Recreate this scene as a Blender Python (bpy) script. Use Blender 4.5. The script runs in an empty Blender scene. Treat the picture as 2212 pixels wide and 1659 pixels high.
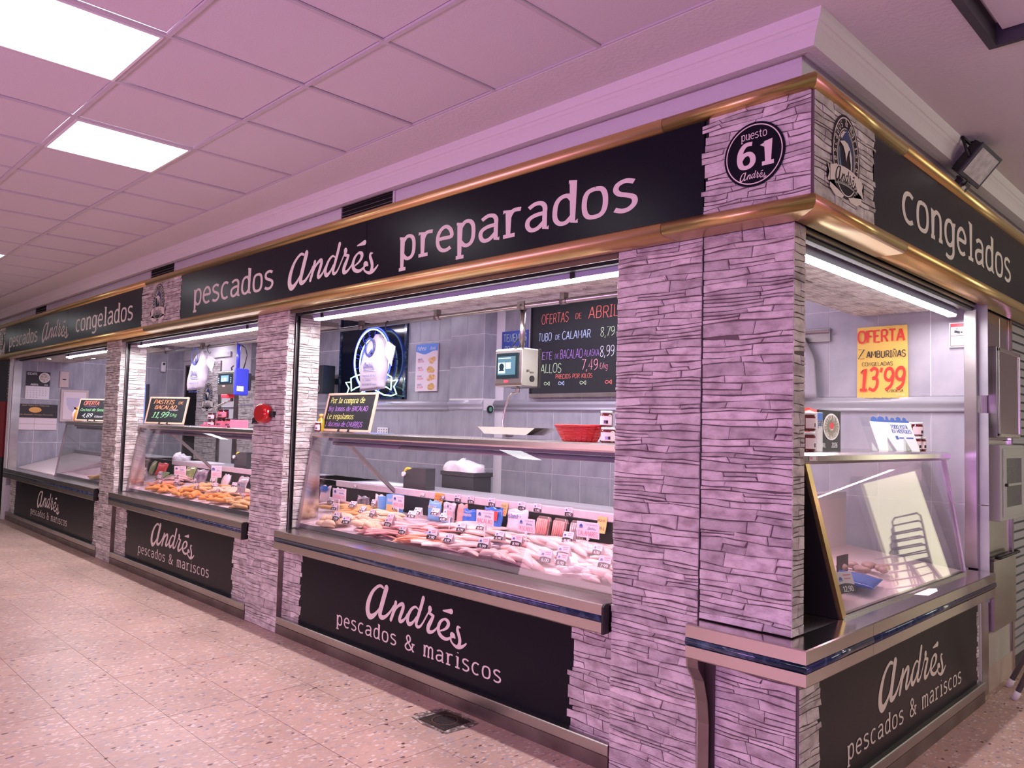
import bpy, math, random
from mathutils import Matrix, Vector
random.seed(7)
PI = math.pi
scene = bpy.context.scene
C = scene.collection
R_ = random.Random(11)

# ------------------------------------------------------------------ camera
def make_camera():
    cd = bpy.data.cameras.new('camera'); co = bpy.data.objects.new('camera', cd); C.objects.link(co)
    yaw, pitch, roll = -0.78926161, 0.05695895, 0.02721889
    cy, sy, cp, sp = math.cos(yaw), math.sin(yaw), math.cos(pitch), math.sin(pitch)
    fwd = Vector((sy*cp, cy*cp, sp)); right = Vector((cy, -sy, 0)); up = right.cross(fwd)
    cr, sr = math.cos(roll), math.sin(roll)
    r2 = cr*right + sr*up; u2 = -sr*right + cr*up
    M = Matrix((r2, u2, -fwd)).transposed().to_4x4()
    M.translation = Vector((1.37005, -2.89556, 1.55))
    co.matrix_world = M
    cd.sensor_width = 36; cd.sensor_fit = 'HORIZONTAL'; cd.lens = 1681.16/2212*36; cd.clip_start = .02
    scene.camera = co
make_camera()

# ------------------------------------------------------------------ view, world, lamps
vs = scene.view_settings
vs.view_transform = 'Standard'; vs.look = 'None'; vs.gamma = 1; vs.use_curve_mapping = False
vs.exposure = -.42
scene.cycles.use_denoising = True
scene.cycles.max_bounces = 8; scene.cycles.transparent_max_bounces = 12
scene.cycles.sample_clamp_indirect = 4
w = bpy.data.worlds.new('world'); scene.world = w; w.use_nodes = True
w.node_tree.nodes['Background'].inputs[0].default_value = (.60, .50, .54, 1)
w.node_tree.nodes['Background'].inputs[1].default_value = .26

def area(name, loc, target, sx, sy, power, col, spread=PI):
    l = bpy.data.lights.new(name, 'AREA'); l.shape = 'RECTANGLE'; l.size = sx; l.size_y = sy
    l.energy = power; l.color = col; l.spread = spread
    o = bpy.data.objects.new(name, l); C.objects.link(o); o.location = loc
    d = Vector(target) - Vector(loc); o.rotation_euler = d.to_track_quat('-Z', 'Y').to_euler()
    return o
# pink counters of the stalls across the aisle
area('butcher_counter_lamp', (.4, -5.6, 1.25), (-.6, 0, 1.5), 4.5, .8, 180, (.74, .36, .98))
area('butcher_counter_lamp', (-4.6, -6.0, 1.3), (-4.5, 0, 1.9), 5.5, .8, 55, (1.0, .55, .66))
area('opposite_case_lamp', (-1.2, -5.2, .9), (-1.2, -1.0, 3.1), 4.0, .9, 40, (1.0, .46, .68))
# side aisle: plain yellowish daylight from the far hall
area('side_aisle_lamp', (4.6, 1.4, 2.9), (.2, 1.3, 1.3), 3.0, 1.2, 80, (1.0, .93, .74))
area('side_aisle_lamp', (3.6, 5.5, 2.6), (.2, 2.2, 1.4), 2.0, 1.2, 45, (.93, 1.0, .84))

# ------------------------------------------------------------------ materials
MATS = {}
def mat(name, col=(.8,.8,.8), rough=.5, metal=0., spec=.5, emit=None, es=1., var=None, bump=None, col2=None, vscale=8, coat=0., stretch=None, lo=.35, hi=.65, detail=4, alpha=1.):
    """principled material; col2 mixes in by noise; bump = (scale, strength)"""
    m = bpy.data.materials.new(name); m.use_nodes = True; MATS[name] = m
    nt = m.node_tree; b = nt.nodes['Principled BSDF']; L = nt.links
    b.inputs['Base Color'].default_value = (*col, 1); b.inputs['Roughness'].default_value = rough
    b.inputs['Metallic'].default_value = metal; b.inputs['Specular IOR Level'].default_value = spec
    b.inputs['Coat Weight'].default_value = coat; b.inputs['Alpha'].default_value = alpha
    if emit: b.inputs['Emission Color'].default_value = (*emit, 1); b.inputs['Emission Strength'].default_value = es
    tc = mp = None
    if col2 or bump or var:
        tc = nt.nodes.new('ShaderNodeTexCoord'); mp = nt.nodes.new('ShaderNodeMapping'); L.new(tc.outputs['Object'], mp.inputs[0])
        if stretch: mp.inputs['Scale'].default_value = stretch
    if col2:
        n = nt.nodes.new('ShaderNodeTexNoise'); n.inputs['Scale'].default_value = vscale; n.inputs['Detail'].default_value = detail
        L.new(mp.outputs[0], n.inputs['Vector'])
        r = nt.nodes.new('ShaderNodeMapRange'); r.inputs[1].default_value = lo; r.inputs[2].default_value = hi; L.new(n.outputs[0], r.inputs[0])
        x = nt.nodes.new('ShaderNodeMix'); x.data_type = 'RGBA'; x.inputs[6].default_value = (*col, 1); x.inputs[7].default_value = (*col2, 1)
        L.new(r.outputs[0], x.inputs[0]); L.new(x.outputs[2], b.inputs['Base Color'])
        if var:   # per-object brightness
            oi = nt.nodes.new('ShaderNodeObjectInfo'); hv = nt.nodes.new('ShaderNodeHueSaturation')
            mr = nt.nodes.new('ShaderNodeMapRange'); mr.inputs[3].default_value = 1-var; mr.inputs[4].default_value = 1+var
            L.new(oi.outputs['Random'], mr.inputs[0]); L.new(mr.outputs[0], hv.inputs['Value']); L.new(x.outputs[2], hv.inputs['Color'])
            L.new(hv.outputs[0], b.inputs['Base Color'])
    elif var:
        oi = nt.nodes.new('ShaderNodeObjectInfo'); hv = nt.nodes.new('ShaderNodeHueSaturation'); hv.inputs['Color'].default_value = (*col, 1)
        mr = nt.nodes.new('ShaderNodeMapRange'); mr.inputs[3].default_value = 1-var; mr.inputs[4].default_value = 1+var
        L.new(oi.outputs['Random'], mr.inputs[0]); L.new(mr.outputs[0], hv.inputs['Value']); L.new(hv.outputs[0], b.inputs['Base Color'])
    if bump:
        n2 = nt.nodes.new('ShaderNodeTexNoise'); n2.inputs['Scale'].default_value = bump[0]; n2.inputs['Detail'].default_value = 5
        L.new(mp.outputs[0], n2.inputs['Vector'])
        bp = nt.nodes.new('ShaderNodeBump'); bp.inputs['Strength'].default_value = bump[1]; bp.inputs['Distance'].default_value = .01
        L.new(n2.outputs[0], bp.inputs['Height']); L.new(bp.outputs[0], b.inputs['Normal'])
    return m
def glass_mat(name, tint=(1,1,1), refl=.10, rough=.0):
    m = bpy.data.materials.new(name); m.use_nodes = True; nt = m.node_tree; nt.nodes.clear(); L = nt.links
    out = nt.nodes.new('ShaderNodeOutputMaterial'); mx = nt.nodes.new('ShaderNodeMixShader')
    t = nt.nodes.new('ShaderNodeBsdfTransparent'); t.inputs[0].default_value = (*tint, 1)
    g = nt.nodes.new('ShaderNodeBsdfGlossy'); g.inputs['Roughness'].default_value = rough
    f = nt.nodes.new('ShaderNodeLayerWeight'); pw = nt.nodes.new('ShaderNodeMath'); pw.operation = 'POWER'; pw.inputs[1].default_value = 5
    ad = nt.nodes.new('ShaderNodeMath'); ad.operation = 'MULTIPLY_ADD'; ad.inputs[1].default_value = .9; ad.inputs[2].default_value = refl
    L.new(f.outputs['Facing'], pw.inputs[0]); L.new(pw.outputs[0], ad.inputs[0]); L.new(ad.outputs[0], mx.inputs[0]); L.new(t.outputs[0], mx.inputs[1]); L.new(g.outputs[0], mx.inputs[2])
    L.new(mx.outputs[0], out.inputs[0]); MATS[name] = m
    return m

# ------------------------------------------------------------------ mesh helpers
class MB:
    """collects shapes and links them as ONE mesh object"""
    def __init__(s): s.v = []; s.f = []; s.sm = []
    def add(s, vs, fs, smooth=False):
        o = len(s.v); s.v += [tuple(p) for p in vs]; s.f += [tuple(i+o for i in f) for f in fs]; s.sm += [smooth]*len(fs); return s
    def box(s, x0, x1, y0, y1, z0, z1):
        v = [(x,y,z) for x in (x0,x1) for y in (y0,y1) for z in (z0,z1)]
        return s.add(v, [(0,1,3,2),(4,6,7,5),(0,4,5,1),(2,3,7,6),(0,2,6,4),(1,5,7,3)])
    def hexa(s, b, t):  # bottom quad, top quad
        return s.add(list(b)+list(t), [(3,2,1,0),(4,5,6,7),(0,1,5,4),(1,2,6,5),(2,3,7,6),(3,0,4,7)])
    def prism(s, prof, axis, a, b, smooth=False):
        """profile of 2-D points extruded along axis ('x': points are (y,z); 'y': (x,z); 'z': (x,y))"""
        def P(p, t): return {'x':(t,p[0],p[1]), 'y':(p[0],t,p[1]), 'z':(p[0],p[1],t)}[axis]
        n = len(prof); v = [P(p,a) for p in prof] + [P(p,b) for p in prof]
        s.add(v, [(i,(i+1)%n,n+(i+1)%n,n+i) for i in range(n)], smooth)
        o = len(s.v)-2*n; s.f += [tuple(o+i for i in range(n))[::-1], tuple(o+n+i for i in range(n))]; s.sm += [False, False]
        return s
    def tube(s, pts, r, n=10, closed=False, smooth=True):
        pts = [Vector(p) for p in pts]; m = len(pts); rings = []
        prev = None
        for i, p in enumerate(pts):
            rr = r[i] if isinstance(r, (list, tuple)) else r
            if closed: t = pts[(i+1)%m]-pts[i-1]
            else: t = pts[min(i+1,m-1)]-pts[max(i-1,0)]
            if t.length < 1e-9: t = Vector((0,0,1))
            t.normalize()
            if prev is None: u = t.orthogonal().normalized()
            else:
                u = prev - t*prev.dot(t)
                u = u.normalized() if u.length > 1e-6 else t.orthogonal().normalized()
            prev = u; w_ = t.cross(u)
            rings.append([p + (u*math.cos(2*PI*k/n) + w_*math.sin(2*PI*k/n))*rr for k in range(n)])
        v = [q for rg in rings for q in rg]; f = []
        for i in range(m if closed else m-1):
            j = (i+1) % m
            for k in range(n): f.append((i*n+k, i*n+(k+1)%n, j*n+(k+1)%n, j*n+k))
        s.add(v, f, smooth)
        if not closed:
            o = len(s.v)-len(v); s.f += [tuple(o+k for k in range(n))[::-1], tuple(o+(m-1)*n+k for k in range(n))]; s.sm += [False, False]
        return s
    def lathe(s, prof, cx=0, cy=0, n=16, z0=0, smooth=True, sx=1, sy=1):
        m = len(prof); v = [(cx+r*sx*math.cos(2*PI*k/n), cy+r*sy*math.sin(2*PI*k/n), z0+z) for r,z in prof for k in range(n)]
        f = [(i*n+k, i*n+(k+1)%n, (i+1)*n+(k+1)%n, (i+1)*n+k) for i in range(m-1) for k in range(n)]
        s.add(v, f, smooth); o = len(s.v)-len(v)
        s.f += [tuple(o+k for k in range(n))[::-1], tuple(o+(m-1)*n+k for k in range(n))]; s.sm += [False, False]
        return s
    def ball(s, c, r, n=8, m=5):
        rx, ry, rz = r if isinstance(r, tuple) else (r,r,r)
        v = [(c[0],c[1],c[2]-rz)]
        for i in range(1, m):
            a = -PI/2 + PI*i/m
            v += [(c[0]+rx*math.cos(a)*math.cos(2*PI*k/n), c[1]+ry*math.cos(a)*math.sin(2*PI*k/n), c[2]+rz*math.sin(a)) for k in range(n)]
        v.append((c[0],c[1],c[2]+rz)); f = []
        for k in range(n): f.append((0, 1+(k+1)%n, 1+k)); f.append((len(v)-1, 1+(m-2)*n+k, 1+(m-2)*n+(k+1)%n))
        for i in range(m-2):
            for k in range(n): f.append((1+i*n+k, 1+i*n+(k+1)%n, 1+(i+1)*n+(k+1)%n, 1+(i+1)*n+k))
        return s.add(v, f, True)
    def mesh(s, name, m):
        me = bpy.data.meshes.new(name); me.from_pydata(s.v, [], s.f)
        me.polygons.foreach_set('use_smooth', s.sm); me.materials.append(MATS[m] if isinstance(m, str) else m); me.update()
        return me
    def build(s, name, m, parent=None, bev=0, world=True):
        o = bpy.data.objects.new(name, s.mesh(name, m)); C.objects.link(o)
        if parent is not None:
            o.parent = parent
            if world: o.matrix_parent_inverse = WM(parent).inverted()
        if bev:
            b = o.modifiers.new('bevel', 'BEVEL'); b.width = bev; b.segments = 2; b.limit_method = 'ANGLE'; b.angle_limit = .6
        return o
def WM(o):
    m = o.matrix_parent_inverse @ Matrix.LocRotScale(o.location, o.rotation_euler, o.scale) if o.parent else Matrix.LocRotScale(o.location, o.rotation_euler, o.scale)
    return WM(o.parent) @ m if o.parent else m
def thing(name, label, cat, loc=(0,0,0), rz=0, group=None):
    o = bpy.data.objects.new(name, None); C.objects.link(o); o.location = loc; o.rotation_euler = (0,0,rz)
    o.empty_display_size = .05; o['label'] = label; o['category'] = cat
    if group: o['group'] = group
    return o
def tag(o, label, cat, group=None):
    o['label'] = label; o['category'] = cat
    if group: o['group'] = group
    return o
def struct(o): o['kind'] = 'structure'; return o
def lab(o, t): o['label'] = t; return o
def dup(root, loc=None, rot=None, label=None, group=None, scale=None):
    r = root.copy(); C.objects.link(r)
    if loc is not None: r.location = loc
    if rot is not None: r.rotation_euler = rot
    if scale is not None: r.scale = scale
    if label: r['label'] = label
    if group: r['group'] = group
    for ch in root.children:
        c = ch.copy(); C.objects.link(c); c.parent = r
        for g in ch.children:
            d = g.copy(); C.objects.link(d); d.parent = c
    return r

# ------------------------------------------------------------------ lettering (own stroke alphabet, drawn as thin ribbons)
def cr_(pts, k=5):
    """Catmull-Rom through points of any dimension"""
    n = len(pts)
    if n < 3: return pts
    out = []
    for i in range(n-1):
        p0, p1, p2, p3 = pts[max(i-1,0)], pts[i], pts[i+1], pts[min(i+2,n-1)]
        for j in range(k):
            t = j/k
            out.append(tuple(.5*((2*b)+(-a+c)*t+(2*a-5*b+4*c-d)*t*t+(-a+3*b-3*c+d)*t**3) for a,b,c,d in zip(p0,p1,p2,p3)))
    out.append(pts[-1]); return out
# glyph: width, strokes; 'c' smooth, 'l' straight; units: x-height 100
G = {
'a':(78,'c12,88 34,100 56,96 66,80 66,60|l66,66 66,0 80,0|c66,58 34,56 12,44 8,22 20,3 42,4 66,26'),
'b':(74,'l10,148 10,0|c10,76 30,100 54,96 66,74 66,26 54,4 30,0 10,24'),
'c':(70,'c62,92 42,101 20,92 8,64 8,36 20,8 42,-1 62,8'),
'd':(78,'l50,148 64,148 64,0 80,0|c64,76 48,100 24,97 10,74 8,28 22,4 44,3 64,24'),
'e':(74,'c8,52 36,53 66,54 64,80 46,100 26,96 10,72 8,34 22,6 44,-1 64,8'),
'f':(56,'c52,140 36,148 24,134 22,110 22,0|l4,96 46,96'),
'g':(76,'l80,96 64,96 64,0|c64,76 46,100 22,96 8,72 8,34 24,8 46,8 64,30|c64,10 64,-22 50,-40 28,-44 10,-36'),
'h':(76,'l10,148 10,0|c10,72 34,100 56,92 64,70 64,0'),
'i':(44,'l6,98 24,98 24,0|l4,0 44,0|l24,132 24,140'),
'j':(40,'l10,98 28,98 28,-20 14,-40 0,-36|l28,132 28,140'),
'k':(70,'l10,148 10,0|l62,98 12,46|l28,60 66,0'),
'l':(44,'l6,146 24,146 24,0|l4,0 44,0'),
'm':(108,'l4,98 16,98 16,0|c16,76 34,100 50,94 56,76 56,0|c56,76 72,100 90,94 96,76 96,0|l4,0 30,0|l46,0 68,0|l86,0 108,0'),
'n':(80,'l2,98 14,98 14,0|c14,74 36,100 58,94 66,72 66,0|l2,0 28,0|l54,0 80,0'),
'o':(76,'c38,100 18,94 8,70 8,30 18,6 38,0 58,6 68,30 68,70 58,94 38,100'),
'p':(76,'l0,98 14,98 14,-44|c14,74 34,100 56,97 68,74 68,28 56,4 34,2 14,26|l0,-44 32,-44'),
'q':(76,'l66,98 66,-44|c66,74 46,100 22,96 8,72 8,30 22,4 46,2 66,26'),
'r':(66,'l0,98 20,98 20,0|c20,66 36,96 64,96|l2,0 44,0'),
's':(66,'c58,92 36,101 14,94 8,76 18,60 40,50 58,38 60,18 46,2 26,-1 6,8'),
't':(58,'c24,130 24,30 30,6 44,0 56,6|l4,96 52,96'),
'u':(78,'l2,98 14,98 14,60|c14,60 14,24 24,3 46,4 64,26|l50,98 64,98 64,0 78,0'),
'v':(70,'l4,98 35,0 66,98'),'x':(66,'l6,98 60,0|l60,98 6,0'),'y':(70,'l6,98 36,10|l64,98 22,-40 6,-42'),'z':(66,'l6,98 60,98 8,0 62,0'),
'A':(84,'l4,0 40,142 44,142 80,0|l18,48 66,48'),'B':(80,'l12,0 12,142|c12,142 54,142 66,118 56,80 12,76|c12,76 60,74 72,40 58,2 12,0'),
'C':(80,'c74,124 54,143 28,138 8,100 8,44 28,4 54,-1 76,20'),'D':(84,'l12,0 12,142|c12,142 50,142 74,100 74,42 50,0 12,0'),
'E':(72,'l68,142 12,142 12,0 70,0|l12,74 58,74'),'F':(68,'l68,142 12,142 12,0|l12,74 56,74'),
'G':(84,'c74,124 54,143 28,138 8,100 8,44 28,4 54,-1 76,30|l76,0 76,62 48,62'),'H':(84,'l12,142 12,0|l72,142 72,0|l12,72 72,72'),
'I':(40,'l20,142 20,0|l4,142 36,142|l4,0 36,0'),'J':(60,'l48,142 48,30 34,4 8,8'),'K':(76,'l12,142 12,0|l72,142 14,66|l30,82 76,0'),
'L':(68,'l12,142 12,0 66,0'),'M':(100,'l10,0 14,142 50,50 86,142 90,0'),'N':(84,'l12,0 12,142 72,0 72,142'),
'O':(90,'c45,143 22,136 8,100 8,42 22,6 45,-1 68,6 82,42 82,100 68,136 45,143'),'P':(76,'l12,0 12,142|c12,142 56,142 70,106 56,66 12,64'),
'Q':(90,'c45,143 22,136 8,100 8,42 22,6 45,-1 68,6 82,42 82,100 68,136 45,143|l56,30 86,-6'),
'R':(80,'l12,0 12,142|c12,142 56,142 70,108 56,72 12,70|l40,70 76,0'),'S':(74,'c66,124 40,145 14,132 8,104 22,82 52,66 68,40 56,6 30,-2 6,16'),
'T':(76,'l4,142 72,142|l38,142 38,0'),'U':(84,'c12,142 12,36 26,2 58,2 72,36 72,142'),'V':(80,'l4,142 40,0 76,142'),
'X':(76,'l6,142 70,0|l70,142 6,0'),'Y':(76,'l4,142 38,70 72,142|l38,70 38,0'),'Z':(74,'l8,142 66,142 8,0 70,0'),
'0':(76,'c38,142 16,130 8,72 16,12 38,0 60,12 68,72 60,130 38,142'),'1':(60,'l8,112 36,142 36,0|l8,0 62,0'),
'2':(74,'c10,116 34,146 62,130 62,92 36,50 8,0|l8,0 68,0'),'3':(74,'c10,128 34,146 62,130 58,90 28,78|c28,78 64,72 70,34 48,-2 8,12'),
'4':(78,'l54,0 54,142 6,42 74,42'),'5':(74,'l64,142 16,142 12,80|c12,80 44,94 68,66 64,16 38,-2 8,12'),
'6':(78,'c66,142 34,140 12,100 8,44 20,4 50,0 68,22 68,58 52,82 26,76 10,50'),'7':(72,'l6,142 68,142 26,0'),
'8':(76,'c38,142 14,132 12,104 36,76 62,50 64,18 38,0 12,18 14,50 38,76 62,104 60,132 38,142'),
'9':(76,'c66,96 50,66 22,70 8,98 18,134 44,143 64,122 68,84 60,30 20,0'),
',':(30,'l18,10 8,-26'),'.':(26,'l12,0 14,6'),"'":(26,'l14,142 8,112'),':':(28,'l14,14 14,20|l14,76 14,82'),'/':(56,'l50,142 6,-10'),
'-':(50,'l8,60 44,60'),'&':(104,'c92,66 80,26 50,0 20,6 10,34 26,62 56,88 58,122 40,142 22,124 26,96 50,58 94,0|l76,68 108,68|l84,0 104,0'),
'€':(76,'c70,124 50,143 26,132 16,100 16,42 26,8 50,-1 70,14|l2,86 52,86|l2,56 50,56'),' ':(50,''),'?':(60,'c10,120 30,144 54,124 50,90 30,72 30,44|l30,2 30,8'),'°':(40,'c20,142 8,132 8,118 20,108 32,118 32,132 20,142'),'%':(90,'l80,142 10,0|c22,142 8,130 22,108 36,130 22,142|c68,40 54,26 68,4 82,26 68,40'),
}
ACC = {'é':('e','l30,122 52,146'),'ó':('o','l34,122 54,146'),'í':('i','l20,122 40,146'),'Ñ':('N','c18,164 34,174 50,162 66,172'),'Á':('A','l38,158 56,178'),'Ó':('O','l40,158 60,178'),'ñ':('n','c14,124 28,134 44,124 60,132'),'á':('a','l34,122 54,146')}
def strokes(ch):
    if ch in ACC: w_, s = G[ACC[ch][0]]; s = s + '|' + ACC[ch][1]
    elif ch in G: w_, s = G[ch]
    else: w_, s = 50, ''
    out = []
    for st in s.split('|'):
        if not st: continue
        pts = [tuple(float(q) for q in p.split(',')) for p in st[1:].split(' ')]
        out.append(cr_(pts, 4) if st[0] == 'c' else pts)
    return w_, out
def ribbon(pts, w_, rounded=False):
    """pts (x,y) or (x,y,w) -> list of polygons (flat)"""
    n = len(pts); L_, R2 = [], []
    P = [(p[0], p[1]) for p in pts]; W = [(p[2] if len(p) > 2 else w_)/2 for p in pts]
    for i in range(n):
        a, b = P[max(i-1,0)], P[min(i+1,n-1)]
        dx, dy = b[0]-a[0], b[1]-a[1]; d = math.hypot(dx, dy) or 1
        nx, ny = -dy/d, dx/d; k = 1
        if 0 < i < n-1:
            d1 = (P[i][0]-P[i-1][0], P[i][1]-P[i-1][1]); l1 = math.hypot(*d1) or 1
            c_ = abs(nx*(-d1[1]/l1)+ny*(d1[0]/l1)); k = min(1/max(c_, .5), 1.5)
        L_.append((P[i][0]+nx*W[i]*k, P[i][1]+ny*W[i]*k)); R2.append((P[i][0]-nx*W[i]*k, P[i][1]-ny*W[i]*k))
    polys = [[R2[i], R2[i+1], L_[i+1], L_[i]] for i in range(n-1)]
    if rounded:
        for i in (0, n-1): polys.append([(P[i][0]+W[i]*math.cos(k*PI/5), P[i][1]+W[i]*math.sin(k*PI/5)) for k in range(10)])
    return polys
def text_polys(s, size, weight, x=0, y=0, track=8, slant=0, rounded=False, jitter=0, fit=None):
    """size = x-height in metres; weight in glyph units; returns polygons, total width"""
    pol = []; cx = 0; k = size/100
    for ch in s:
        w_, sts = strokes(ch)
        jy = R_.uniform(-jitter, jitter)
        for st in sts: pol += ribbon([(cx+px+slant*py, py+jy) for px, py in st], weight, rounded)
        cx += w_ + track
    tot = max(cx-track, 1)
    kx = fit/(tot*k) if fit else 1
    return [[(x+p[0]*k*kx, y+p[1]*k) for p in q] for q in pol], tot*k*kx
ANDRES = [[(0.69,0.826,0.059),(0.58,0.854,0.067),(0.445,0.803,0.072),(0.302,0.694,0.091),(0.191,0.543,0.122),(0.12,0.38,0.15),(0.11,0.228,0.16),(0.177,0.125,0.152),(0.279,0.121,0.121),(0.405,0.19,0.09),(0.517,0.291,0.06),(0.6,0.386,0.045)],[(0.815,0.839,0.147),(0.748,0.672,0.144),(0.681,0.502,0.145),(0.614,0.32,0.141),(0.601,0.216,0.133),(0.662,0.176,0.111),(0.777,0.198,0.081),(0.925,0.299,0.065),(1.033,0.408,0.051),(1.094,0.502,0.029)],[(1.183,0.588,0.093),(1.135,0.449,0.101),(1.077,0.305,0.094),(1.018,0.19,0.09)],[(1.098,0.275,0.029),(1.164,0.421,0.05),(1.252,0.514,0.064),(1.36,0.578,0.078),(1.442,0.585,0.099),(1.455,0.518,0.102),(1.398,0.398,0.099),(1.341,0.277,0.096),(1.353,0.224,0.092),(1.435,0.235,0.071),(1.54,0.315,0.049),(1.607,0.415,0.035)],[(1.99,0.582,0.034),(1.891,0.618,0.048),(1.761,0.552,0.069),(1.661,0.425,0.09),(1.623,0.298,0.1),(1.663,0.23,0.1),(1.743,0.235,0.083),(1.846,0.308,0.055),(1.929,0.41,0.041)],[(2.15,0.844,0.101),(2.089,0.675,0.098),(2.012,0.49,0.095),(1.942,0.327,0.093),(1.938,0.251,0.089),(1.992,0.219,0.068),(2.078,0.252,0.054),(2.16,0.337,0.043),(2.24,0.448,0.04),(2.335,0.582,0.037)],[(2.382,0.67,0.122),(2.383,0.654,0.13),(2.371,0.615,0.093),(2.361,0.576,0.06),(2.456,0.552,0.066),(2.507,0.535,0.059)],[(2.507,0.538,0.066),(2.429,0.421,0.099),(2.35,0.3,0.113),(2.346,0.215,0.109),(2.407,0.196,0.08),(2.49,0.218,0.059),(2.587,0.284,0.046),(2.65,0.349,0.033)],[(2.813,0.705,0.028),(2.958,0.72,0.071),(3.073,0.734,0.11)],[(2.752,0.291,0.032),(2.896,0.351,0.054),(2.981,0.43,0.09),(2.989,0.498,0.1),(2.919,0.543,0.064),(2.838,0.534,0.049),(2.743,0.471,0.071),(2.682,0.366,0.094),(2.687,0.273,0.098),(2.74,0.206,0.091),(2.84,0.165,0.077),(2.954,0.162,0.064),(3.056,0.204,0.051)],[(3.116,0.276,0.12),(3.172,0.269,0.101),(3.208,0.241,0.044)],[(3.375,0.467,0.017),(3.297,0.466,0.063),(3.284,0.403,0.081),(3.327,0.321,0.09),(3.362,0.237,0.093),(3.358,0.156,0.09),(3.314,0.096,0.069)],[(3.079,0.219,0.057),(3.09,0.16,0.051),(3.164,0.105,0.048),(3.276,0.073,0.069),(3.385,0.091,0.075),(3.475,0.131,0.056),(3.557,0.193,0.037)]]
def andres_polys(x, y, wid, hei=None):
    """brush-script wordmark in a box wid x hei, lower-left at x, y"""
    kx = wid/3.62; ky = (hei/.93) if hei else kx; out = []
    for st in ANDRES:
        for q in ribbon(cr_(st, 4), .05, True): out.append([(x+(p[0]-.03)*kx, y+(p[1]-.03)*ky) for p in q])
    return out
class Plane:
    """flat drawing surface: origin o, u to the reader's right, v up, n towards the reader"""
    def __init__(s, o, u, v): s.o = Vector(o); s.u = Vector(u).normalized(); s.v = Vector(v).normalized(); s.n = s.u.cross(s.v)
    def p(s, x, y, d=0): return s.o + s.u*x + s.v*y + s.n*d
    def polys(s, name, polys, m, parent=None, d=.001, label=None):
        b = MB()
        for i, q in enumerate(polys): b.add([s.p(a, c, d+(i % 60)*5e-6) for a, c in q], [tuple(range(len(q)))])
        o = b.build(name, m, parent)
        if label: o['label'] = label
        return o
    def slab(s, name, x0, x1, y0, y1, t, m, parent=None, d=0, bev=0):
        b = MB(); b.hexa([s.p(x0,y0,d), s.p(x1,y0,d), s.p(x1,y1,d), s.p(x0,y1,d)], [s.p(x0,y0,d+t), s.p(x1,y0,d+t), s.p(x1,y1,d+t), s.p(x0,y1,d+t)])
        return b.build(name, m, parent, bev)
def front(y, x0=0, z0=0): return Plane((x0, y, z0), (1,0,0), (0,0,1))          # faces -Y
def side(x, y0=0, z0=0): return Plane((x, y0, z0), (0,1,0), (0,0,1))            # faces +X
def letters(t, pl, s, x, y, size, weight, fit, m='letter_cream', d=.0012, track=14):
    """every letter of a big sign is a part of its own"""
    k = size/100; tot = sum(strokes(c)[0]+track for c in s)-track; kx = fit/(tot*k); cx = 0
    for ch in s:
        w_, sts = strokes(ch); q = []
        for st in sts: q += [[(x+(cx+p[0])*k*kx, y+p[1]*k) for p in po] for po in ribbon(st, weight)]
        if q: pl.polys('letter', q, m, t, d)
        cx += w_+track
def script(t, pl, x, y, wid, hei, m='letter_cream', d=.0012):
    q = andres_polys(x, y, wid, hei); kx = wid/3.62
    pl.polys('wordmark', [p for p in q if not (2.74*kx < p[0][0]-x < 3.2*kx and p[0][1]-y > .60*hei/.93 and min(c[1] for c in p)-y > .58*hei/.93)], m, t, d)
    pl.polys('accent', [p for p in q if (2.74*kx < p[0][0]-x < 3.2*kx and p[0][1]-y > .60*hei/.93 and min(c[1] for c in p)-y > .58*hei/.93)], m, t, d)
def rect(x0, x1, y0, y1): return [(x0,y0),(x1,y0),(x1,y1),(x0,y1)]
def ell(cx, cy, rx, ry, n=32, a0=0, a1=2*PI): return [(cx+rx*math.cos(a0+(a1-a0)*k/n), cy+ry*math.sin(a0+(a1-a0)*k/n)) for k in range(n+(abs(a1-a0) < 6.28))]
def ring(cx, cy, rx, ry, w_, n=40):
    o = ell(cx, cy, rx, ry, n); i = ell(cx, cy, rx-w_, ry-w_, n); return [[o[k], o[(k+1)%n], i[(k+1)%n], i[k]] for k in range(n)]
# ------------------------------------------------------------------ material set
mat('plaster', (.72,.69,.69), .85, bump=(55,.35))
mat('plaster_smooth', (.72,.69,.69), .8, bump=(30,.1))
mat('ceiling_tile', (.66,.62,.64), .9, bump=(120,.12))
mat('grid_metal', (.57,.53,.55), .85)
mat('terrazzo_base', (.55,.43,.37), .32)
mat('stone', (.70,.66,.62), .85, col2=(.40,.345,.33), vscale=13, var=.22, bump=(50,.9), stretch=(1,1,1.8), lo=.42, hi=.70, detail=12)
mat('stone_gap', (.17,.13,.125), .95)
mat('gold', (.72,.50,.22), .34, 1.0, bump=(9,.03))
mat('gold_dark', (.42,.30,.17), .4, .8)
mat('sign_dark', (.003,.003,.010), .28, spec=.20, bump=(2.2,.04))
mat('letter_cream', (.80,.72,.64), .6)
mat('steel', (.52,.49,.48), .30, 1.0, col2=(.40,.37,.36), vscale=5, bump=(140,.03), stretch=(.3,.3,1))
mat('steel_bright', (.66,.62,.60), .24, 1.0, bump=(4,.05))
mat('steel_mirror', (.70,.66,.64), .15, 1.0, bump=(6,.05))
mat('steel_dirty', (.30,.26,.25), .38, .9, col2=(.20,.16,.15), vscale=4)
mat('blue_marble', (.012,.03,.075), .12, col2=(.07,.12,.20), vscale=24, coat=.6, stretch=(1,1,1), lo=.48, hi=.72, detail=8)
mat('black_metal', (.012,.011,.013), .45)
mat('black_plastic', (.015,.015,.017), .4)
mat('void', (.004,.004,.005), 1)
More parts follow.
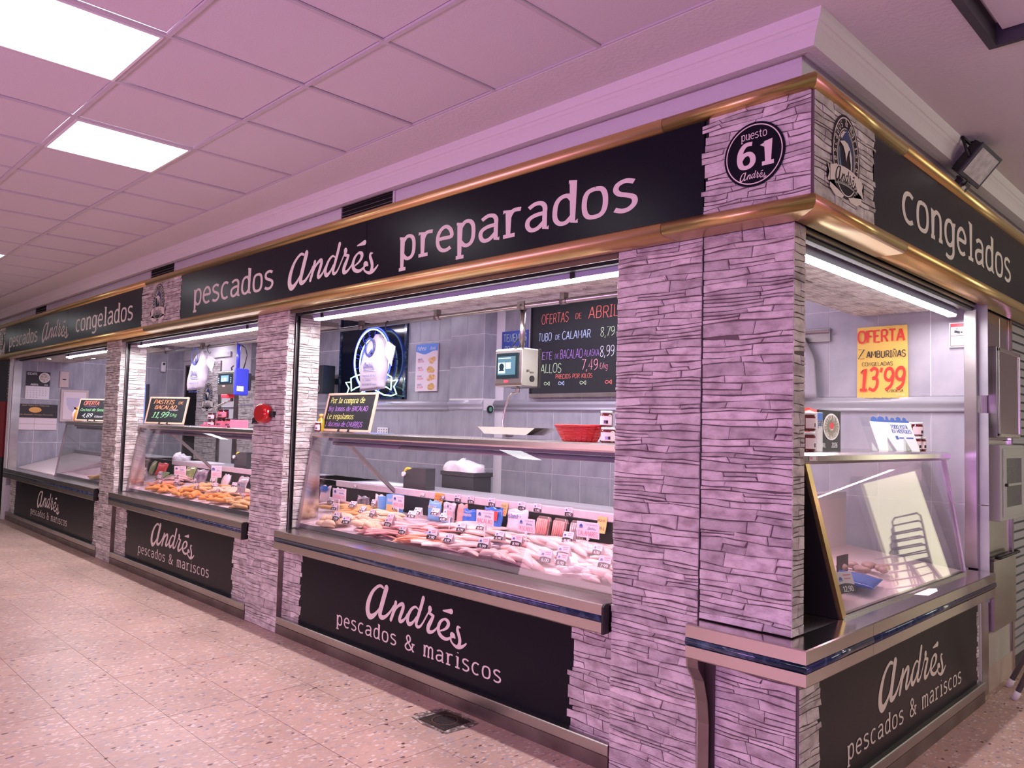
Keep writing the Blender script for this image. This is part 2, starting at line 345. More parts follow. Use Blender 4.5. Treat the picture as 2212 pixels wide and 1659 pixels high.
mat('wall_tile', (.40,.40,.44), .30, col2=(.29,.29,.335), vscale=6, stretch=(1.5,1.5,.6), lo=.35, hi=.68, detail=7)
mat('wall_tile_right', (.50,.48,.53), .30, col2=(.38,.37,.43), vscale=5, lo=.35, hi=.7, detail=8)
mat('grout', (.80,.78,.80), .9)
mat('white_paint', (.80,.78,.78), .5)
mat('white_paper', (.86,.84,.86), .7)
mat('lamp_white', (1,1,1), .5, emit=(1,.95,.98), es=22)
mat('panel_light', (1,1,1), .5, emit=(.95,.98,1.0), es=9)
mat('housing', (.33,.34,.50), .4)
glass_mat('case_glass', (.98,.985,.985), .075)
glass_mat('thin_glass', (.95,.96,.96), .03)

def terrazzo():
    m = bpy.data.materials.new('terrazzo'); m.use_nodes = True; MATS['terrazzo'] = m
    nt = m.node_tree; b = nt.nodes['Principled BSDF']; L = nt.links
    tc = nt.nodes.new('ShaderNodeNewGeometry')
    v = nt.nodes.new('ShaderNodeTexVoronoi'); v.inputs['Scale'].default_value = 56
    mp = nt.nodes.new('ShaderNodeMapping'); mp.inputs['Scale'].default_value = (1, .62, 1); L.new(tc.outputs['Position'], mp.inputs[0])
    nz = nt.nodes.new('ShaderNodeTexNoise'); nz.inputs['Scale'].default_value = 20; L.new(mp.outputs[0], nz.inputs['Vector'])
    ad = nt.nodes.new('ShaderNodeMixRGB'); ad.blend_type = 'ADD'; ad.inputs[0].default_value = .04; L.new(mp.outputs[0], ad.inputs[1]); L.new(nz.outputs['Color'], ad.inputs[2])
    L.new(ad.outputs[0], v.inputs['Vector'])
    cr = nt.nodes.new('ShaderNodeValToRGB'); e = cr.color_ramp; e.interpolation = 'CONSTANT'
    cols = [(0,(.58,.41,.35)),(.26,(.70,.58,.53)),(.46,(.48,.33,.28)),(.60,(.43,.36,.39)),(.74,(.62,.40,.30)),(.86,(.30,.24,.26)),(.93,(.10,.05,.045)),(.955,(.70,.54,.47))]
    e.elements[0].position = 0; e.elements[0].color = (*cols[0][1],1); e.elements[1].position = cols[1][0]; e.elements[1].color = (*cols[1][1],1)
    for p_, c_ in cols[2:]:
        q = e.elements.new(p_); q.color = (*c_,1)
    sp = nt.nodes.new('ShaderNodeSeparateColor'); L.new(v.outputs['Color'], sp.inputs[0]); L.new(sp.outputs[0], cr.inputs[0])
    rg = nt.nodes.new('ShaderNodeMapRange'); rg.inputs[1].default_value = .40; rg.inputs[2].default_value = .50; L.new(v.outputs['Distance'], rg.inputs[0])
    mx = nt.nodes.new('ShaderNodeMixRGB'); mx.inputs[2].default_value = (.55,.37,.30,1); L.new(rg.outputs[0], mx.inputs[0]); L.new(cr.outputs[0], mx.inputs[1])
    n3 = nt.nodes.new('ShaderNodeTexNoise'); n3.inputs['Scale'].default_value = 1.6; n3.inputs['Detail'].default_value = 6; L.new(tc.outputs['Position'], n3.inputs['Vector'])
    r3 = nt.nodes.new('ShaderNodeMapRange'); r3.inputs[1].default_value = .3; r3.inputs[2].default_value = .75; r3.inputs[3].default_value = 1.06; r3.inputs[4].default_value = .80; L.new(n3.outputs[0], r3.inputs[0])
    oi = nt.nodes.new('ShaderNodeObjectInfo'); mo = nt.nodes.new('ShaderNodeMapRange'); mo.inputs[3].default_value = .94; mo.inputs[4].default_value = 1.05; L.new(oi.outputs['Random'], mo.inputs[0])
    mu = nt.nodes.new('ShaderNodeMath'); mu.operation = 'MULTIPLY'; L.new(r3.outputs[0], mu.inputs[0]); L.new(mo.outputs[0], mu.inputs[1])
    hs = nt.nodes.new('ShaderNodeHueSaturation'); L.new(mu.outputs[0], hs.inputs['Value']); L.new(mx.outputs[0], hs.inputs['Color'])
    L.new(hs.outputs[0], b.inputs['Base Color']); b.inputs['Roughness'].default_value = .38; b.inputs['Specular IOR Level'].default_value = .35
terrazzo()

# ------------------------------------------------------------------ ledge-stone cladding
def stones(pl, x0, x1, y0, y1, parent, jl=0, jr=0, row=.037, lo=.09, hi=.33, dep=(.004,.012), joined=None, rnd=None, name='stone', skip=None):
    """random thin ledge stones filling a rectangle of plane pl; jl / jr = ragged left / right edge amount"""
    r = rnd or R_; y = y0; k = 0; J = MB() if joined else None
    amp = row*.09
    def wave(i, x): return amp*math.sin(x*7+i*2.3)+amp*1.1*math.sin(x*19+i*5.1)+amp*.5*math.sin(x*47+i*1.7)
    ys = [y0]
    while ys[-1] < y1 - row*.7: ys.append(ys[-1] + row*r.choice((.5,.7,.85,1,1,1.25,1.6)))
    ys[-1] = y1
    for i in range(len(ys)-1):
        a, b = ys[i], ys[i+1]
        if skip and skip((a+b)/2): continue
        def lowf(x, i=i, a=a): return a if i == 0 else a+wave(i, x)
        def topf(x, i=i, b=b): return b if i == len(ys)-2 else b+wave(i+1, x)
        x = x0 + (r.uniform(-jl, jl*.8) if jl else 0); xe = x1 + (r.uniform(-jr*.8, jr) if jr else 0); t0 = 0
        while x < xe-.004:
            nx = x + r.uniform(lo, hi)
            if nx > xe-lo*.6: nx = xe
            t1 = 0 if nx == xe and not jr else r.uniform(-.007, .007)
            parts = [(0, 1)]
            if (b-a) > row*.95 and r.random() < .38: m = r.uniform(.4, .6); parts = [(0, m), (m, 1)]
            for (u, v) in parts:
                g = .0017; xm = (x+nx)/2
                def yy(q, s): return lowf(q)*(1-s)+topf(q)*s
                P = [(x+g-t0, yy(x,u)+g), (xm, yy(xm,u)+g+r.uniform(0,.0015)), (nx-g-t1, yy(nx,u)+g), (nx-g+t1, yy(nx,v)-g), (xm, yy(xm,v)-g-r.uniform(0,.0015)), (x+g+t0, yy(x,v)-g)]
                if P[5][1]-P[0][1] < .004: continue
                d = r.uniform(*dep); cx = sum(p[0] for p in P)/6; cy = sum(p[1] for p in P)/6
                hw = (nx-x)/2; hh = max((b-a)*(v-u)/2, .004); ix = 1-min(.35, .005/hw); iy = 1-min(.4, .004/hh)
                tl = r.uniform(-.0015, .0015)
                B0 = [pl.p(*p, 0) for p in P]; B1 = [pl.p(*p, d*.72) for p in P]
                B2 = [pl.p(cx+(p[0]-cx)*ix, cy+(p[1]-cy)*iy, d+(tl if q < 3 else -tl)) for q, p in enumerate(P)]
                V = B0+B1+B2; F = [(q,(q+1)%6,6+(q+1)%6,6+q) for q in range(6)]+[(6+q,6+(q+1)%6,12+(q+1)%6,12+q) for q in range(6)]+[(12,13,14,15,16,17)]
                if joined: J.add(V, F)
                else: MB().add(V, F).build(name, 'stone', parent)
            x = nx; t0 = t1
    if joined:
        o = J.build(joined, 'stone', parent); o['kind'] = 'stuff'; return o

# ------------------------------------------------------------------ sweeps round the stall corner: profile points are (out, z)
def sweep(name, prof, m, parent, kind, a, b, smooth=False, bev=0):
    """kind 'front': x from a to b (b None = mitred at the corner); 'side': y from a (None = mitre) to b"""
    n = len(prof); v = []
    for (o_, z) in prof: v.append((a if a is not None else o_, -o_, z) if kind == 'front' else (o_, (-o_ if a is None else a), z))
    for (o_, z) in prof: v.append((b if b is not None else o_, -o_, z) if kind == 'front' else (o_, b, z))
    f = [(i,(i+1)%n,n+(i+1)%n,n+i) for i in range(n)] + [tuple(range(n))[::-1], tuple(range(n,2*n))]
    M_ = MB(); M_.v = v; M_.f = f; M_.sm = [smooth]*n+[False]*2
    return M_.build(name, m, parent, bev)
def arc_prof(c, r, a0, a1, n=8, sx=1): return [(c[0]+r*sx*math.cos(math.radians(a0+(a1-a0)*i/n)), c[1]+r*math.sin(math.radians(a0+(a1-a0)*i/n))) for i in range(n+1)]

# ================================================================== THE SETTING
# floor: base slab + terrazzo tiles (0.406 m)
fl = MB().box(-26, 8, -9, 9, -.12, -.008).build('floor', 'terrazzo_base'); struct(fl)
mat('joint', (.22,.15,.13), .9)
MB().box(-26, 8, -9, 9, -.0079, -.0035).build('joint_mortar', 'joint', fl)
T = .4058
def tile_box(x, y): return MB().box(x+.0012, x+T-.0012, y+.0012, y+T-.0012, -.004, 0)
tiles = []
for i in range(-36, 16):
    for j in range(-14, 20):
        x = -2.0+T*i; y = .01+T*j
        if -12.2 < x+T*.5 < -.2 and y > -.1: continue      # under the stall
        if x > 6 or y > 7 or y < -5.6: continue
        dx, dy = x+T/2-1.37, y+T/2+2.9
        fz = (-dx+dy)*.707; sx = (dx+dy)*.707
        vis = fz > .8 and abs(sx) < fz*.75+.5 and not (x > 0.0 and dx > 0 and dy < 1)
        tiles.append((0 if vis else 1, fz, x, y))
tiles.sort()
box_mesh = None
rest = MB()
for k, (q, fz, x, y) in enumerate(tiles):
    if k < 290 and q == 0:
        if box_mesh is None:
            o = MB().box(.0012, T-.0012, .0012, T-.0012, -.004, 0).build('floor_tile', 'terrazzo', fl); box_mesh = o.data
        else: o = bpy.data.objects.new('floor_tile', box_mesh); C.objects.link(o); o.parent = fl
        o.location = (x, y, R_.uniform(-.0006, .0006))
    else: rest.box(x+.0012, x+T-.0012, y+.0012, y+T-.0012, -.004, 0)
o = rest.build('floor_tiling', 'terrazzo', fl); o['kind'] = 'stuff'

# ceiling
cl = MB().box(-26, 8, -9, 9, 3.19, 3.25).build('ceiling', 'plaster_smooth'); struct(cl)
MB().box(-26, .545, -.465, 9, 3.12, 3.185).build('ceiling_margin', 'plaster', cl)
MB().box(.545, 8, .54, 9, 3.12, 3.185).build('ceiling_margin', 'plaster', cl)
MB().box(.09, .545, -9, -.465, 3.12, 3.185).build('ceiling_margin', 'plaster', cl)
tg = .629; lit = set()
g = MB()
cells = []
for i in range(-22, 1):
    for j in range(0, 10):
        x1 = -1.244+tg*(i+2) ; y1 = -.465-.632*j; x0 = x1-tg; y0 = y1-.632
        cells.append((i, j, x0, x1, y0, y1))
for i in range(-38, -22):
    for j in range(0, 10): cells.append((i, j, -1.244+tg*(i+1), -1.244+tg*(i+2), -.465-.632*(j+1), -.465-.632*j))
far = MB()
cell_mesh = None
for (i, j, x0, x1, y0, y1) in cells:
    if abs(x1+1.873) < .05 and j == 2: lit.add((i, j)); continue
    if abs(x1+3.131) < .05 and j == 1: lit.add((i, j)); continue
    if abs(x1+7.534) < .05 and j == 1: lit.add((i, j)); continue
    if (abs(x1+7.534) < .05 and j == 4) or (abs(x1+4.389) < .05 and j in (4,)) or (abs(x1+.615) < .05 and j == 5) or (abs(x1+10.05) < .05 and j == 3) or (abs(x1+12.565) < .05 and j == 1) or (i, j) in ((-13, 9), (-33, 9), (-20, 4), (-26, 1)): lit.add((i, j)); continue
    if i < -22: far.box(x0+.012, x1-.012, y0+.012, y1-.012, 3.132, 3.15); continue
    if cell_mesh is None:
        o = MB().box(.012, tg-.012, .012, .632-.012, 3.132, 3.15).build('ceiling_tile', 'ceiling_tile', cl); cell_mesh = o.data
    else: o = bpy.data.objects.new('ceiling_tile', cell_mesh); C.objects.link(o); o.parent = cl
    o.location = (x0, y0, R_.uniform(-.002, .0015))
o = far.build('ceiling_tiling', 'ceiling_tile', cl); o['kind'] = 'stuff'
for i in range(0, 40):
    x = -1.244+tg*(2-i); g.box(x-.010, x+.010, -6.8, -.465, 3.122, 3.132)
for j in range(0, 11):
    y = -.465-.632*j; g.box(-24.5, .09, y-.010, y+.010, 3.1225, 3.1325)
lab(g.build('ceiling_grid', 'grid_metal', cl), 'painted metal T grid between the tiles')
pos = {(-1.873,2):'nearest square ceiling light panel, cut by the top left corner of the photo', (-3.131,1):'second square ceiling light panel from the camera, fully in view', (-7.534,1):'distant ceiling light panel just showing at the far left edge'}
for (i, j, x0, x1, y0, y1) in cells:
    if (i, j) not in lit: continue
    lb = 'square ceiling light panel further along the aisle, outside the photo'
    l4 = {(-13,9):'the one mirrored in the glass of the longest counter', (-33,9):'farthest one, down the aisle to the left', (-20,4):'fifth row from the stall', (-26,1):'far down the aisle, second row'}.get((i, j))
    lb = 'ceiling light panel outside the photo, %s' % (l4 or 'row %s, about %s metres left' % (['one','two','three','four','five','six','seven','eight','nine','ten'][j], ['zero','one','two','three','four','five','six','seven','eight','nine','ten','eleven','twelve','thirteen','fourteen'][min(14,int(-x1))]))
    for (px, pj), l_ in pos.items():
        if abs(x1-px) < .05 and j == pj: lb = l_
    t = thing('ceiling_light', lb, 'light', ((x0+x1)/2, (y0+y1)/2, 3.12), group='square light panels in the grid ceiling')
    f = MB(); f.box(x0+.012, x1-.012, y0+.012, y0+.024, 3.116, 3.14); f.box(x0+.012, x1-.012, y1-.024, y1-.012, 3.116, 3.14); f.box(x0+.012, x0+.024, y0+.024, y1-.024, 3.116, 3.14); f.box(x1-.024, x1-.012, y0+.024, y1-.024, 3.116, 3.14)
    f.build('frame', 'white_paint', t)
    MB().box(x0+.024, x1-.024, y0+.024, y1-.024, 3.12, 3.135).build('diffuser', 'panel_light', t)
# recess trim at the upper right
mat('dark_trim', (.05,.045,.06), .5)
t = struct(MB().box(.545, .575, -4, .54, 3.10, 3.19).build('trim_1', 'dark_trim'))
t = struct(MB().box(.575, 6, .515, .54, 3.10, 3.19).build('trim_2', 'dark_trim'))
o = MB().box(.60, 6, -4, .50, 3.15, 3.18).build('ceiling_recess', 'plaster_smooth', cl)

# bulkhead wall above the sign and cornice
wf = struct(MB().box(-14, .05, -.05, .08, 2.86, 3.12).build('wall_front', 'plaster'))
wr = struct(MB().box(-.08, .05, .08, 7, 2.86, 3.12).build('wall_right', 'plaster'))
corn = [(.05,3.12),(.05,3.03),(.075,3.012),(.10,3.005),(.134,3.007),(.139,3.024),(.146,3.046),(.156,3.062),(.160,3.066),(.166,3.079),(.172,3.083),(.180,3.10),(.184,3.12)]
struct(sweep('trim_3', corn, 'plaster', None, 'front', -14, None))
struct(sweep('trim_4', corn, 'plaster', None, 'side', None, 7))
# louvred vents
for k, (a, b, l_) in enumerate([(-3.20,-2.575,'black louvred air vent above the sign over the longest counter'), (-6.65,-6.02,'black louvred air vent above the crest between the two signs'), (-10.89,-10.30,'small far black louvred air vent above the left sign')]):
    t = thing('air_vent', l_, 'vent', ((a+b)/2, -.05, 2.92), group='louvred vents above the sign')
    f = MB(); z0, z1 = 2.905, 3.052
    f.box(a, b, -.062, -.05, z0, z0+.01); f.box(a, b, -.062, -.05, z1-.01, z1); f.box(a, a+.018, -.062, -.05, z0, z1); f.box(b-.018, b, -.062, -.05, z0, z1)
    f.build('frame', 'plaster_smooth', t)
    MB().box(a+.018, b-.018, -.053, -.0501, z0+.01, z1-.01).build('backing', 'void', t)
    for q in range(5):
        z = z0+.022+q*.026
        MB().hexa([(a+.018,-.061,z),(b-.018,-.061,z),(b-.018,-.053,z+.008),(a+.018,-.053,z+.008)], [(a+.018,-.061,z+.0025),(b-.018,-.061,z+.0025),(b-.018,-.053,z+.0105),(a+.018,-.053,z+.0105)]).build('slat', 'steel', t)

# stall interior shell
wb = struct(MB().box(-12.3, 0.0, 2.52, 2.62, 0, 2.95).build('wall_back', 'grout'))
wl = struct(MB().box(-12.3, -12.14, -.02, 2.6, 0, 2.95).build('wall_left', 'grout'))
tm = {}
def tile_piece(w_, h_, m, parent, loc, axis, name='wall_tile'):
    key = (round(w_,3), round(h_,3), m, axis)
    if key in tm: o = bpy.data.objects.new(name, tm[key]); C.objects.link(o); o.parent = parent
    else:
        g = .0032
        b = MB().box(g, w_-g, -.003, 0, g, h_-g) if axis == 'y' else MB().box(0, .003, g, w_-g, g, h_-g)
        o = b.build(name, m, parent); tm[key] = o.data
    o.location = loc; return o
rows_up = [(1.828,2.158),(2.158,2.488),(2.488,2.818)]
xs = [-3.865+.3405*i for i in range(-22, 10)]
for x in xs:
    if x < -10.0+.34 : continue
    if x > -1.30: continue
    w_ = .3405
    if -4.86 < x+.17 < -4.3: continue
    for a, b in rows_up:
        if -7.2 < x and x+w_ < -5.75 and a > 1.85 and b < 2.75: continue
        tile_piece(w_, b-a, 'wall_tile', wb, (x, 2.52, a), 'y')
    for a, b in [(1.137,1.725),(.55,1.137)]: tile_piece(w_, b-a, 'wall_tile', wb, (x, 2.52, a), 'y')
for i in range(4):
    x = -1.255+.327*i
    for a, b in [(1.828,2.431),(2.431,2.82)]: tile_piece(.327, b-a, 'wall_tile_right', wb, (x, 2.52, a), 'y')
    for a, b in [(1.16,1.725),(.58,1.16)]: tile_piece(.327, b-a, 'wall_tile_right', wb, (x, 2.52, a), 'y')
dado = [(2.515,1.725),(2.50,1.728),(2.497,1.74),(2.503,1.748),(2.503,1.76),(2.490,1.775),(2.486,1.79),(2.492,1.805),(2.503,1.81),(2.500,1.822),(2.515,1.827)]
mat('dado', (.44,.43,.48), .25)
struct(MB().prism(dado, 'x', -4.32, 0.0, True).build('trim_5', 'dado'))
struct(MB().prism(dado, 'x', -9.9, -4.84, True).build('trim_6', 'dado'))
# pilaster on the back wall
pz = thing('tiled_pilaster', 'grey tiled pilaster standing proud of the back wall, left of the big chalkboard', 'pilaster', (-4.58,2.34,0))
MB().box(-4.838, -4.325, 2.352, 2.52, 0, 2.95).build('core', 'grout', pz)
for a, b in [(1.84,2.165),(2.165,2.49),(2.49,2.815),(1.14,1.725),(.56,1.14)]:
    for i in range(2): tile_piece(.2565, b-a, 'wall_tile', pz, (-4.838+.2565*i, 2.352, a), 'y').matrix_parent_inverse = WM(pz).inverted()
    o = tile_piece(.17, b-a, 'wall_tile', pz, (-4.325, 2.35, a), 'x'); o.matrix_parent_inverse = WM(pz).inverted()
MB().prism([(y-.16, z) for y, z in dado], 'x', -4.845, -4.315, True).build('moulding', 'dado', pz)
# left wall tiles
for i in range(-1, 8):
    y = -.01+.322*i
    if i == -1: continue
    for a, b in [(2.40,2.9),(1.80,2.40),(1.144,1.80),(.5,1.144)]:
        tile_piece(.322, b-a, 'wall_tile', wl, (-12.14, y, a), 'x')
mat('inner_ceiling', (.55,.50,.52), .8)
struct(MB().box(-12.2, 0, .8, 2.55, 2.9, 2.95).build('ceiling_stall', 'inner_ceiling'))
struct(MB().box(-12.2, 0, .16, 2.6, 0.0, .012).build('floor_stall', 'steel_dirty'))
# ================================================================== FACADE
def pillar(label, x0, x1, z0, z1, y1, seams=(), side_x=None, loc=None, name='stone_pillar'):
    t = thing(name, label, 'pillar', loc or ((x0+x1)/2, .1, z0))
    MB().box(x0+.0005, x1-.003, .0125, y1, z0, z1).build('core', 'stone_gap', t)
    ed = [x0]+list(seams)+[x1]
    for a, b in zip(ed, ed[1:]): stones(front(.0125), a+(.002 if a != x0 else 0), b-(.002 if b != x1 else 0), z0, z1, t, dep=(.004,.0145))
    return t
# right pillar: the left panel reaches the floor, the right panel stands on the corner ledge
P1 = thing('stone_pillar', 'widest stone-clad corner pillar, between the longest counter and the side opening', 'pillar', (-.5, .1, 0))
MB().box(-.8655, -.409, .0125, .28, 0, 2.40).build('core', 'stone_gap', P1)
MB().box(-.409, -.0075, .0125, .1095, .78, 2.40).build('core', 'stone_gap', P1)
stones(front(.0125), -.866, -.411, 0, 2.393, P1, dep=(.004,.0145), row=.034, lo=.08, hi=.30)
stones(front(.0125), -.406, -.001, .779, 2.393, P1, dep=(.004,.0145), row=.034, lo=.08, hi=.30)
stones(side(-.006), .006, .11, .779, 2.393, P1, dep=(.003,.006), row=.034, lo=.05, hi=.12)
MB().box(-.411, -.406, .004, .0125, .779, 2.393).build('seam', 'black_metal', P1)
P2 = pillar('stone-clad pillar left of the longest counter, with the red ticket dispenser', -4.453, -3.955, 0, 2.393, .28)
stones(side(-3.955-.002), .006, .06, 0, 2.393, P2, dep=(.003,.006), lo=.03, hi=.06)
stones(side(-3.955-.002), .095, .276, .76, 2.35, P2, dep=(.003,.006), lo=.08, hi=.19)
P3 = pillar('narrow stone-clad pillar between the middle counter and the far left counter', -8.025, -7.57, 0, 2.393, .28)
stones(side(-7.57-.002), .006, .06, 0, 2.393, P3, dep=(.003,.006), lo=.03, hi=.06)
stones(side(-7.57-.002), .095, .276, .76, 2.35, P3, dep=(.003,.006), lo=.08, hi=.19)
# black shutter tracks
for x, l_ in [(-3.955, 'tall black shutter track at the left side of the longest counter'), (-7.57, 'tall black shutter track at the left side of the middle counter')]:
    t = thing('shutter_track', l_, 'shutter track', (x, .08, .76))
    b = MB(); b.box(x+.001, x+.020, .060, .066, .757, 2.375); b.box(x+.001, x+.020, .088, .094, .757, 2.375); b.box(x+.001, x+.004, .066, .088, .757, 2.375)
    b.build('channel', 'black_metal', t)
    MB().box(x+.02, x+.022, .058, .061, .757, 2.375).build('edge', 'steel', t)
# steel jambs: far left end and right side opening
t = thing('steel_jamb', 'brushed steel post closing the far left end of the stall', 'post', (-12.2, 0, 0))
MB().box(-12.33, -12.22, -.01, .10, 0, 2.40).build('outer_face', 'steel', t); MB().box(-12.22, -12.17, .02, .08, 0, 2.40).build('track', 'black_metal', t); MB().box(-12.17, -12.10, -.005, .10, .76, 2.40).build('inner_face', 'steel', t)
t = thing('steel_jamb', 'steel door-height post with black shutter track, right of the security notice', 'post', (0, 2.55, 0))
MB().box(-.07, -.003, 2.47, 2.50, .78, 2.36).build('inner_face', 'steel', t, .002)
MB().box(-.06, -.01, 2.50, 2.53, .60, 2.36).build('track', 'black_metal', t)
MB().box(-.05, .006, 2.53, 2.665, 0, 2.39).build('outer_face', 'steel', t, .002)

# soffits, shutter slots
def soffit(label, x0, x1, rear):
    t = thing('soffit_panel', label, 'soffit', ((x0+x1)/2, .3, 2.375))
    MB().box(x0, x1, .11, rear, 2.379, 2.42).build('board', 'stone_gap', t)
    pl = Plane((0, 0, 2.379), (1,0,0), (0,-1,0))   # faces down
    stones(pl, x0+.002, x1-.002, -rear, -.11, t, joined='stone_facing', row=.03, lo=.07, hi=.24, dep=(.002,.004))
    return t
def slot(label, x0, x1):
    t = thing('roller_shutter', label, 'shutter', ((x0+x1)/2, .08, 2.36))
    MB().box(x0, x1, .055, .10, 2.355, 2.372).build('bottom_bar', 'black_metal', t, .002)
    MB().box(x0, x1, .062, .092, 2.372, 2.45).build('curtain', 'dark_trim', t)
    b = MB(); b.box(x0, x1, .005, .012, 2.362, 2.395); b.box(x0, x1, .012, .05, 2.388, 2.395)
    b.build('guide', 'steel_dirty', t)
soffit('stone-faced underside of the lintel over the longest counter', -3.95, -.867, .75)
soffit('stone-faced underside of the lintel over the middle counter', -7.565, -4.455, .75)
soffit('stone-faced underside of the lintel over the far left counter', -12.1, -8.03, .75)
slot('rolled-up black shutter over the longest counter', -3.935, -.867)
slot('rolled-up black shutter over the middle counter', -7.55, -4.455)
slot('rolled-up black shutter over the far left counter', -12.1, -8.03)
t = thing('soffit_panel', 'stone-faced underside of the lintel over the side opening', 'soffit', (-.4, 1.2, 2.375))
MB().box(-.72, -.06, .12, 2.505, 2.379, 2.42).build('board', 'stone_gap', t)
stones(Plane((0,0,2.379), (0,1,0), (1,0,0)), .12, 2.50, -.72, -.06, t, joined='stone_facing', row=.03, lo=.07, hi=.24, dep=(.002,.004))
t = thing('roller_shutter', 'rolled-up black shutter over the side opening', 'shutter', (-.05, 1.3, 2.36))
MB().box(-.055, -.02, .115, 2.50, 2.352, 2.368).build('bottom_bar', 'black_metal', t, .002)
MB().box(-.05, -.025, .115, 2.50, 2.368, 2.45).build('curtain', 'dark_trim', t)
MB().box(-.018, -.008, .115, 2.50, 2.372, 2.392).build('guide', 'steel', t)

# header box carrying the sign
hb = thing('sign_header', 'steel header box behind the sign boards, running round the stall corner', 'header', (0,0,2.44))
MB().box(-13.2, .125, -.125, .05, 2.40, 2.87).build('front_box', 'black_metal', hb)
MB().box(-.055, .125, -.125, 6.5, 2.40, 2.87).build('side_box', 'black_metal', hb)

# gold rails
top_prof = [(.125,2.90)]+arc_prof((.125,2.872), .034, 82, -84, 9)+[(.125,2.839)]
low_prof = [(.125,2.449)]+arc_prof((.122,2.418), .033, 78, -66, 9)+[(.078,2.3865),(.012,2.3885),(.012,2.396),(.07,2.40),(.12,2.405)]
def rails(label, prof, lo):
    t = thing('gold_rail', label, 'rail', (0, -.1, lo), group=None)
    for (a, b) in [(-.52, None), (-6.50, -.522), (-13.2, -6.502)]:
        lab_ = sweep('rail_section', prof, 'gold', t, 'front', a, b, True)
    for (a, b) in [(None, .80), (.802, 3.6), (3.602, 6.5)]: sweep('rail_section', prof, 'gold', t, 'side', a, b, True)
    return t
rails('upper rounded gold rail running along the top of all the sign boards', top_prof, 2.84)
rails('lower rounded gold rail under the sign boards', low_prof, 2.39)

# sign boards -----------------------------------------------------------
mat('emblem_blue', (.02,.035,.16), .5); mat('emblem_sky', (.10,.26,.50), .5); mat('emblem_grey', (.30,.29,.27), .6)
def sign_board(label, pl, x0, x1, seams=(), nm='sign_board'):
    t = thing(nm, label, 'sign', tuple(pl.p((x0+x1)/2, 2.44)))
    ed = [x0]+list(seams)+[x1]
    for a, b in zip(ed, ed[1:]): pl.slab('panel', a+.002, b-.002, 2.44, 2.85, .010, 'sign_dark', t, -.010)
    return t
FR = front(-.135); SD = side(.135)
def words(t, pl, s, x, y, size, weight, fit, m='letter_cream', d=.0012, track=14):
    letters(t, pl, s, x, y, size, weight, fit, m, d, track)
s1 = sign_board('long dark sign reading pescados Andrés preparados', FR, -5.659, -.322, (-2.755,))
words(s1, FR, 'pescados', -5.375, 2.545, .128, 15.5, 1.42)
script(s1, FR, -3.735, 2.487, 1.145, .285)
words(s1, FR, 'preparados', -2.40, 2.538, .132, 15.5, 1.74)
s2 = sign_board('dark sign reading pescados Andrés congelados over the far left counters', FR, -12.13, -6.594, (-11.53, -9.05))
words(s2, FR, 'pescados', -11.87, 2.535, .128, 15.5, 1.50)
script(s2, FR, -10.14, 2.487, 1.18, .285)
words(s2, FR, 'congelados', -8.71, 2.545, .132, 15.5, 1.86)
s3 = sign_board('dark side sign reading congelados, right of the corner crest', SD, .448, 3.25)
SD.slab('panel', 3.254, 6.4, 2.44, 2.85, .010, 'sign_dark', s3, -.010)
words(s3, SD, 'congelados', .785, 2.545, .132, 15.5, 1.90)
def stone_board(label, pl, x0, x1, jl, jr, row=.034):
    t = thing('stone_sign_panel', label, 'sign', tuple(pl.p((x0+x1)/2, 2.44)))
    pl.slab('backing', x0+(.01 if jl else 0), x1-(.01 if jr else 0), 2.441, 2.849, .008, 'stone_gap', t, -.0095)
    stones(pl, x0, x1, 2.444, 2.846, t, jl=jl, jr=jr, row=row, dep=(.001,.004), lo=.06, hi=.22)
    return t
def shifted(pl, d): return Plane(pl.p(0,0,d), pl.u, pl.v)
SB1 = stone_board('stone-faced sign panel with the round number 61 disc at the stall corner', shifted(FR, .0), -.315, .128, .022, 0)
SB2 = stone_board('stone-faced side sign panel with the oval crest at the stall corner', shifted(SD, .0), -.128, .452, 0, .022)
SB3 = stone_board('stone-faced sign panel with the oval crest between the two long signs', shifted(FR, .0), -6.60, -5.662, .02, .012)
SB4 = stone_board('stone-faced sign panel at the far left end with the number 62', shifted(FR, .0), -13.1, -12.13, 0, .02)

def disc_sign(label, pl, cx, cy, r, num):
    t = thing('number_disc', label, 'sign', tuple(pl.p(cx, cy)))
    b = MB(); e = ell(cx, cy, r, r, 48); n = len(e)
    b.add([pl.p(*p, 0) for p in e]+[pl.p(*p, .004) for p in e], [tuple(range(n, 2*n))]+[(i,(i+1)%n,n+(i+1)%n,n+i) for i in range(n)]); b.build('disc', 'sign_dark', t)
    pl.polys('ring', ring(cx, cy, r*.93, r*.93, r*.035, 56), 'letter_cream', t, .005)
    k = r/.122
    q, w_ = text_polys('puesto', .021*k, 13, cx-.052*k, cy+.060*k, fit=.104*k); pl.polys('lettering', q, 'letter_cream', t, .005)
    q, w_ = text_polys(num, .060*k, 26, cx-.064*k, cy-.044*k, track=26, fit=.142*k); pl.polys('number', q, 'letter_cream', t, .005)
    pl.polys('wordmark', andres_polys(cx-.056*k, cy-.098*k, .110*k, .038*k), 'letter_cream', t, .005)
    return t
disc_sign('round black disc reading puesto 61', shifted(FR, .0045), -.098, 2.644, .128, '61')
disc_sign('round black disc reading puesto 62 at the far left edge', shifted(FR, .0045), -12.32, 2.644, .128, '62')

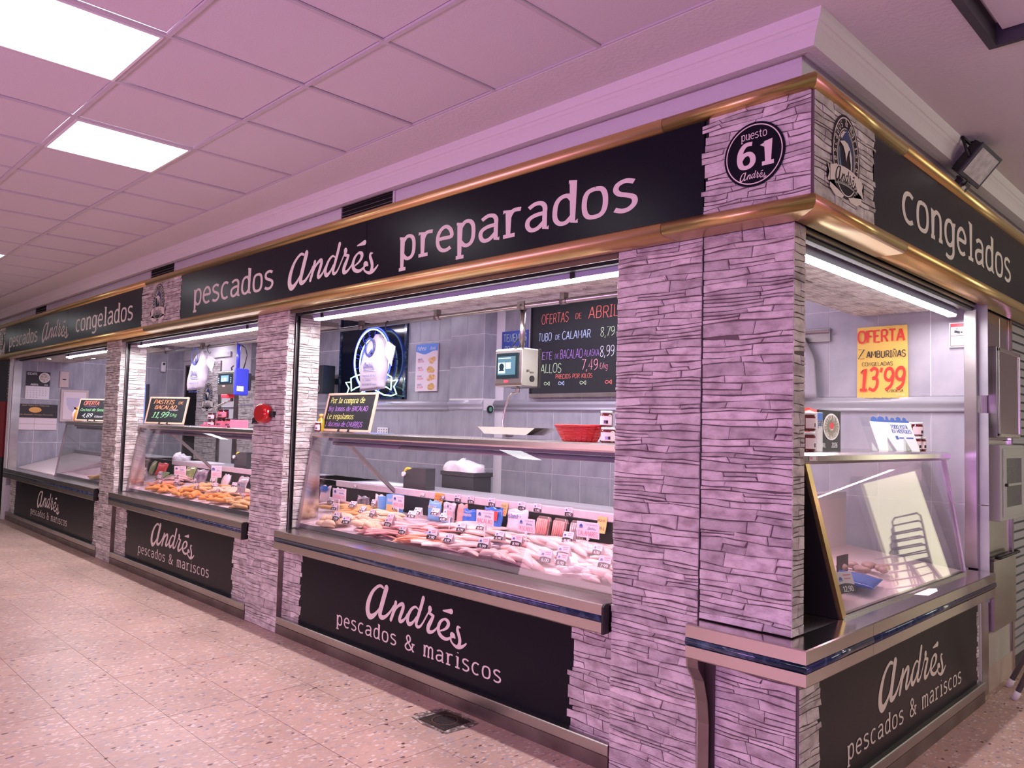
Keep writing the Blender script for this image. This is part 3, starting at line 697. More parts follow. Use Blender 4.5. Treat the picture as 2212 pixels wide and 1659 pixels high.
def crest(label, pl, cx, cy, k=1., group=None):
    """oval crest about .36 x .29 k : ring of words, leaping fish, ribbon with the script word"""
    t = thing('oval_crest', label, 'sign', tuple(pl.p(cx, cy)), group=group)
    def E(x, y, rx, ry, n=48): return [ell(cx+x*k, cy+y*k, rx*k, ry*k, n)]
    def S(pts): return [(cx+a*k, cy+b*k) for a, b in pts]
    pl.polys('oval', E(0,0,.132,.165), 'sign_dark', t, .001)
    pl.polys('ring', ring(cx, cy, .122*k, .155*k, .005*k, 64)+ring(cx, cy, .085*k, .112*k, .004*k, 56)+ring(cx, cy, .076*k, .103*k, .003*k, 56), 'letter_cream', t, .0016)
    # words round the ring
    q = []; word = 'pescados & mariscos'; n = len(word)
    for i, ch in enumerate(word):
        a = math.radians(205-230*i/(n-1)); w_, sts = strokes(ch)
        ox, oy = .1025*math.cos(a), .1325*math.sin(a); th = math.atan2(math.sin(a)/.1325, math.cos(a)/.1025)-PI/2; sc = .00021
        for st in sts:
            for po in ribbon(st, 16):
                q.append(S([(ox+((x-w_/2)*math.cos(th)-(y-50)*math.sin(th))*sc, oy+((x-w_/2)*math.sin(th)+(y-50)*math.cos(th))*sc) for x, y in po]))
    pl.polys('ring_words', q, 'letter_cream', t, .0016)
    fishb = [(-.02,.095),(.012,.118),(.02,.096),(.045,.07),(.062,.035),(.068,-.01),(.060,-.055),(.05,-.075),(.056,-.03),(.05,.01),(.035,.04),(.01,.058),(-.02,.062),(-.062,.05),(-.035,.072)]
    pl.polys('fish_back', [S(fishb)], 'emblem_blue', t, .0022)
    pl.polys('fish_belly', [S(p) for p in ([(-.062,.048),(-.02,.060),(.012,.056),(.036,.038),(.02,.03),(.004,.002),(-.004,-.02),(-.012,.012),(-.03,.036)], [(.036,.038),(.05,.01),(.052,-.03),(.04,-.062),(.04,-.02),(.028,.014)], [(-.045,.062),(-.02,.088),(.0,.10),(-.03,.092),(-.055,.07)])], 'letter_cream', t, .0028)
    wv = [[(-.068,.02),(-.062,.03),(-.058,-.01),(-.045,-.045),(-.022,-.072),(.005,-.084),(.03,-.082),(.02,-.094),(-.015,-.096),(-.045,-.075),(-.064,-.035)], [(.04,-.09),(.066,-.045),(.07,-.02),(.064,-.06),(.05,-.085)]]
    pl.polys('wave', [S(p) for p in wv], 'emblem_sky', t, .0022)
    tails = [[(-.175,-.055),(-.148,-.085),(-.15,-.15),(-.10,-.172),(-.04,-.17),(-.02,-.155),(-.08,-.142),(-.13,-.125),(-.17,-.128),(-.155,-.095)], [(.175,-.055),(.148,-.085),(.15,-.15),(.10,-.172),(.04,-.17),(.02,-.155),(.08,-.142),(.13,-.125),(.17,-.128),(.155,-.095)]]
    pl.polys('ribbon_tail', [S(p) for p in tails], 'letter_cream', t, .0018)
    n = 14; top = [(-.15+.30*i/n, -.045-.022*(1-((i/n-.5)*2)**2)*-1-.02) for i in range(n+1)]
    bot = [(-.15+.30*i/n, -.125+.022*(1-((i/n-.5)*2)**2)) for i in range(n+1)]
    pl.polys('ribbon_shadow', [S([(a, b-.012) for a, b in (bot[2:-2])]+[(a, b+.004) for a, b in bot[2:-2][::-1]])], 'emblem_grey', t, .0026)
    pl.polys('ribbon', [S([bot[i], bot[i+1], top[i+1], top[i]]) for i in range(n)], 'letter_cream', t, .0034)
    ap = andres_polys(-.105, -.118, .21, .072)
    pl.polys('wordmark', [S(p) for p in ap], 'sign_dark', t, .0042)
    return t
crest('oval crest with leaping fish on the side sign at the stall corner', shifted(SD, .0045), .150, 2.655, 1.02)
crest('oval crest with leaping fish between the two long signs', shifted(FR, .0045), -6.175, 2.650, 1.05)

# ------------------------------------------------------------------ ledges
def ledge_front(label, x0, x1, out, ztop, end_right=True, dz=0):
    t = thing('counter_ledge', label, 'counter', ((x0+x1)/2, .05, ztop-.135))
    z = ztop
    MB().prism([(-out, z-.05), (-out, z-.004), (-out+.004, z), (.19, z), (.19, z-.012), (-out+.012, z-.012), (-out+.012, z-.05)], 'x', x0, x1).build('steel_top', 'steel_bright', t)
    MB().prism([(-out+.012, z-.050)]+[(-out+.004-.004*math.cos(math.radians(a)), z-.0665+.0165*math.sin(math.radians(a))) for a in (90,60,30,0,-30,-60,-90)]+[(-out+.012, z-.083)], 'x', x0, x1, True).build('blue_marble_band', 'blue_marble', t)
    MB().prism([(-out, z-.083), (-out, z-.129), (-out+.004, z-.135), (.05, z-.135), (.05, z-.128), (-out+.01, z-.128), (-out+.01, z-.083)], 'x', x0, x1).build('steel_skirt', 'steel_bright', t)
    if end_right: lab(MB().prism([(-out-.004, z-.135), (-out-.004, z-.012), (-out+.010, z+.001), (.0, z+.001), (.0, z-.135)], 'x', x1-.003, x1+.010).build('end_cap', 'black_metal', t, .002), 'dark rounded end cap')
    return t
ledge_front('steel ledge with blue marble band in front of the longest counter', -3.953, -.882, .04, .757)
ledge_front('steel ledge with blue marble band in front of the middle counter', -7.568, -4.470, .04, .757)
ledge_front('steel ledge with dark band in front of the far left counter', -12.20, -8.040, .04, .757)
# corner ledge wraps round
t = thing('counter_ledge', 'steel ledge with blue marble band wrapping round the stall corner', 'counter', (0, 0, .64))
z = .775
for (nm, m, pr) in [('steel_top', 'steel_mirror', [(.105,z-.052),(.105,z-.004),(.101,z),(-.012,z),(-.012,z-.012),(.093,z-.012),(.093,z-.052)]),
                    ('blue_marble_band', 'blue_marble', [(.09,z-.052)]+[(.101+.009*math.cos(math.radians(a)), z-.069+.017*math.sin(math.radians(a))) for a in (90,60,30,0,-30,-60,-90)]+[(.09,z-.086)]),
                    ('steel_skirt', 'steel_mirror', [(.105,z-.086),(.105,z-.131),(.101,z-.136),(-.03,z-.136),(-.03,z-.129),(.095,z-.129),(.095,z-.086)])]:
    sweep(nm, pr, m, t, 'front', -.40, None, m == 'blue_marble')
    sweep(nm, pr, m, t, 'side', None, .532, m == 'blue_marble'); sweep(nm, pr, m, t, 'side', .534, 2.42, m == 'blue_marble')
MB().box(-.40, .0, .013, .03, z-.013, z).build('inner_strip', 'steel', t)
MB().box(-.40, -.012, -.012, .12, z-.012, z-.0005).build('steel_shelf', 'steel', t)
MB().box(-.40, -.012, .12, 2.42, z-.012, z-.0005).build('steel_shelf', 'steel', t)
# curved steel bracket under the corner ledge
br = thing('steel_bracket', 'curved dark steel bracket leg under the left end of the corner ledge', 'bracket', (-.38, 0, 0))
pr = [(.045,0),(.0,0),(.0,.36),(-.012,.45),(-.04,.54),(-.085,.60),(-.09,.638),(.045,.638)]
MB().prism(pr, 'x', -.408, -.400).build('side_plate', 'steel', br)
b = MB()
for i in range(1, 6):
    (y0, z0), (y1, z1) = pr[i], pr[i+1]; b.hexa([(-.40,y0,z0),(-.352,y0,z0),(-.352,y1,z1),(-.40,y1,z1)], [(-.40,y0+.004,z0),(-.352,y0+.004,z0),(-.352,y1+.004,z1),(-.40,y1+.004,z1)])
b.build('front_plate', 'steel_dirty', br)

# ------------------------------------------------------------------ counter bases: dark printed panel between ragged stone, steel plinth
def base(label, pl, x0, sl, sr, x1, wm, ws, ztop=.622, seam=None, plinth=True, strip=True):
    t = thing('counter_wall', label, 'counter', tuple(pl.p((x0+x1)/2, 0)))
    ed = [sl-.02]+([seam] if seam else [])+[sr+.02]
    for a, b in zip(ed, ed[1:]): pl.slab('dark_panel', a+.001, b-.001, .10, ztop, .006, 'sign_dark', t, -.006)
    pl.slab('backing', x0, sl, .08, ztop, .006, 'stone_gap', t, -.0075); pl.slab('backing', sr, x1, .08, ztop, .006, 'stone_gap', t, -.0075)
    stones(pl, x0, sl, .10, ztop, t, jr=.022, row=.036, dep=(.001,.004), lo=.06, hi=.2)
    stones(pl, sr, x1, .10, ztop, t, jl=.022, row=.036, dep=(.001,.004), lo=.06, hi=.2)
    if wm: script(t, pl, *wm)
    if ws:
        letters(t, pl, 'pescados & mariscos', ws[0], ws[1], ws[2], 14.5, ws[3], d=.0015, track=22)
    return t
BF = front(.045)
B3 = base('counter base under the longest counter, nearest of the three Andrés panels along the aisle', BF, -3.948, -3.69, -1.135, -.868, (-2.872, .305, 1.0, .262), (-3.205, .206, .060, 1.590))
B2 = base('counter base under the middle counter with cream Andrés lettering', BF, -7.563, -7.235, -4.77, -4.455, (-6.55, .305, 1.05, .262), (-6.87, .206, .060, 1.66))
B1 = base('counter base under the far left counter, farthest Andrés panel', BF, -12.1, -11.80, -8.27, -8.03, (-10.62, .305, 1.05, .262), (-10.92, .206, .060, 1.66), seam=-9.38)
BS = side(.01)
BC = base('counter base round the corner below the side counter, Andrés panel facing the side aisle', BS, .046, .225, 2.40, 2.43, (.845, .296, .985, .235), (.50, .193, .058, 1.58), ztop=.638)
stones(front(.0458), -.348, .0, .10, .638, BC, row=.036, dep=(.004,.008), lo=.08, hi=.25)
MB().box(-.35, .0, .047, .06, .0, .64).build('core', 'stone_gap', BC)
for x, l_ in [(-3.953, None), (-7.568, None)]:
    p_ = B3 if x > -5 else B2
    lab(MB().box(x, x+.006, .004, .05, 0, .622).build('end_plate', 'steel_dirty', p_), 'dull steel end plate')
def plinth(label, kind, a, b, xs=()):
    t = thing('steel_plinth', label, 'plinth', (0,0,0) if kind == 'side' else ((a+b)/2, 0, 0))
    if kind == 'front':
        MB().prism([(.05,.118),(.004,.122),(0,.118),(0,.073),(.01,.07),(.01,.066),(.05,.066)], 'x', a, b).build('top_rail', 'steel', t)
        ed = [a]+list(xs)+[b]
        for p, q in zip(ed, ed[1:]): MB().box(p+.001, q-.001, .004, .05, 0, .0655).build('kick_board', 'steel_dirty', t)
    return t
plinth('steel kick plinth along the floor below the longest counter', 'front', -3.947, -.868, (-2.15,))
plinth('steel kick plinth along the floor below the middle counter', 'front', -7.562, -4.455)
plinth('steel kick plinth along the floor below the far left counter', 'front', -12.2, -8.03, (-10.4,))
t = thing('steel_plinth', 'steel kick plinth along the floor of the side aisle', 'plinth', (.03, 1.2, 0))
MB().prism([(.005,.118),(.036,.122),(.040,.118),(.040,.073),(.030,.07),(.030,.066),(.005,.066)], 'y', .01, 2.46).build('top_rail', 'steel', t)
MB().box(.005, .036, .01, 2.46, 0, .0655).build('kick_board', 'steel_dirty', t)
MB().prism([(.05,.118),(.010,.122),(.006,.118),(.006,.073),(.014,.07),(.014,.066),(.05,.066)], 'x', -.348, .04).build('top_rail', 'steel', t)
MB().box(-.348, .036, .01, .05, 0, .0655).build('kick_board', 'steel_dirty', t)
# body behind the bases
struct(MB().box(-12.1, -.02, .06, .16, 0, .62).build('trim_7', 'stone_gap')); struct(MB().box(-.2, -.006, .16, 2.45, 0, .63).build('trim_8', 'stone_gap'))
# ------------------------------------------------------------------ tube lamps under the lintels
def tube_lamp_x(label, x0, x1, y=.14, z=2.326, power=22):
    t = thing('tube_lamp', label, 'lamp', ((x0+x1)/2, y, z), group='long white tube lamps over the counters')
    MB().prism([(y-.028,z+.004),(y-.034,z+.030),(y-.020,z+.048),(y+.020,z+.048),(y+.034,z+.030),(y+.028,z+.004)], 'x', x0, x1).build('housing', 'housing', t)
    MB().prism([(y-.026,z+.004),(y-.020,z-.010),(y+.020,z-.010),(y+.026,z+.004)], 'x', x0+.012, x1-.012).build('diffuser', 'lamp_white', t)
    for x in (x0, x1-.012): MB().prism([(y-.03,z+.006),(y-.024,z-.012),(y+.024,z-.012),(y+.03,z+.006),(y+.034,z+.03),(y-.034,z+.03)], 'x', x, x+.012).build('end_cap', 'housing', t)
    for x in (x0+.12, x1-.45): MB().box(x, x+.03, y-.038, y+.038, z+.0, z+.05).build('clip', 'black_metal', t)
    area('tube_light', ((x0+x1)/2, y, z-.02), ((x0+x1)/2, y, 0), x1-x0-.1, .04, power, (1.0, .90, .97))
    return t
tube_lamp_x('white tube lamp over the longest counter', -3.79, -.80, power=60)
tube_lamp_x('white tube lamp over the middle counter', -7.40, -4.40, power=60)
tube_lamp_x('white tube lamp over the far left counter', -9.98, -7.95, power=50)
x, z = -.12, 2.326
t = thing('tube_lamp', 'white tube lamp over the side opening', 'lamp', (x, 1.4, z), group='long white tube lamps over the counters')
MB().prism([(x-.028,z+.004),(x-.034,z+.030),(x-.020,z+.048),(x+.020,z+.048),(x+.034,z+.030),(x+.028,z+.004)], 'y', .22, 2.42).build('housing', 'housing', t)
MB().prism([(x-.026,z+.004),(x-.020,z-.010),(x+.020,z-.010),(x+.026,z+.004)], 'y', .23, 2.41).build('diffuser', 'lamp_white', t)
MB().prism([(x-.03,z+.006),(x-.024,z-.012),(x+.024,z-.012),(x+.03,z+.006),(x+.034,z+.03),(x-.034,z+.03)], 'y', 2.41, 2.422).build('end_cap', 'housing', t)
area('tube_light', (x, 1.32, z-.02), (x, 1.32, 0), .04, 2.1, 22, (1.0, .90, .97))
# the stall's own ceiling lamps, behind the lintels (not in view)
area('stall_ceiling_lamp', (-2.6, 1.5, 2.85), (-2.6, 1.6, 0), 2.6, .15, 62, (.90, .80, 1.0))
area('stall_ceiling_lamp', (-6.4, 1.5, 2.85), (-6.4, 1.6, 0), 2.0, .15, 40, (.90, .80, 1.0))
area('stall_ceiling_lamp', (-10.4, 1.3, 2.85), (-10.8, 1.2, 0), 2.0, .15, 40, (.90, .80, 1.0))
# ================================================================== DISPLAY CASES
mat('rail_white', (.74,.70,.73), .4, col2=(.66,.62,.66), vscale=30)
mat('deck_grey', (.40,.39,.42), .35)
mat('ice', (.78,.70,.72), .5, col2=(.60,.52,.56), vscale=18, bump=(35,.6))
mat('tray_steel', (.55,.52,.55), .3, .9)
mat('shelf_tube', (.20,.18,.25), .4)
mat('price_white', (.88,.86,.90), .55); mat('price_black', (.03,.03,.035), .5); mat('logo_blue', (.05,.12,.42), .5); mat('red_ink', (.72,.05,.06), .6); mat('pink_ink', (.85,.30,.38), .6)
mat('case_lamp', (1,.6,.8), .5, emit=(1,.62,.80), es=2.2)
def bedz(y): return .785+.15*(y-.15)
def case(label, x0, x1, xl, strut_x, power, left_panel=True):
    """x0..x1 visible shelf, xl: how far the bed runs on behind the left pillar"""
    t = thing('display_case', label, 'display case', ((x0+x1)/2, .4, .76))
    MB().prism([(.236,1.442),(.218,1.452),(.218,1.478),(.232,1.487),(.66,1.487),(.66,1.470),(.255,1.470),(.244,1.442)], 'x', x0, x1).build('top_shelf', 'steel_bright', t)
    g = MB().hexa([(x0+.01,.130,.764),(x1,.130,.764),(x1,.232,1.444),(x0+.01,.232,1.444)], [(x0+.01,.137,.764),(x1,.137,.764),(x1,.239,1.444),(x0+.01,.239,1.444)]).build('front_glass', 'case_glass', t)
    b = MB(); b.box(x0, x1, .118, .126, .757, .766); b.box(x0, x1, .140, .150, .757, .768); b.build('glass_channel', 'steel', t)
    b = MB(); b.hexa([(x0,.126,.762),(x0+.012,.126,.762),(x0+.012,.228,1.444),(x0,.228,1.444)], [(x0,.145,.762),(x0+.012,.145,.762),(x0+.012,.247,1.444),(x0,.247,1.444)])
    b.build('glass_edge', 'steel', t)
    if left_panel: MB().hexa([(x0-.010,.14,.764),(x0-.010,.31,.764),(x0-.010,.31,1.444),(x0-.010,.242,1.444)], [(x0-.002,.14,.764),(x0-.002,.31,.764),(x0-.002,.31,1.444),(x0-.002,.242,1.444)]).build('side_panel', 'steel_mirror', t)
    else: MB().hexa([(x0-.010,.14,.764),(x0-.010,.80,.764),(x0-.010,.66,1.444),(x0-.010,.242,1.444)], [(x0-.004,.14,.764),(x0-.004,.80,.764),(x0-.004,.66,1.444),(x0-.004,.242,1.444)]).build('side_panel', 'case_glass', t)
    # fish bed
    MB().hexa([(xl,.152,.76),(x1,.152,.76),(x1,.80,.76),(xl,.80,.76)], [(xl,.152,.785),(x1,.152,.785),(x1,.80,.882),(xl,.80,.882)]).build('fish_bed', 'ice', t)
    MB().hexa([(xl,.150,.757),(x1,.150,.757),(x1,.178,.757),(xl,.178,.757)], [(xl,.152,.797),(x1,.152,.797),(x1,.156,.797),(xl,.156,.797)]).build('tray_lip', 'tray_steel', t)
    MB().box(xl, x1, .803, .812, .88, 1.012).build('rear_lining', 'black_plastic', t)
    MB().prism([(.795,1.012),(.790,1.016),(.790,1.060),(.796,1.064),(.83,1.064),(.83,1.012)], 'x', xl, x1).build('rear_rail', 'rail_white', t)
    MB().box(xl, x1, .83, 1.25, 1.035, 1.05).build('work_deck', 'deck_grey', t)
    MB().box(xl, x1, 1.23, 1.25, .02, 1.034).build('rear_body', 'deck_grey', t)
    # lamp housing tubes under the shelf
    b = MB(); b.box(x0+.12, x1, .30, .36, 1.420, 1.444); b.tube([(x0+.15,.33,1.402),(x0+.98,.33,1.402)], .015); b.tube([(x0+1.0,.33,1.402),(x1,.33,1.402)], .015)
    b.build('shelf_lamp', 'shelf_tube', t)
    for sx in strut_x:
        b = MB().hexa([(sx-.004,.34,1.392),(sx+.020,.34,1.392),(sx+.020,.82,.995),(sx-.004,.82,.995)], [(sx-.004,.36,1.410),(sx+.020,.36,1.410),(sx+.020,.84,1.012),(sx-.004,.84,1.012)])
        b.build('strut', 'steel', t)
    area('case_pink_light', ((x0+x1)/2, .34, 1.375), ((x0+x1)/2, .50, .85), x1-x0-.2, .05, power, (1.0, .50, .62))
    return t
K3 = case('long glass fish counter full of squid and fillets, between the two nearest pillars', -3.93, -.870, -5.2, [-3.63], 24)
K2 = case('middle glass fish counter with orange breaded pieces and green bags', -7.545, -4.458, -9.0, [-6.95], 22)
K1 = case('far left glass counter with a steel-grey glare on the glass', -10.22, -8.03, -10.23, [-9.3], 6, False)
mat('pale_slab', (.80,.70,.70), .4)
t = thing('marble_shelf', 'pale pink low shelf at the far left beside the glass counter', 'shelf', (-11.2, .5, .77))
MB().hexa([(-12.1,.12,.757),(-10.25,.12,.757),(-10.25,.9,.757),(-12.1,.9,.757)], [(-12.1,.12,.775),(-10.25,.12,.775),(-10.25,.9,.99),(-12.1,.9,.99)]).build('slab', 'pale_slab', t, .004)
MB().hexa([(-12.1,.88,.95),(-10.25,.88,.95),(-10.25,.90,.95),(-12.1,.90,.95)], [(-12.1,.88,1.03),(-10.25,.88,1.03),(-10.25,.90,1.03),(-12.1,.90,1.03)]).build('rim', 'steel', t)
MB().box(-12.1, -10.25, .14, .88, .02, .757).build('body', 'deck_grey', t)

# ------------------------------------------------------------------ fish, frozen pieces, packs
mat('squid', (.86,.62,.57), .42, col2=(.78,.50,.48), vscale=14, coat=.3)
mat('fillet_white', (.88,.72,.64), .45, col2=(.80,.60,.54), vscale=12, coat=.2)
mat('fillet_red', (.76,.36,.32), .45, col2=(.66,.27,.26), vscale=18, coat=.3)
mat('salmon', (.92,.40,.22), .4, col2=(.85,.32,.20), vscale=16, coat=.3)
mat('golden', (.82,.55,.24), .6, col2=(.70,.42,.15), vscale=22)
mat('cream_piece', (.86,.70,.48), .6, col2=(.80,.60,.38), vscale=16)
mat('orange_piece', (.90,.42,.10), .6, col2=(.78,.33,.07), vscale=24)
mat('ring_white', (.90,.76,.72), .45)
mat('clam', (.55,.42,.36), .5, col2=(.30,.22,.2), vscale=40)
def taper(L, r0, r1, bend, flat, seed):
    """tapered soft body along x, origin at its middle on the ground"""
    q = random.Random(seed); n = 9; prof = []
    for i in range(n):
        u = i/(n-1); prof.append((r0*(1-u)+r1*u)*math.sin(PI*min(1, max(.06, (u+.08)*.93)))**.45)
    b = MB(); m = 10; v = []
    for i in range(n):
        u = i/(n-1); x = (u-.5)*L; yb = bend*math.sin(u*PI)
        for k in range(m):
            a = 2*PI*k/m; v.append((x, yb+prof[i]*math.cos(a)*(1+q.uniform(-.05,.05)), max(prof[i]*flat*math.sin(a), -prof[i]*flat*.5)+prof[i]*flat*.5))
    f = [(i*m+k, i*m+(k+1)%m, (i+1)*m+(k+1)%m, (i+1)*m+k) for i in range(n-1) for k in range(m)]
    b.add(v, f, True); b.f += [tuple(range(m))[::-1], tuple(range((n-1)*m, n*m))]; b.sm += [True, True]
    return b
KIND = {}
def reg(kind, name, cat, fn, m, extra=None):
    KIND[kind] = (name, cat, [fn(s) for s in range(4)], m, extra, [])
def squid_b(s): return taper(.20+.03*s, .034, .020, .012*(s-1.5), .72, s)
def squid_extra(root):  # fins of the tube
    pass
reg('squid', 'squid_tube', 'squid', squid_b, 'squid')
reg('white', 'white_fish_fillet', 'fish fillet', lambda s: taper(.20+.02*s, .055, .036, .015, .34, s+10), 'fillet_white')
reg('red', 'pink_fish_fillet', 'fish fillet', lambda s: taper(.20+.02*s, .034, .018, .02, .32, s+20), 'fillet_red')
reg('pale', 'pale_fish_fillet', 'fish fillet', lambda s: taper(.19+.02*s, .038, .024, .02, .40, s+25), 'squid')
reg('salmon', 'salmon_strip', 'salmon strip', lambda s: taper(.17+.02*s, .026, .018, .01, .40, s+30), 'salmon')
reg('golden', 'breaded_fish_stick', 'fish stick', lambda s: taper(.16+.01*s, .026, .022, .004, .7, s+40), 'golden')
reg('croq', 'croquette', 'croquette', lambda s: taper(.085+.008*s, .027, .024, .0, .9, s+50), 'cream_piece')
reg('cream', 'battered_fish_piece', 'fish piece', lambda s: taper(.14+.01*s, .030, .024, .006, .7, s+60), 'cream_piece')
reg('orange', 'orange_breaded_nugget', 'nugget', lambda s: taper(.07+.01*s, .028, .024, .0, .75, s+70), 'orange_piece')
def ring_b(s):
    b = MB(); R0 = .030+.004*s; b.tube([(R0*math.cos(a*PI/7), R0*math.sin(a*PI/7), .011) for a in range(14)], .010, 8, closed=True); return b
reg('ring', 'squid_ring', 'squid ring', ring_b, 'ring_white')
reg('shell', 'whole_clam', 'clam', lambda s: MB().ball((0,0,.014), (.026+.002*s,.019,.014), 8, 6), 'clam')
REG = []
def heap(kind, cx, cy, n, sx, sy, where, ang=0., spread=.5, lift=.012, label=None):
    name, cat, meshes, m, extra, cache = KIND[kind]
    lb = label or ('%s in the heap %s' % (name.replace('_', ' '), where))
    r = random.Random(int(abs(cx*1000)+n*7))
    n = int(n*(1.6 if kind not in ('orange','croq') else 1.15)); sy *= 1.25
    for i in range(n):
        x = cx + r.uniform(-sx, sx); y = min(max(cy + r.uniform(-sy, sy), .19), .70)
        if x > -.90 and cx < -.5: x = -.93
        s = r.randrange(4)
        if len(cache) <= s:
            for q in range(len(cache), 4): cache.append(meshes[q].mesh(name, m))
        o = bpy.data.objects.new(name, cache[s]); C.objects.link(o)
        # pieces pile higher toward the heap's middle
        d = 1-min(1, math.hypot((x-cx)/max(sx,.01), (y-cy)/max(sy,.01)))
        o.location = (x, y, bedz(y)+.004+lift*i/n*2+lift*3*d)
        o.scale = (1.08, 1.12, 1.15)
        o.rotation_euler = (-.14+r.uniform(-.2,.2), r.uniform(-.12,.12), ang+r.uniform(-spread, spread))
        tag(o, lb, cat, lb.split(' in ')[0]+' '+where)
H3 = [('golden',-3.92,.60,13,.22,.10,'at the left end of the longest counter',.5,.35),('croq',-3.62,.28,20,.20,.08,'at the left end of the longest counter',.2,.6),('croq',-3.25,.27,12,.14,.06,'left of the MERLUZA sign',.2,.6),
 ('cream',-3.42,.52,16,.18,.10,'behind the croquettes',.3,.4),('red',-2.98,.21,9,.16,.05,'at the front glass left of centre',.25,.4),('pale',-2.88,.42,13,.20,.11,'below the MERLUZA sign',.2,.5),
 ('salmon',-2.52,.22,11,.17,.05,'at the front glass in the middle of the longest counter',.5,.4),('red',-2.62,.45,7,.14,.08,'below the FILETES sign',.3,.5),('white',-2.40,.30,8,.17,.08,'in the middle of the longest counter',.3,.6),
 ('white',-2.50,.60,7,.16,.08,'behind the middle of the longest counter',.2,.6),('pale',-2.12,.24,8,.17,.06,'at the front glass left of the squid',-.1,.5),('white',-2.15,.50,7,.14,.12,'below the BACALAO sign',.2,.6),
 ('squid',-1.72,.52,9,.18,.12,'around the PESCADOS sign',-.2,.4),('squid',-1.72,.25,10,.20,.06,'at the front glass right of centre',-.35,.35),('squid',-1.35,.50,9,.18,.13,'left of the CALAMARES sign',-.2,.5),
 ('white',-1.14,.55,5,.12,.12,'behind the CALAMARES sign',.2,.6),('squid',-1.12,.28,6,.14,.08,'at the right end of the longest counter',-.4,.5),('ring',-1.22,.22,7,.12,.03,'at the right end of the longest counter',0,1),('shell',-1.00,.21,8,.06,.02,'at the right end of the longest counter',0,1),
 ('pale',-4.25,.66,6,.14,.05,'behind the golden sticks',.2,.4)]
for h in H3: heap(*h)
H2 = [('orange',-6.90,.27,24,.22,.06,'at the left end of the middle counter',.2,1),('orange',-6.30,.26,26,.28,.06,'at the front glass of the middle counter',.2,1),('orange',-5.60,.28,30,.30,.07,'at the front right of the middle counter',.2,1),
 ('golden',-6.40,.52,14,.25,.10,'in the middle of the middle counter',.3,.5),('cream',-5.90,.50,14,.25,.10,'right of centre in the middle counter',.3,.5),('salmon',-7.25,.42,10,.16,.10,'at the left end of the middle counter',.4,.5),
 ('pale',-7.35,.62,9,.20,.08,'behind the left end of the middle counter',.3,.5),('golden',-5.15,.30,16,.22,.07,'at the right end of the middle counter',.3,.5),('salmon',-5.30,.52,8,.18,.10,'behind the right end of the middle counter',.3,.5)]
for h in H2: heap(*h)
for h in [('golden',-8.75,.30,10,.25,.07,'in the far left counter',.3,.5)]: heap(*h)

# --- packs standing at the back of the beds
mat('film', (.80,.76,.82), .25, coat=.5); mat('film_blue', (.03,.16,.62), .3, coat=.5); mat('film_sky', (.18,.48,.80), .3, coat=.4); mat('film_red', (.75,.05,.05), .35, coat=.3)
mat('film_green', (.16,.30,.08), .35, col2=(.40,.46,.22), vscale=14, coat=.4); mat('film_olive', (.36,.33,.20), .35, col2=(.20,.19,.10), vscale=26, coat=.4); mat('film_dark', (.10,.09,.13), .25, col2=(.35,.32,.38), vscale=18, coat=.5)
mat('film_pink', (.85,.45,.42), .35, col2=(.75,.30,.28), vscale=20, coat=.4); mat('film_silver', (.42,.38,.40), .25, .3, col2=(.80,.76,.78), vscale=22, coat=.5)
mat('box_sky', (.16,.42,.78), .45)
def pillow(w_, h_, t_, seed, nx=9, ny=9):
    """crinkled plastic bag, upright, base at z=0, facing -Y"""
    q = random.Random(seed); ph = [q.uniform(0, 6) for _ in range(4)]; v = []; n = (nx+1)*(ny+1)
    for sgn in (-1, 1):
        for j in range(ny+1):
            for i in range(nx+1):
                a, b = i/nx, j/ny; e = (math.sin(PI*min(max(a,.0),1))*math.sin(PI*b))**.4 if 0 < a < 1 and 0 < b < 1 else 0
                wr = .10*math.sin(a*17+ph[0]+b*5)+.08*math.sin(b*21+ph[1]+a*7)
                v.append(((a-.5)*w_*(1+.05*math.sin(b*9+ph[2])), sgn*t_/2*e*(1+wr)+.002*sgn, h_*b+.006*math.sin(a*11+ph[3])*(b > .95)))
    f = []
    for s_ in (0, 1):
        for j in range(ny):
            for i in range(nx):
                a = s_*n+j*(nx+1)+i; qd = (a, a+1, a+nx+2, a+nx+1); f.append(qd if s_ == 0 else qd[::-1])
    ed = [i for i in range(nx+1)]+[j*(nx+1)+nx for j in range(1, ny+1)]+[ny*(nx+1)+i for i in range(nx-1, -1, -1)]+[j*(nx+1) for j in range(ny-1, 0, -1)]
    for a, b in zip(ed, ed[1:]+ed[:1]): f.append((b, a, a+n, b+n))
    return MB().add(v, f, True)
def pack(label, x, y, w_, h_, m, rz=0, tilt=-.12, txt=None, tm='letter_cream', band=None, th=.035, cat='food bag', name='food_bag', z=None):
    t = thing(name, label, cat, (x, y, bedz(y)+.006 if z is None else z), rz); t.rotation_euler = (tilt, 0, rz)
    pillow(w_, h_, th, int(abs(x)*991)+3).build('bag', m, t, world=False)
    P = Plane((-w_/2, -th*.62, 0), (1,0,0), (0,0,1))
    def pp(nm, polys, m2, d):
        b = MB()
        for q in polys: b.add([P.p(a, c, d) for a, c in q], [tuple(range(len(q)))])
        b.build(nm, m2, t, world=False)
    if band: pp('printed_band', [rect(w_*.1, w_*.9, h_*band[1], h_*band[2])], band[0], .0)
    if txt:
        q, ww = text_polys(txt, h_*.11, 18, w_*.16, h_*.62, fit=w_*.68); pp('lettering', q, tm, .001)
    return t
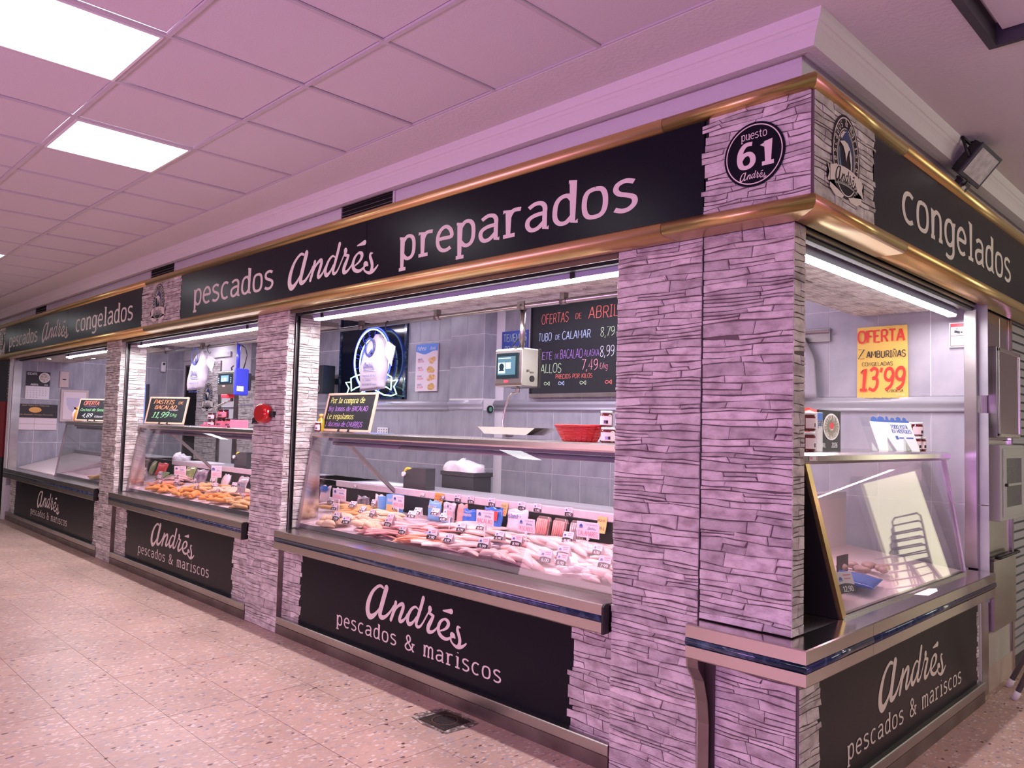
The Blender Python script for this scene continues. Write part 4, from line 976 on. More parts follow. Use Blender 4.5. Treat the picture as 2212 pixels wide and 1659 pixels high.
def carton(label, x, y, w_, h_, d_, m, rz, txt=None, z=None, m2='letter_cream', vert=False, name='carton', cat='box', band=None):
    t = thing(name, label, cat, (x, y, bedz(y)+.01 if z is None else z), rz)
    MB().box(-w_/2, w_/2, -d_/2, d_/2, 0, h_).build('body', m, t, .002, world=False)
    if band: MB().box(-w_/2+.004, w_/2-.004, -d_/2-.0008, -d_/2, h_*band[1], h_*band[2]).build('printed_band', band[0], t, world=False)
    if txt:
        if vert: q, ww = text_polys(txt, w_*.30, 16, 0, 0, fit=h_*.7); q = [[(w_*.68-b_, h_*.14+a) for a, b_ in p] for p in q]; q = [[(w_-p[0]-w_*.05, p[1]) for p in pp_] for pp_ in q]
        else: q, ww = text_polys(txt, h_*.12, 16, w_*.12, h_*.66, fit=w_*.76)
        b = MB()
        for p in q: b.add([(-w_/2+a, -d_/2-.0012, c_) for a, c_ in p], [tuple(range(len(p)))])
        b.build('lettering', m2, t, world=False)
    return t
YR = .70
pack('blue and white frozen bag at the left rear of the longest counter', -4.46, .68, .15, .15, 'film', txt='maheso', tm='logo_blue', band=('film_blue', .72, .98))
pack('second blue and white frozen bag at the left rear of the longest counter', -4.28, .69, .13, .14, 'film', txt='maheso', tm='logo_blue', band=('film_blue', .74, .98))
pack('dark clear bag of pieces right of the CROQUETAS sign', -3.92, .70, .17, .10, 'film_dark')
pack('clear crinkled bag left of the light blue boxes', -3.70, .70, .12, .13, 'film')
carton('narrow light blue box standing left of the wider one behind the cream pieces', -3.60, .66, .055, .13, .05, 'box_sky', -.3, 'maheso', vert=True)
carton('wider light blue box with white lettering behind the cream pieces', -3.46, .68, .13, .15, .05, 'box_sky', .25, 'maheso', band=('golden', .08, .5))
pack('pale blue frozen bag right of the MERLUZA sign', -3.02, .70, .14, .14, 'film_sky', txt='mar')
pack('silvery pack of anchovies under the orange note', -2.86, .70, .13, .14, 'film_silver', band=('film_sky', .02, .3))
pack('pink striped pack left of the bright blue bag', -2.73, .71, .10, .14, 'film_pink')
pack('bright blue frozen bag left of the FILETES sign', -2.62, .68, .13, .12, 'film_blue', txt='congelados')
pack('blue frozen bag with a red badge right of the FILETES sign', -2.40, .69, .18, .15, 'film_blue', band=('film_red', .45, .85), th=.05)
pack('clear white frozen bag right of the BACALAO sign', -2.20, .72, .18, .15, 'film', txt='islandia', tm='logo_blue', th=.05)
pack('clear bag of thawed fish below the BACALAO sign', -2.02, .36, .20, .12, 'film_dark', rz=.5, tilt=-1.2)
pack('violet clear bag lying among the salmon', -2.72, .34, .20, .10, 'film_sky', rz=-.3, tilt=-1.3)
pack('clear bag at the front right of the longest counter', -1.42, .34, .18, .12, 'film', rz=.3, tilt=-1.25)
mat('foil', (.75,.62,.58), .25, .9); mat('strips', (.72,.30,.28), .4, col2=(.85,.55,.5), vscale=30, stretch=(3,1,1))
for i, x in enumerate((-1.98, -1.84, -1.70)):
    t = thing('foil_tray', ['foil tray of pink strips just right of the PESCADOS sign','foil tray of pink strips, middle of the three','foil tray of whitebait, nearest the CALAMARES sign'][i], 'tray', (x, .72, bedz(.72)+.01), group='foil trays standing behind the squid')
    t.rotation_euler = (-.2, 0, -.1)
    b = MB(); e = [(-.055,.0),(.055,.0),(.062,.02),(.062,.10),(.045,.125),(-.045,.125),(-.062,.10),(-.062,.02)]
    b.prism(e, 'y', -.004, .02); b.build('tray', 'foil', t, .003, world=False)
    q = MB()
    for k in range(6): q.tube([(-.044+.0176*k, -.008, .012),(-.044+.0176*k+.003, -.012, .06),(-.044+.0176*k, -.008, .108)], .007, 6)
    q.build('strips', 'film_silver' if i == 2 else 'strips', t, world=False)
for k, (x, y, w_, h_, m, l_) in enumerate([(-8.75,.60,.26,.15,'film_olive','olive bag of clams at the left rear of the middle counter'),(-8.45,.70,.24,.17,'film_green','green frozen vegetable bag at the left rear of the middle counter'),(-8.15,.70,.18,.16,'film_red','red topped frozen bag at the rear of the middle counter'),
  (-7.95,.60,.26,.13,'film_green','second green bag at the rear of the middle counter'),(-7.62,.56,.26,.12,'film_olive','olive bag left of centre in the middle counter'),(-7.35,.70,.22,.16,'film_green','green bag left of centre at the rear of the middle counter'),(-7.0,.68,.22,.15,'film_dark','dark clear bag in the centre rear of the middle counter'),
  (-6.70,.70,.2,.17,'film_green','green and yellow bag right of the centre strut in the middle counter'),(-6.35,.66,.22,.14,'film','clear white bag right of centre in the middle counter'),(-6.05,.70,.2,.13,'film_silver','silvery bag right of centre at the rear of the middle counter'),(-5.72,.70,.2,.14,'film','clear bag at the right rear of the middle counter'),(-5.38,.70,.22,.16,'film_blue','dark blue bag at the right rear of the middle counter')]):
    pack(l_, x, y, w_, h_, m, rz=random.Random(k).uniform(-.3,.3), tilt=-.35 if y > .65 else -1.0, th=.05)

# --- little folded price cards
def price_card(label, x, y, z, txt, rz=-.1, s=1., group=None, flat=False, red=False):
    t = thing('price_card', label, 'price card', (x, y, z), rz, group)
    w_, h_ = .062*s, .052*s; sl = .020*s
    if flat: A = [(-w_/2,0,0),(w_/2,0,0),(w_/2,0,h_),(-w_/2,0,h_)]; P = Plane((-w_/2,0,0), (1,0,0), (0,0,1))
    else: A = [(-w_/2,-sl,0),(w_/2,-sl,0),(w_/2,0,h_),(-w_/2,0,h_)]; P = Plane((-w_/2,-sl,0), (1,0,0), (0,sl,h_))
    b = MB(); n = P.n*.0012
    b.hexa([tuple(Vector(p)) for p in A], [tuple(Vector(p)+n) for p in A])
    if not flat: b.hexa([(-w_/2,0,h_),(w_/2,0,h_),(w_/2,sl*1.1,0),(-w_/2,sl*1.1,0)], [(-w_/2,.0012,h_),(w_/2,.0012,h_),(w_/2,sl*1.1+.0012,0),(-w_/2,sl*1.1+.0012,0)])
    b.build('card', 'price_white', t, world=False)
    def pp(nm, polys, m2, d):
        q = MB()
        for p in polys: q.add([P.p(a, c, d) for a, c in p], [tuple(range(len(p)))])
        q.build(nm, m2, t, world=False)
    H = math.hypot(sl, h_) if not flat else h_
    n = 10; arch = [(w_*i/n, H*(.36+.10*math.sin(PI*i/n*.9+.4))) for i in range(n+1)]
    pp('black_band', [[(0,0),(w_,0)]+arch[::-1]], 'price_black' if not red else 'price_white', .0018)
    pp('logo', [[(w_*.22+w_*.11*math.cos(a*PI/8), H*.62+w_*.13*math.sin(a*PI/8)) for a in range(9)], rect(w_*.1, w_*.34, H*.56, H*.60)], 'logo_blue', .0018)
    pp('red_line', [rect(w_*.42, w_*.88, H*.80, H*.87), rect(w_*.45, w_*.85, H*.64, H*.70)], 'pink_ink', .0018)
    q, ww = text_polys(txt, H*.16, 26, w_*.2, H*.08, fit=w_*.62); pp('price', q, 'price_white' if not red else 'red_ink', .0024)
    return t
CARDS = [(-3.89,.433,''),(-3.82,.545,''),(-3.695,.66,''),(-3.56,.46,''),(-3.54,.235,'7,99'),(-3.378,.431,''),(-3.40,.66,'8,90'),(-3.10,.62,''),(-3.05,.53,''),(-2.953,.66,''),(-2.759,.58,''),(-3.114,.40,''),(-2.996,.30,'9,90'),(-2.43,.22,'7,90'),(-2.72,.21,''),(-3.367,.20,''),(-2.266,.21,''),(-2.834,.68,''),(-2.413,.44,''),(-2.315,.52,''),(-1.971,.23,'5,99'),(-2.02,.40,''),(-1.83,.36,'8,99'),(-1.61,.56,'11,90'),(-1.434,.32,'9,90'),(-1.45,.20,'6,00'),(-1.335,.20,'6,90'),(-1.59,.69,''),(-1.30,.45,''),(-1.11,.27,'7,99'),(-4.20,.66,''),(-4.15,.56,'')]
card0 = None
named = {'7,99':('small price card reading 7,99 at the left front of the croquettes','small price card reading 7,99 at the right end of the longest counter')}
for k, (x, y, tx) in enumerate(CARDS):
    zz = bedz(y)+.055
    if not tx:
        if card0 is None: card0 = price_card('small folded price card stuck in the fish of the longest counter', x, y, zz, '6,90', .1, group='small price cards')
        else: dup(card0, (x, y, zz), (R_.uniform(-.3,.1), 0, R_.uniform(-.2,.5)))
    else:
        l_ = {'8,90':'small price card reading 8,90 among the cream pieces','9,90':'small price card reading 9,90 '+('below the MERLUZA sign' if x < -2 else 'in front of the clear bag'),'7,90':'small price card reading 7,90 by the white fillets','5,99':'small price card reading 5,99 at the front left of the squid','8,99':'small price card reading 8,99 on top of the squid tubes','11,90':'small price card reading 11,90 behind the squid','6,00':'small price card reading 6,00 leaning beside the 6,90 card','6,90':'small price card reading 6,90 at the front by the squid rings'}.get(tx) or named[tx][0 if x < -3 else 1]
        price_card(l_, x, y, zz, tx, R_.uniform(-.1,.35), 1.15)
for k in range(18):
    x = -8.4+.19*k; y = .62-.36*((k*7)%10)/10
    dup(card0, (x, y, bedz(y)+.05), (R_.uniform(-.3,.1), 0, R_.uniform(-.2,.5)), label='small folded price card stuck in the food of the middle counter', group='small price cards in the middle counter')
for x, tx, wh in [(-2.868,'4,90','just right of the orange note'),(-2.728,'12,90','above the FILETES sign'),(-2.513,'11,90','above the blue bag'),(-2.227,'4,49','right of the yellow note'),(-2.087,'3,90','above the PESCADOS sign'),(-1.82,'2,90','above the foil trays')]:
    price_card('price card reading %s on the rear rail, %s' % (tx, wh), x+.01, .786, 1.018, tx, 0, 1.05, flat=True)
for x in (-4.15,-3.25,-3.02): dup(card0, (x, .782, 1.016), (0,0,0), label='small price card clipped on the left part of the rear rail of the longest counter', group='small cards on the left rear rail', scale=(.6,.6,.6))
# handwritten notes on the rail
mat('note_orange', (.90,.42,.08), .7); mat('note_yellow', (.90,.72,.28), .7); mat('ink', (.03,.03,.05), .6)
def note(label, x, z, w_, h_, m, lines, rz=0, y=.784):
    t = thing('handwritten_note', label, 'note', (x, y, z))
    b = MB()
    for i in range(4):
        a, c_ = i/4, (i+1)/4; b.hexa([(x-w_/2, y-.02*a*a, z-h_*a),(x+w_/2, y-.02*a*a, z-h_*a),(x+w_/2, y-.02*c_*c_, z-h_*c_),(x-w_/2, y-.02*c_*c_, z-h_*c_)], [(x-w_/2, y-.02*a*a+.001, z-h_*a),(x+w_/2, y-.02*a*a+.001, z-h_*a),(x+w_/2, y-.02*c_*c_+.001, z-h_*c_),(x-w_/2, y-.02*c_*c_+.001, z-h_*c_)])
    b.build('paper', m, t)
    P = Plane((x-w_/2, y-.006, z-h_), (1,0,0), (0,-.06,1)); 
    P = Plane((x-w_/2, y-.021, z-h_), (1,0,0), (0,.018/h_*1.0,1))
    for s_, yy, hh, mm in lines:
        q, ww = text_polys(s_, hh, 14, w_*.08, yy*h_, fit=w_*.84, jitter=3); P.polys('lettering', q, mm, t, .002)
note('orange handwritten note reading COCOCHAS on the rear rail', -3.06, 1.062, .10, .085, 'note_orange', [('COCOCHAS', .66, .011, 'ink'), ('de merluza', .42, .010, 'ink'), ('19,90', .12, .013, 'red_ink')])
note('yellow handwritten note reading 9,90 on the rear rail', -2.375, 1.050, .06, .085, 'note_yellow', [('MIGAS', .72, .009, 'ink'), ('BACALAO', .5, .008, 'ink'), ('9,90', .14, .016, 'red_ink')])
note('pale yellow handwritten note at the right end of the rear rail', -1.545, 1.040, .07, .095, 'note_yellow', [('BACALAO', .72, .009, 'ink'), ('3,99 €', .2, .013, 'ink')])
# signs on sticks
def stick_sign(word, x, y, z0, z1, w_, rz=0, lb=None):
    t = thing('stick_sign', lb or 'white plastic sign on a stick reading %s' % word, 'sign', (x, y, bedz(y)), rz)
    h_ = z1-z0; P = Plane((-w_/2, 0, z0-bedz(y)), (1,0,0), (0,0,1))
    b = MB().box(-w_/2, w_/2, 0, .002, z0-bedz(y), z1-bedz(y)); b.build('plate', 'price_white', t, .0008, world=False)
    MB().tube([(0, .001, 0), (0, .001, z0-bedz(y)+.01)], .0035, 6).build('stick', 'price_white', t, world=False)
    MB().box(-.008, .008, -.003, .005, z0-bedz(y)-.012, z0-bedz(y)+.004).build('clip', 'price_white', t, world=False)
    def pp(nm, polys, m2, d=.0008):
        q = MB()
        for p in polys: q.add([P.p(a, c, d) for a, c in p], [tuple(range(len(p)))])
        q.build(nm, m2, t, world=False)
    r = h_*.15; cx, cy = w_*.20, h_*.74
    pp('logo', [[(cx+r*math.cos(a*PI/8)*(1 if k else .55), cy-r*.6+r*1.3*math.sin(a*PI/8)*(1 if k else .55)) for a in range(9)] for k in (1,)]+[rect(cx-r, cx+r, cy-r*1.0, cy-r*.8)], 'logo_blue')
    q, ww = text_polys('CONGELADOS', h_*.055, 12, w_*.40, h_*.80, fit=w_*.52); pp('small_words', q, 'logo_blue')
    pp('wordmark', andres_polys(w_*.50, h_*.52, w_*.36, h_*.20), 'logo_blue')
    q, ww = text_polys(word, h_*.20, 17, w_*.07, h_*.12, fit=w_*.86); pp('red_word', q, 'pink_ink')
    return t
stick_sign('CROQUETAS', -3.87, .45, .958, 1.048, .165, .1)
stick_sign('MERLUZA', -3.11, .45, .965, 1.056, .125, .05)
stick_sign('FILETES', -2.55, .45, .960, 1.052, .105, -.35)
stick_sign('BACALAO', -2.21, .45, .944, 1.034, .16, .0)
stick_sign('PESCADOS', -1.85, .45, .938, 1.020, .14, .0)
stick_sign('CALAMARES', -1.38, .45, .962, 1.048, .16, .0)
stick_sign('FRITOS', -7.06, .50, .955, 1.05, .15, .5, 'white plastic sign on a stick at the left of the middle counter')
stick_sign('MARISCO', -6.17, .50, .985, 1.10, .10, .9, 'white plastic sign on a stick turned sideways in the middle counter')
stick_sign('POLLO', -5.21, .30, .916, 1.012, .155, .0, 'white plastic sign on a stick at the right end of the middle counter')

# small things on the work deck behind the rail
mat('dark_box', (.045,.045,.05), .5); mat('yellow_tape', (.85,.65,.05), .4); mat('bag_white', (.80,.76,.82), .45, bump=(12,.5))
def dispenser(x, y, label):
    t = thing('tape_dispenser', label, 'dispenser', (x, y, 1.05))
    MB().prism([(-.14,0),(.14,0),(.14,.17),(-.02,.17),(-.14,.13)], 'y', -.05, .05).build('body', 'dark_box', t, .003, world=False)
    MB().lathe([(.052,0),(.052,.018),(.034,.018),(.034,0)], n=20).build('tape_roll', 'yellow_tape', t, world=False)
    rl = t.children[-1]; rl.rotation_euler = (PI/2, 0, 0); rl.location = (-.13, .0, .115)
    MB().tube([(-.115,-.055,.115),(-.115,-.075,.115)], .018, 10).build('spindle', 'white_paint', t, world=False)
dispenser(-3.53, .96, 'dark tape dispenser with yellow tape on the deck behind the longest counter')
dispenser(-6.52, .96, 'dark tape dispenser with yellow tape on the deck behind the middle counter')
t = thing('parcel_box', 'dark open box behind the tape dispenser under white bags', 'box', (-3.45, 1.32, 1.0)); MB().box(-3.66, -3.27, 1.30, 1.50, .93, 1.18).build('body', 'dark_box', t, .004); MB().box(-3.67, -3.26, 1.29, 1.51, 1.15, 1.185).build('lid', 'dark_box', t, .004)
MB().box(-3.62, -3.30, 1.32, 1.48, .02, .93).build('stand', 'dark_box', t)
def bag_heap(label, x, y, z, w_, h_, seed):
    q = random.Random(seed); n, m = 22, 10; v = []
    for j in range(m+1):
        for i in range(n):
            a = 2*PI*i/n; u = j/m; r = math.sin(PI*(.5*u+.5))**.6 if j < m else 0.02
            r *= 1+.16*math.sin(a*3+seed)+.10*math.sin(a*5+u*6)+.05*math.sin(a*9+u*11); v.append((w_/2*r*math.cos(a), w_*.32*r*math.sin(a), h_*(math.sin(u*PI/2)**.6)*(.72+.30*math.sin(a+seed)*u+.12*math.sin(a*4+u*9))))
    f = [(j*n+i, j*n+(i+1)%n, (j+1)*n+(i+1)%n, (j+1)*n+i) for j in range(m) for i in range(n)]
    b = MB().add(v, f, True); b.f.append(tuple(range(m*n, m*n+n))); b.sm.append(True)
    o = b.build('folded_bags', 'bag_white', None); o.location = (x, y, z); tag(o, label, 'plastic bags'); return o
bag_heap('crumpled white plastic bags on the dark box behind the longest counter', -3.47, 1.40, 1.186, .40, .10, 3)
bag_heap('crumpled white plastic bags on the deck at the left of the middle counter', -8.25, .98, 1.051, .30, .09, 5)
o = MB().hexa([(-4.3,.86,1.051),(-3.85,.86,1.051),(-3.75,1.12,1.051),(-4.25,1.12,1.051)], [(-4.3,.86,1.056),(-3.85,.86,1.056),(-3.75,1.12,1.062),(-4.25,1.12,1.056)]).build('paper_sheets', 'white_paper'); tag(o, 'flat white wrapping paper on the deck left of the tape dispenser', 'paper')
o = MB().hexa([(-8.0,.86,1.051),(-7.3,.86,1.051),(-7.3,1.1,1.051),(-8.0,1.1,1.051)], [(-8.0,.86,1.056),(-7.3,.86,1.056),(-7.3,1.1,1.060),(-8.0,1.1,1.056)]).build('paper_sheets', 'white_paper'); tag(o, 'flat wrapping paper on the deck behind the middle counter', 'paper')

# ================================================================== SIDE CASE (faces +X)
t = KS = thing('display_case', 'tilted glass case in the side opening, faces the side aisle', 'display case', (-.4, 1.4, .775))
y0, y1 = .50, 2.25
MB().prism([(-.112,1.430),(-.098,1.444),(-.098,1.468),(-.112,1.480),(-.66,1.480),(-.66,1.468),(-.14,1.462),(-.122,1.430)], 'y', .26, 2.30).build('top_shelf', 'steel_mirror', t)
MB().hexa([(-.012,y0+.02,.776),(-.012,y1,.776),(-.115,y1,1.432),(-.115,y0+.02-.14,1.432)], [(-.019,y0+.02,.776),(-.019,y1,.776),(-.122,y1,1.432),(-.122,y0+.02-.14,1.432)]).build('front_glass', 'case_glass', t)
b = MB(); b.box(-.012, -.004, y0, y1, .775, .786); b.box(-.034, -.024, y0, y1, .775, .786); b.build('glass_channel', 'steel', t)
lab(MB().hexa([(-.004,y0-.01,.776),(-.004,y0+.03,.776),(-.108,y0-.11,1.432),(-.108,y0-.15,1.432)], [(-.03,y0-.01,.776),(-.03,y0+.03,.776),(-.134,y0-.11,1.432),(-.134,y0-.15,1.432)]).build('end_post', 'gold', t), 'polished gold coloured end post')
MB().hexa([(-.02,y0-.02,.776),(-.02,y0,.776),(-.12,y0-.14,1.432),(-.12,y0-.16,1.432)], [(-.75,y0-.02,.776),(-.75,y0,.776),(-.66,y0-.14,1.432),(-.66,y0-.16,1.432)]).build('end_panel', 'black_plastic', t)
MB().hexa([(-.006,y1,.776),(-.006,y1+.012,.776),(-.112,y1+.012,1.432),(-.112,y1,1.432)], [(-.03,y1,.776),(-.03,y1+.012,.776),(-.136,y1+.012,1.432),(-.136,y1,1.432)]).build('right_post', 'steel', t)
MB().hexa([(-.03,y1,.776),(-.03,y1+.006,.776),(-.13,y1+.006,1.432),(-.13,y1,1.432)], [(-.72,y1,.776),(-.72,y1+.006,.776),(-.66,y1+.006,1.432),(-.66,y1,1.432)]).build('right_glass', 'thin_glass', t)
MB().hexa([(-.035,y0,.70),(-.035,y1,.70),(-.70,y1,.70),(-.70,y0,.70)], [(-.035,y0,.790),(-.035,y1,.790),(-.70,y1,.86),(-.70,y0,.86)]).build('fish_bed', 'pale_slab', t)
MB().box(-.74, -.70, y0-.1, y1, .70, 1.16).build('rear_lining', 'pale_slab', t)
MB().box(-.78, -.70, y0-.1, y1, 1.16, 1.20).build('rear_rail', 'rail_white', t)
area('case_pink_light', (-.30, 1.38, 1.41), (-.36, 1.38, .85), .05, 1.5, 9, (1.0, .52, .70))
mat('orange_pack', (.88,.40,.16), .5)
for (x, y, w_, h_, m, l_) in [(-.10,.70,.28,.20,'orange_pack','orange breaded pack lying at the left of the side case'),(-.24,.92,.28,.20,'film','white pack lying in the side case'),(-.09,1.12,.32,.20,'film_blue','blue pack with red print lying in the side case')]:
    t2 = thing('food_bag', l_, 'food bag', (x, y, .835), PI/2+.2); t2.rotation_euler = (-PI/2+.12, 0, PI/2+.2)
    pillow(w_, h_, .03, int(y*100)).build('bag', m, t2, world=False)
for (x, y, tx, l_) in [(-.10,.72,'12,90','price card reading 12,90 at the front of the side case'),(-.25,.80,'8,90','price card standing behind the 12,90 card in the side case'),(-.38,.98,'6,90','price card farthest back in the side case')]:
    price_card(l_, x, y, .850, tx, PI/2-.3, 1.7)
for i in range(9):
    name, cat, meshes, m, extra, cache = KIND['shell']; o = bpy.data.objects.new('whole_clam', cache[i % 4]); C.objects.link(o); o.location = (-.30+R_.uniform(-.08,.12), 1.45+R_.uniform(-.1,.12), .835); o.scale = (1.4,1.4,1.4)
    o.rotation_euler = (0,0,R_.uniform(0,3)); tag(o, 'dark clam in the small heap in the side case', 'clam', 'clams in the side case')
o = MB().box(-.36,-.355,1.28,1.42,.83,.92).build('carton_flap', 'dark_box'); tag(o, 'dark card flap standing behind the clams in the side case', 'card')
o = MB().add([(.006,1.33,.7756),(.064,1.36,.7756),(.056,1.53,.7756),(.03,1.60,.7756),(.004,1.56,.7756)], [(0,1,2,3,4)]).build('paper_scrap', 'white_paper'); tag(o, 'flat white paper scrap lying on the side ledge', 'paper')
# ================================================================== THINGS ON AND IN THE STALL
mat('wood_frame', (.80,.52,.38), .55, col2=(.70,.44,.30), vscale=12, stretch=(1,8,1)); mat('slate', (.012,.014,.018), .6)
for nm, c_ in [('chalk_red',(.95,.22,.16)),('chalk_green',(.35,.85,.40)),('chalk_yellow',(.92,.90,.25)),('chalk_violet',(.50,.25,.75)),('chalk_white',(.82,.84,.90)),('chalk_blue',(.55,.70,.98)),('chalk_pink',(.88,.35,.42)),('chalk_orange',(.92,.36,.16)),('chalk_lime',(.6,.82,.5))]: mat(nm, c_, .8)
def easel_board(label, x0, y0, z, w_, h_, yaw, lines, lean=.22):
    """framed chalkboard; x0,y0,z = lower-left corner"""
    t = thing('chalkboard', label, 'chalkboard', (x0, y0, z), yaw); t.rotation_euler = (-lean, 0, yaw)
    fw = .018
    MB().box(fw, w_-fw, .004, .010, fw, h_-fw).build('slate', 'slate', t, world=False)
    b = MB(); b.box(0, w_, 0, .016, 0, fw); b.box(0, w_, 0, .016, h_-fw, h_); b.box(0, fw, 0, .016, fw, h_-fw); b.box(w_-fw, w_, 0, .016, fw, h_-fw)
    b.build('frame', 'wood_frame', t, .002, world=False)
    for k in (.40, .60): MB().hexa([(w_*k-.008,-.012,-.004),(w_*k+.008,-.012,-.004),(w_*k+.008,.05,-.004),(w_*k-.008,.05,-.004)], [(w_*k-.008,-.006,.022),(w_*k+.008,-.006,.022),(w_*k+.008,-.002,.022),(w_*k-.008,-.002,.022)]).build('foot', 'black_plastic', t, world=False)
    for (s_, x, y, xh, fit, m, wt, sl) in lines:
        q, ww = text_polys(s_, xh, wt, x, y, slant=sl, rounded=False, fit=fit, jitter=4)
        b = MB()
        for p in q: b.add([(a, .0032, c_) for a, c_ in p], [tuple(range(len(p)))])
        b.build('chalk_writing', m, t, world=False)
    return t
easel_board('wood-framed chalkboard reading Por la compra de 1kg lomos de bacalao', -3.955, .31, 1.492, .655, .300, 0,
 [('Por la compra de', .05, .222, .029, .46, 'chalk_yellow', 12, .1), ('1kg lomos de BACALAO', .04, .160, .025, .53, 'chalk_violet', 12, .1), ('Le regalamos:', .05, .098, .028, .37, 'chalk_yellow', 12, .1), ('1 docena de CHURROS', .045, .040, .025, .50, 'chalk_violet', 12, .1), ('-', .42, .022, .02, .11, 'chalk_violet', 8, 0)])
easel_board('wood-framed chalkboard reading Pasteis de bacalao 11,99', -7.50, .26, 1.497, .58, .30, .36,
 [('PASTEIS', .07, .222, .030, .30, 'chalk_orange', 14, .2), ('DE', .44, .222, .018, .07, 'chalk_orange', 12, .1), ('BACALAO', .10, .165, .028, .32, 'chalk_orange', 14, .2), ('portugues', .33, .150, .010, .13, 'chalk_white', 10, .1), ('11,99', .08, .07, .042, .24, 'chalk_green', 12, .3), ('€/kg', .35, .085, .022, .10, 'chalk_green', 10, .2)])
easel_board('wood-framed chalkboard reading Oferta coctail, partly behind the narrow pillar', -10.0, .27, 1.497, .60, .30, .40,
 [('OFERTA', .08, .215, .036, .28, 'chalk_red', 14, .2), ('-', .06, .185, .02, .30, 'chalk_violet', 8, 0), ('Coctail de Setas', .05, .135, .024, .44, 'chalk_green', 12, .2), ('4,89', .10, .05, .036, .18, 'chalk_white', 12, .25), ('€/bote', .33, .05, .018, .15, 'chalk_white', 10, .2)])

# hanging pipes
def pipe(label, x0, x1, y=.60, z=2.325, r=.016, clips=()):
    t = thing('steel_pipe', label, 'pipe', ((x0+x1)/2, y, z))
    MB().tube([(x0,y,z),(x1,y,z)], r, 14).build('tube', 'steel', t)
    for c_ in clips:
        b = MB(); b.tube([(c_,y,z),(c_+.05,y,z)], r+.005, 14); b.box(c_+.005, c_+.04, y-.02, y+.02, z+.01, z+.052); b.build('bracket', 'steel_dirty', t)
    return t
pipe('round steel hanging pipe under the lintel over the longest counter', -4.6, -.9, clips=(-3.9, -2.95, -1.75))
pipe('round steel hanging pipe under the lintel over the middle counter', -8.3, -4.5, clips=(-7.9, -6.9))
def hook(x, y=.60, z=2.31, dz=.10, parent=None):
    return MB().tube([(x,y+.018,z),(x,y+.012,z+.03),(x,y-.006,z+.036),(x,y-.02,z+.02),(x,y-.02,z-.02),(x,y-.012,z-dz*.7),(x,y+.004,z-dz),(x,y+.014,z-dz+.02)], .0035, 6)
# hanging scales -----------------------------------------------
mat('screen_dark', (.01,.02,.025), .15); mat('screen_glow', (.02,.05,.07), .3, emit=(.10,.22,.27), es=1.0); mat('screen_pale', (.2,.3,.35), .3, emit=(.45,.62,.70), es=1.0)
mat('film_cover', (.045,.06,.62), .3, coat=.4); mat('red_label', (.8,.05,.08), .4); mat('screen_white', (.5,.6,.9), .3, emit=(.55,.75,1), es=1.6); mat('screen_blue', (.1,.2,.8), .3, emit=(.10,.25,.9), es=1.0)
t = thing('hanging_scale', 'hanging steel scale with a lit touch screen and weighing pan, left of the big chalkboard', 'scale', (-2.12, .6, 1.5))
X0, X1, Y0, Y1, Z0, Z1 = -2.225, -1.985, .52, .665, 1.812, 2.052
MB().prism([(Y0,Z0),(Y0-.006,Z0+.02),(Y0-.004,Z1-.008),(Y0+.012,Z1),(Y1,Z1),(Y1,Z0)], 'x', X0, X1).build('housing', 'steel', t, .006)
MB().box(X0-.004, X1+.006, Y1, Y1+.02, Z0-.003, Z1+.003).build('back_plate', 'black_plastic', t, .003)
P = front(Y0-.006)
P.slab('screen_bezel', X0+.018, X1-.028, Z0+.050, Z1-.030, .005, 'screen_dark', t, 0, .004)
P.polys('screen', [rect(X0+.032, X1-.050, Z0+.072, Z1-.052)], 'screen_glow', t, .0058)
P.polys('screen_picture', [rect(X0+.036, X0+.100, Z0+.082, Z0+.150)], 'screen_pale', t, .0064)
P.polys('screen_logo', [ell(X0+.068, Z0+.124, .022, .022, 16)]+ring(X0+.068, Z0+.124, .020, .020, .003, 16)+[rect(X0+.045, X0+.091, Z0+.098, Z0+.106)], 'screen_dark', t, .0070)
P.polys('screen_panel', [rect(X0+.106, X0+.150, Z0+.110, Z0+.150), rect(X0+.036, X0+.150, Z1-.066, Z1-.060)], 'screen_pale', t, .0064)
P.polys('maker_label', [rect(X0+.088, X0+.125, Z0+.024, Z0+.038)], 'red_label', t, .002)
b = MB(); S2 = side(X1+.001); S2.polys('side_knob', [ell((Y0+Y1)/2+.015, Z0+.05, .020, .020, 20)], 'black_plastic', t, .003); S2.polys('side_print', [rect(Y0+.04, Y0+.06, Z0+.09, Z0+.105), rect(Y0+.07, Y0+.10, Z0+.085, Z0+.095)], 'steel_dirty', t, .002)
MB().tube([(-2.07,.60,2.05),(-2.07,.60,2.315)], .018, 12).build('pole', 'steel', t)
b = MB(); b.tube([(-2.07,.60,2.30),(-2.07,.60,2.335)], .027, 12); b.box(-2.10, -2.04, .575, .585, 2.30, 2.355); b.build('clamp', 'steel_dirty', t)
b = MB(); b.tube([(-2.13,.57,2.052),(-2.12,.575,2.09),(-2.09,.59,2.12)], .004, 6); b.tube([(-2.03,.58,2.05),(-2.03,.585,2.10)], .005, 6); b.box(-2.115,-2.08,.56,.60,2.05,2.066); b.build('cables', 'black_plastic', t)
MB().tube([(-2.06,.56,1.812),(-2.06,.56,1.785),(-2.075,.56,1.772),(-2.11,.56,1.770),(-2.135,.56,1.75),(-2.165,.56,1.68),(-2.185,.56,1.60),(-2.185,.56,1.55),(-2.175,.56,1.51),(-2.14,.56,1.500),(-2.09,.56,1.503)], .007, 8).build('arm', 'steel_bright', t)
MB().tube([(-2.06,.56,1.81),(-2.06,.56,1.775)], .013, 10).build('swivel', 'steel', t)
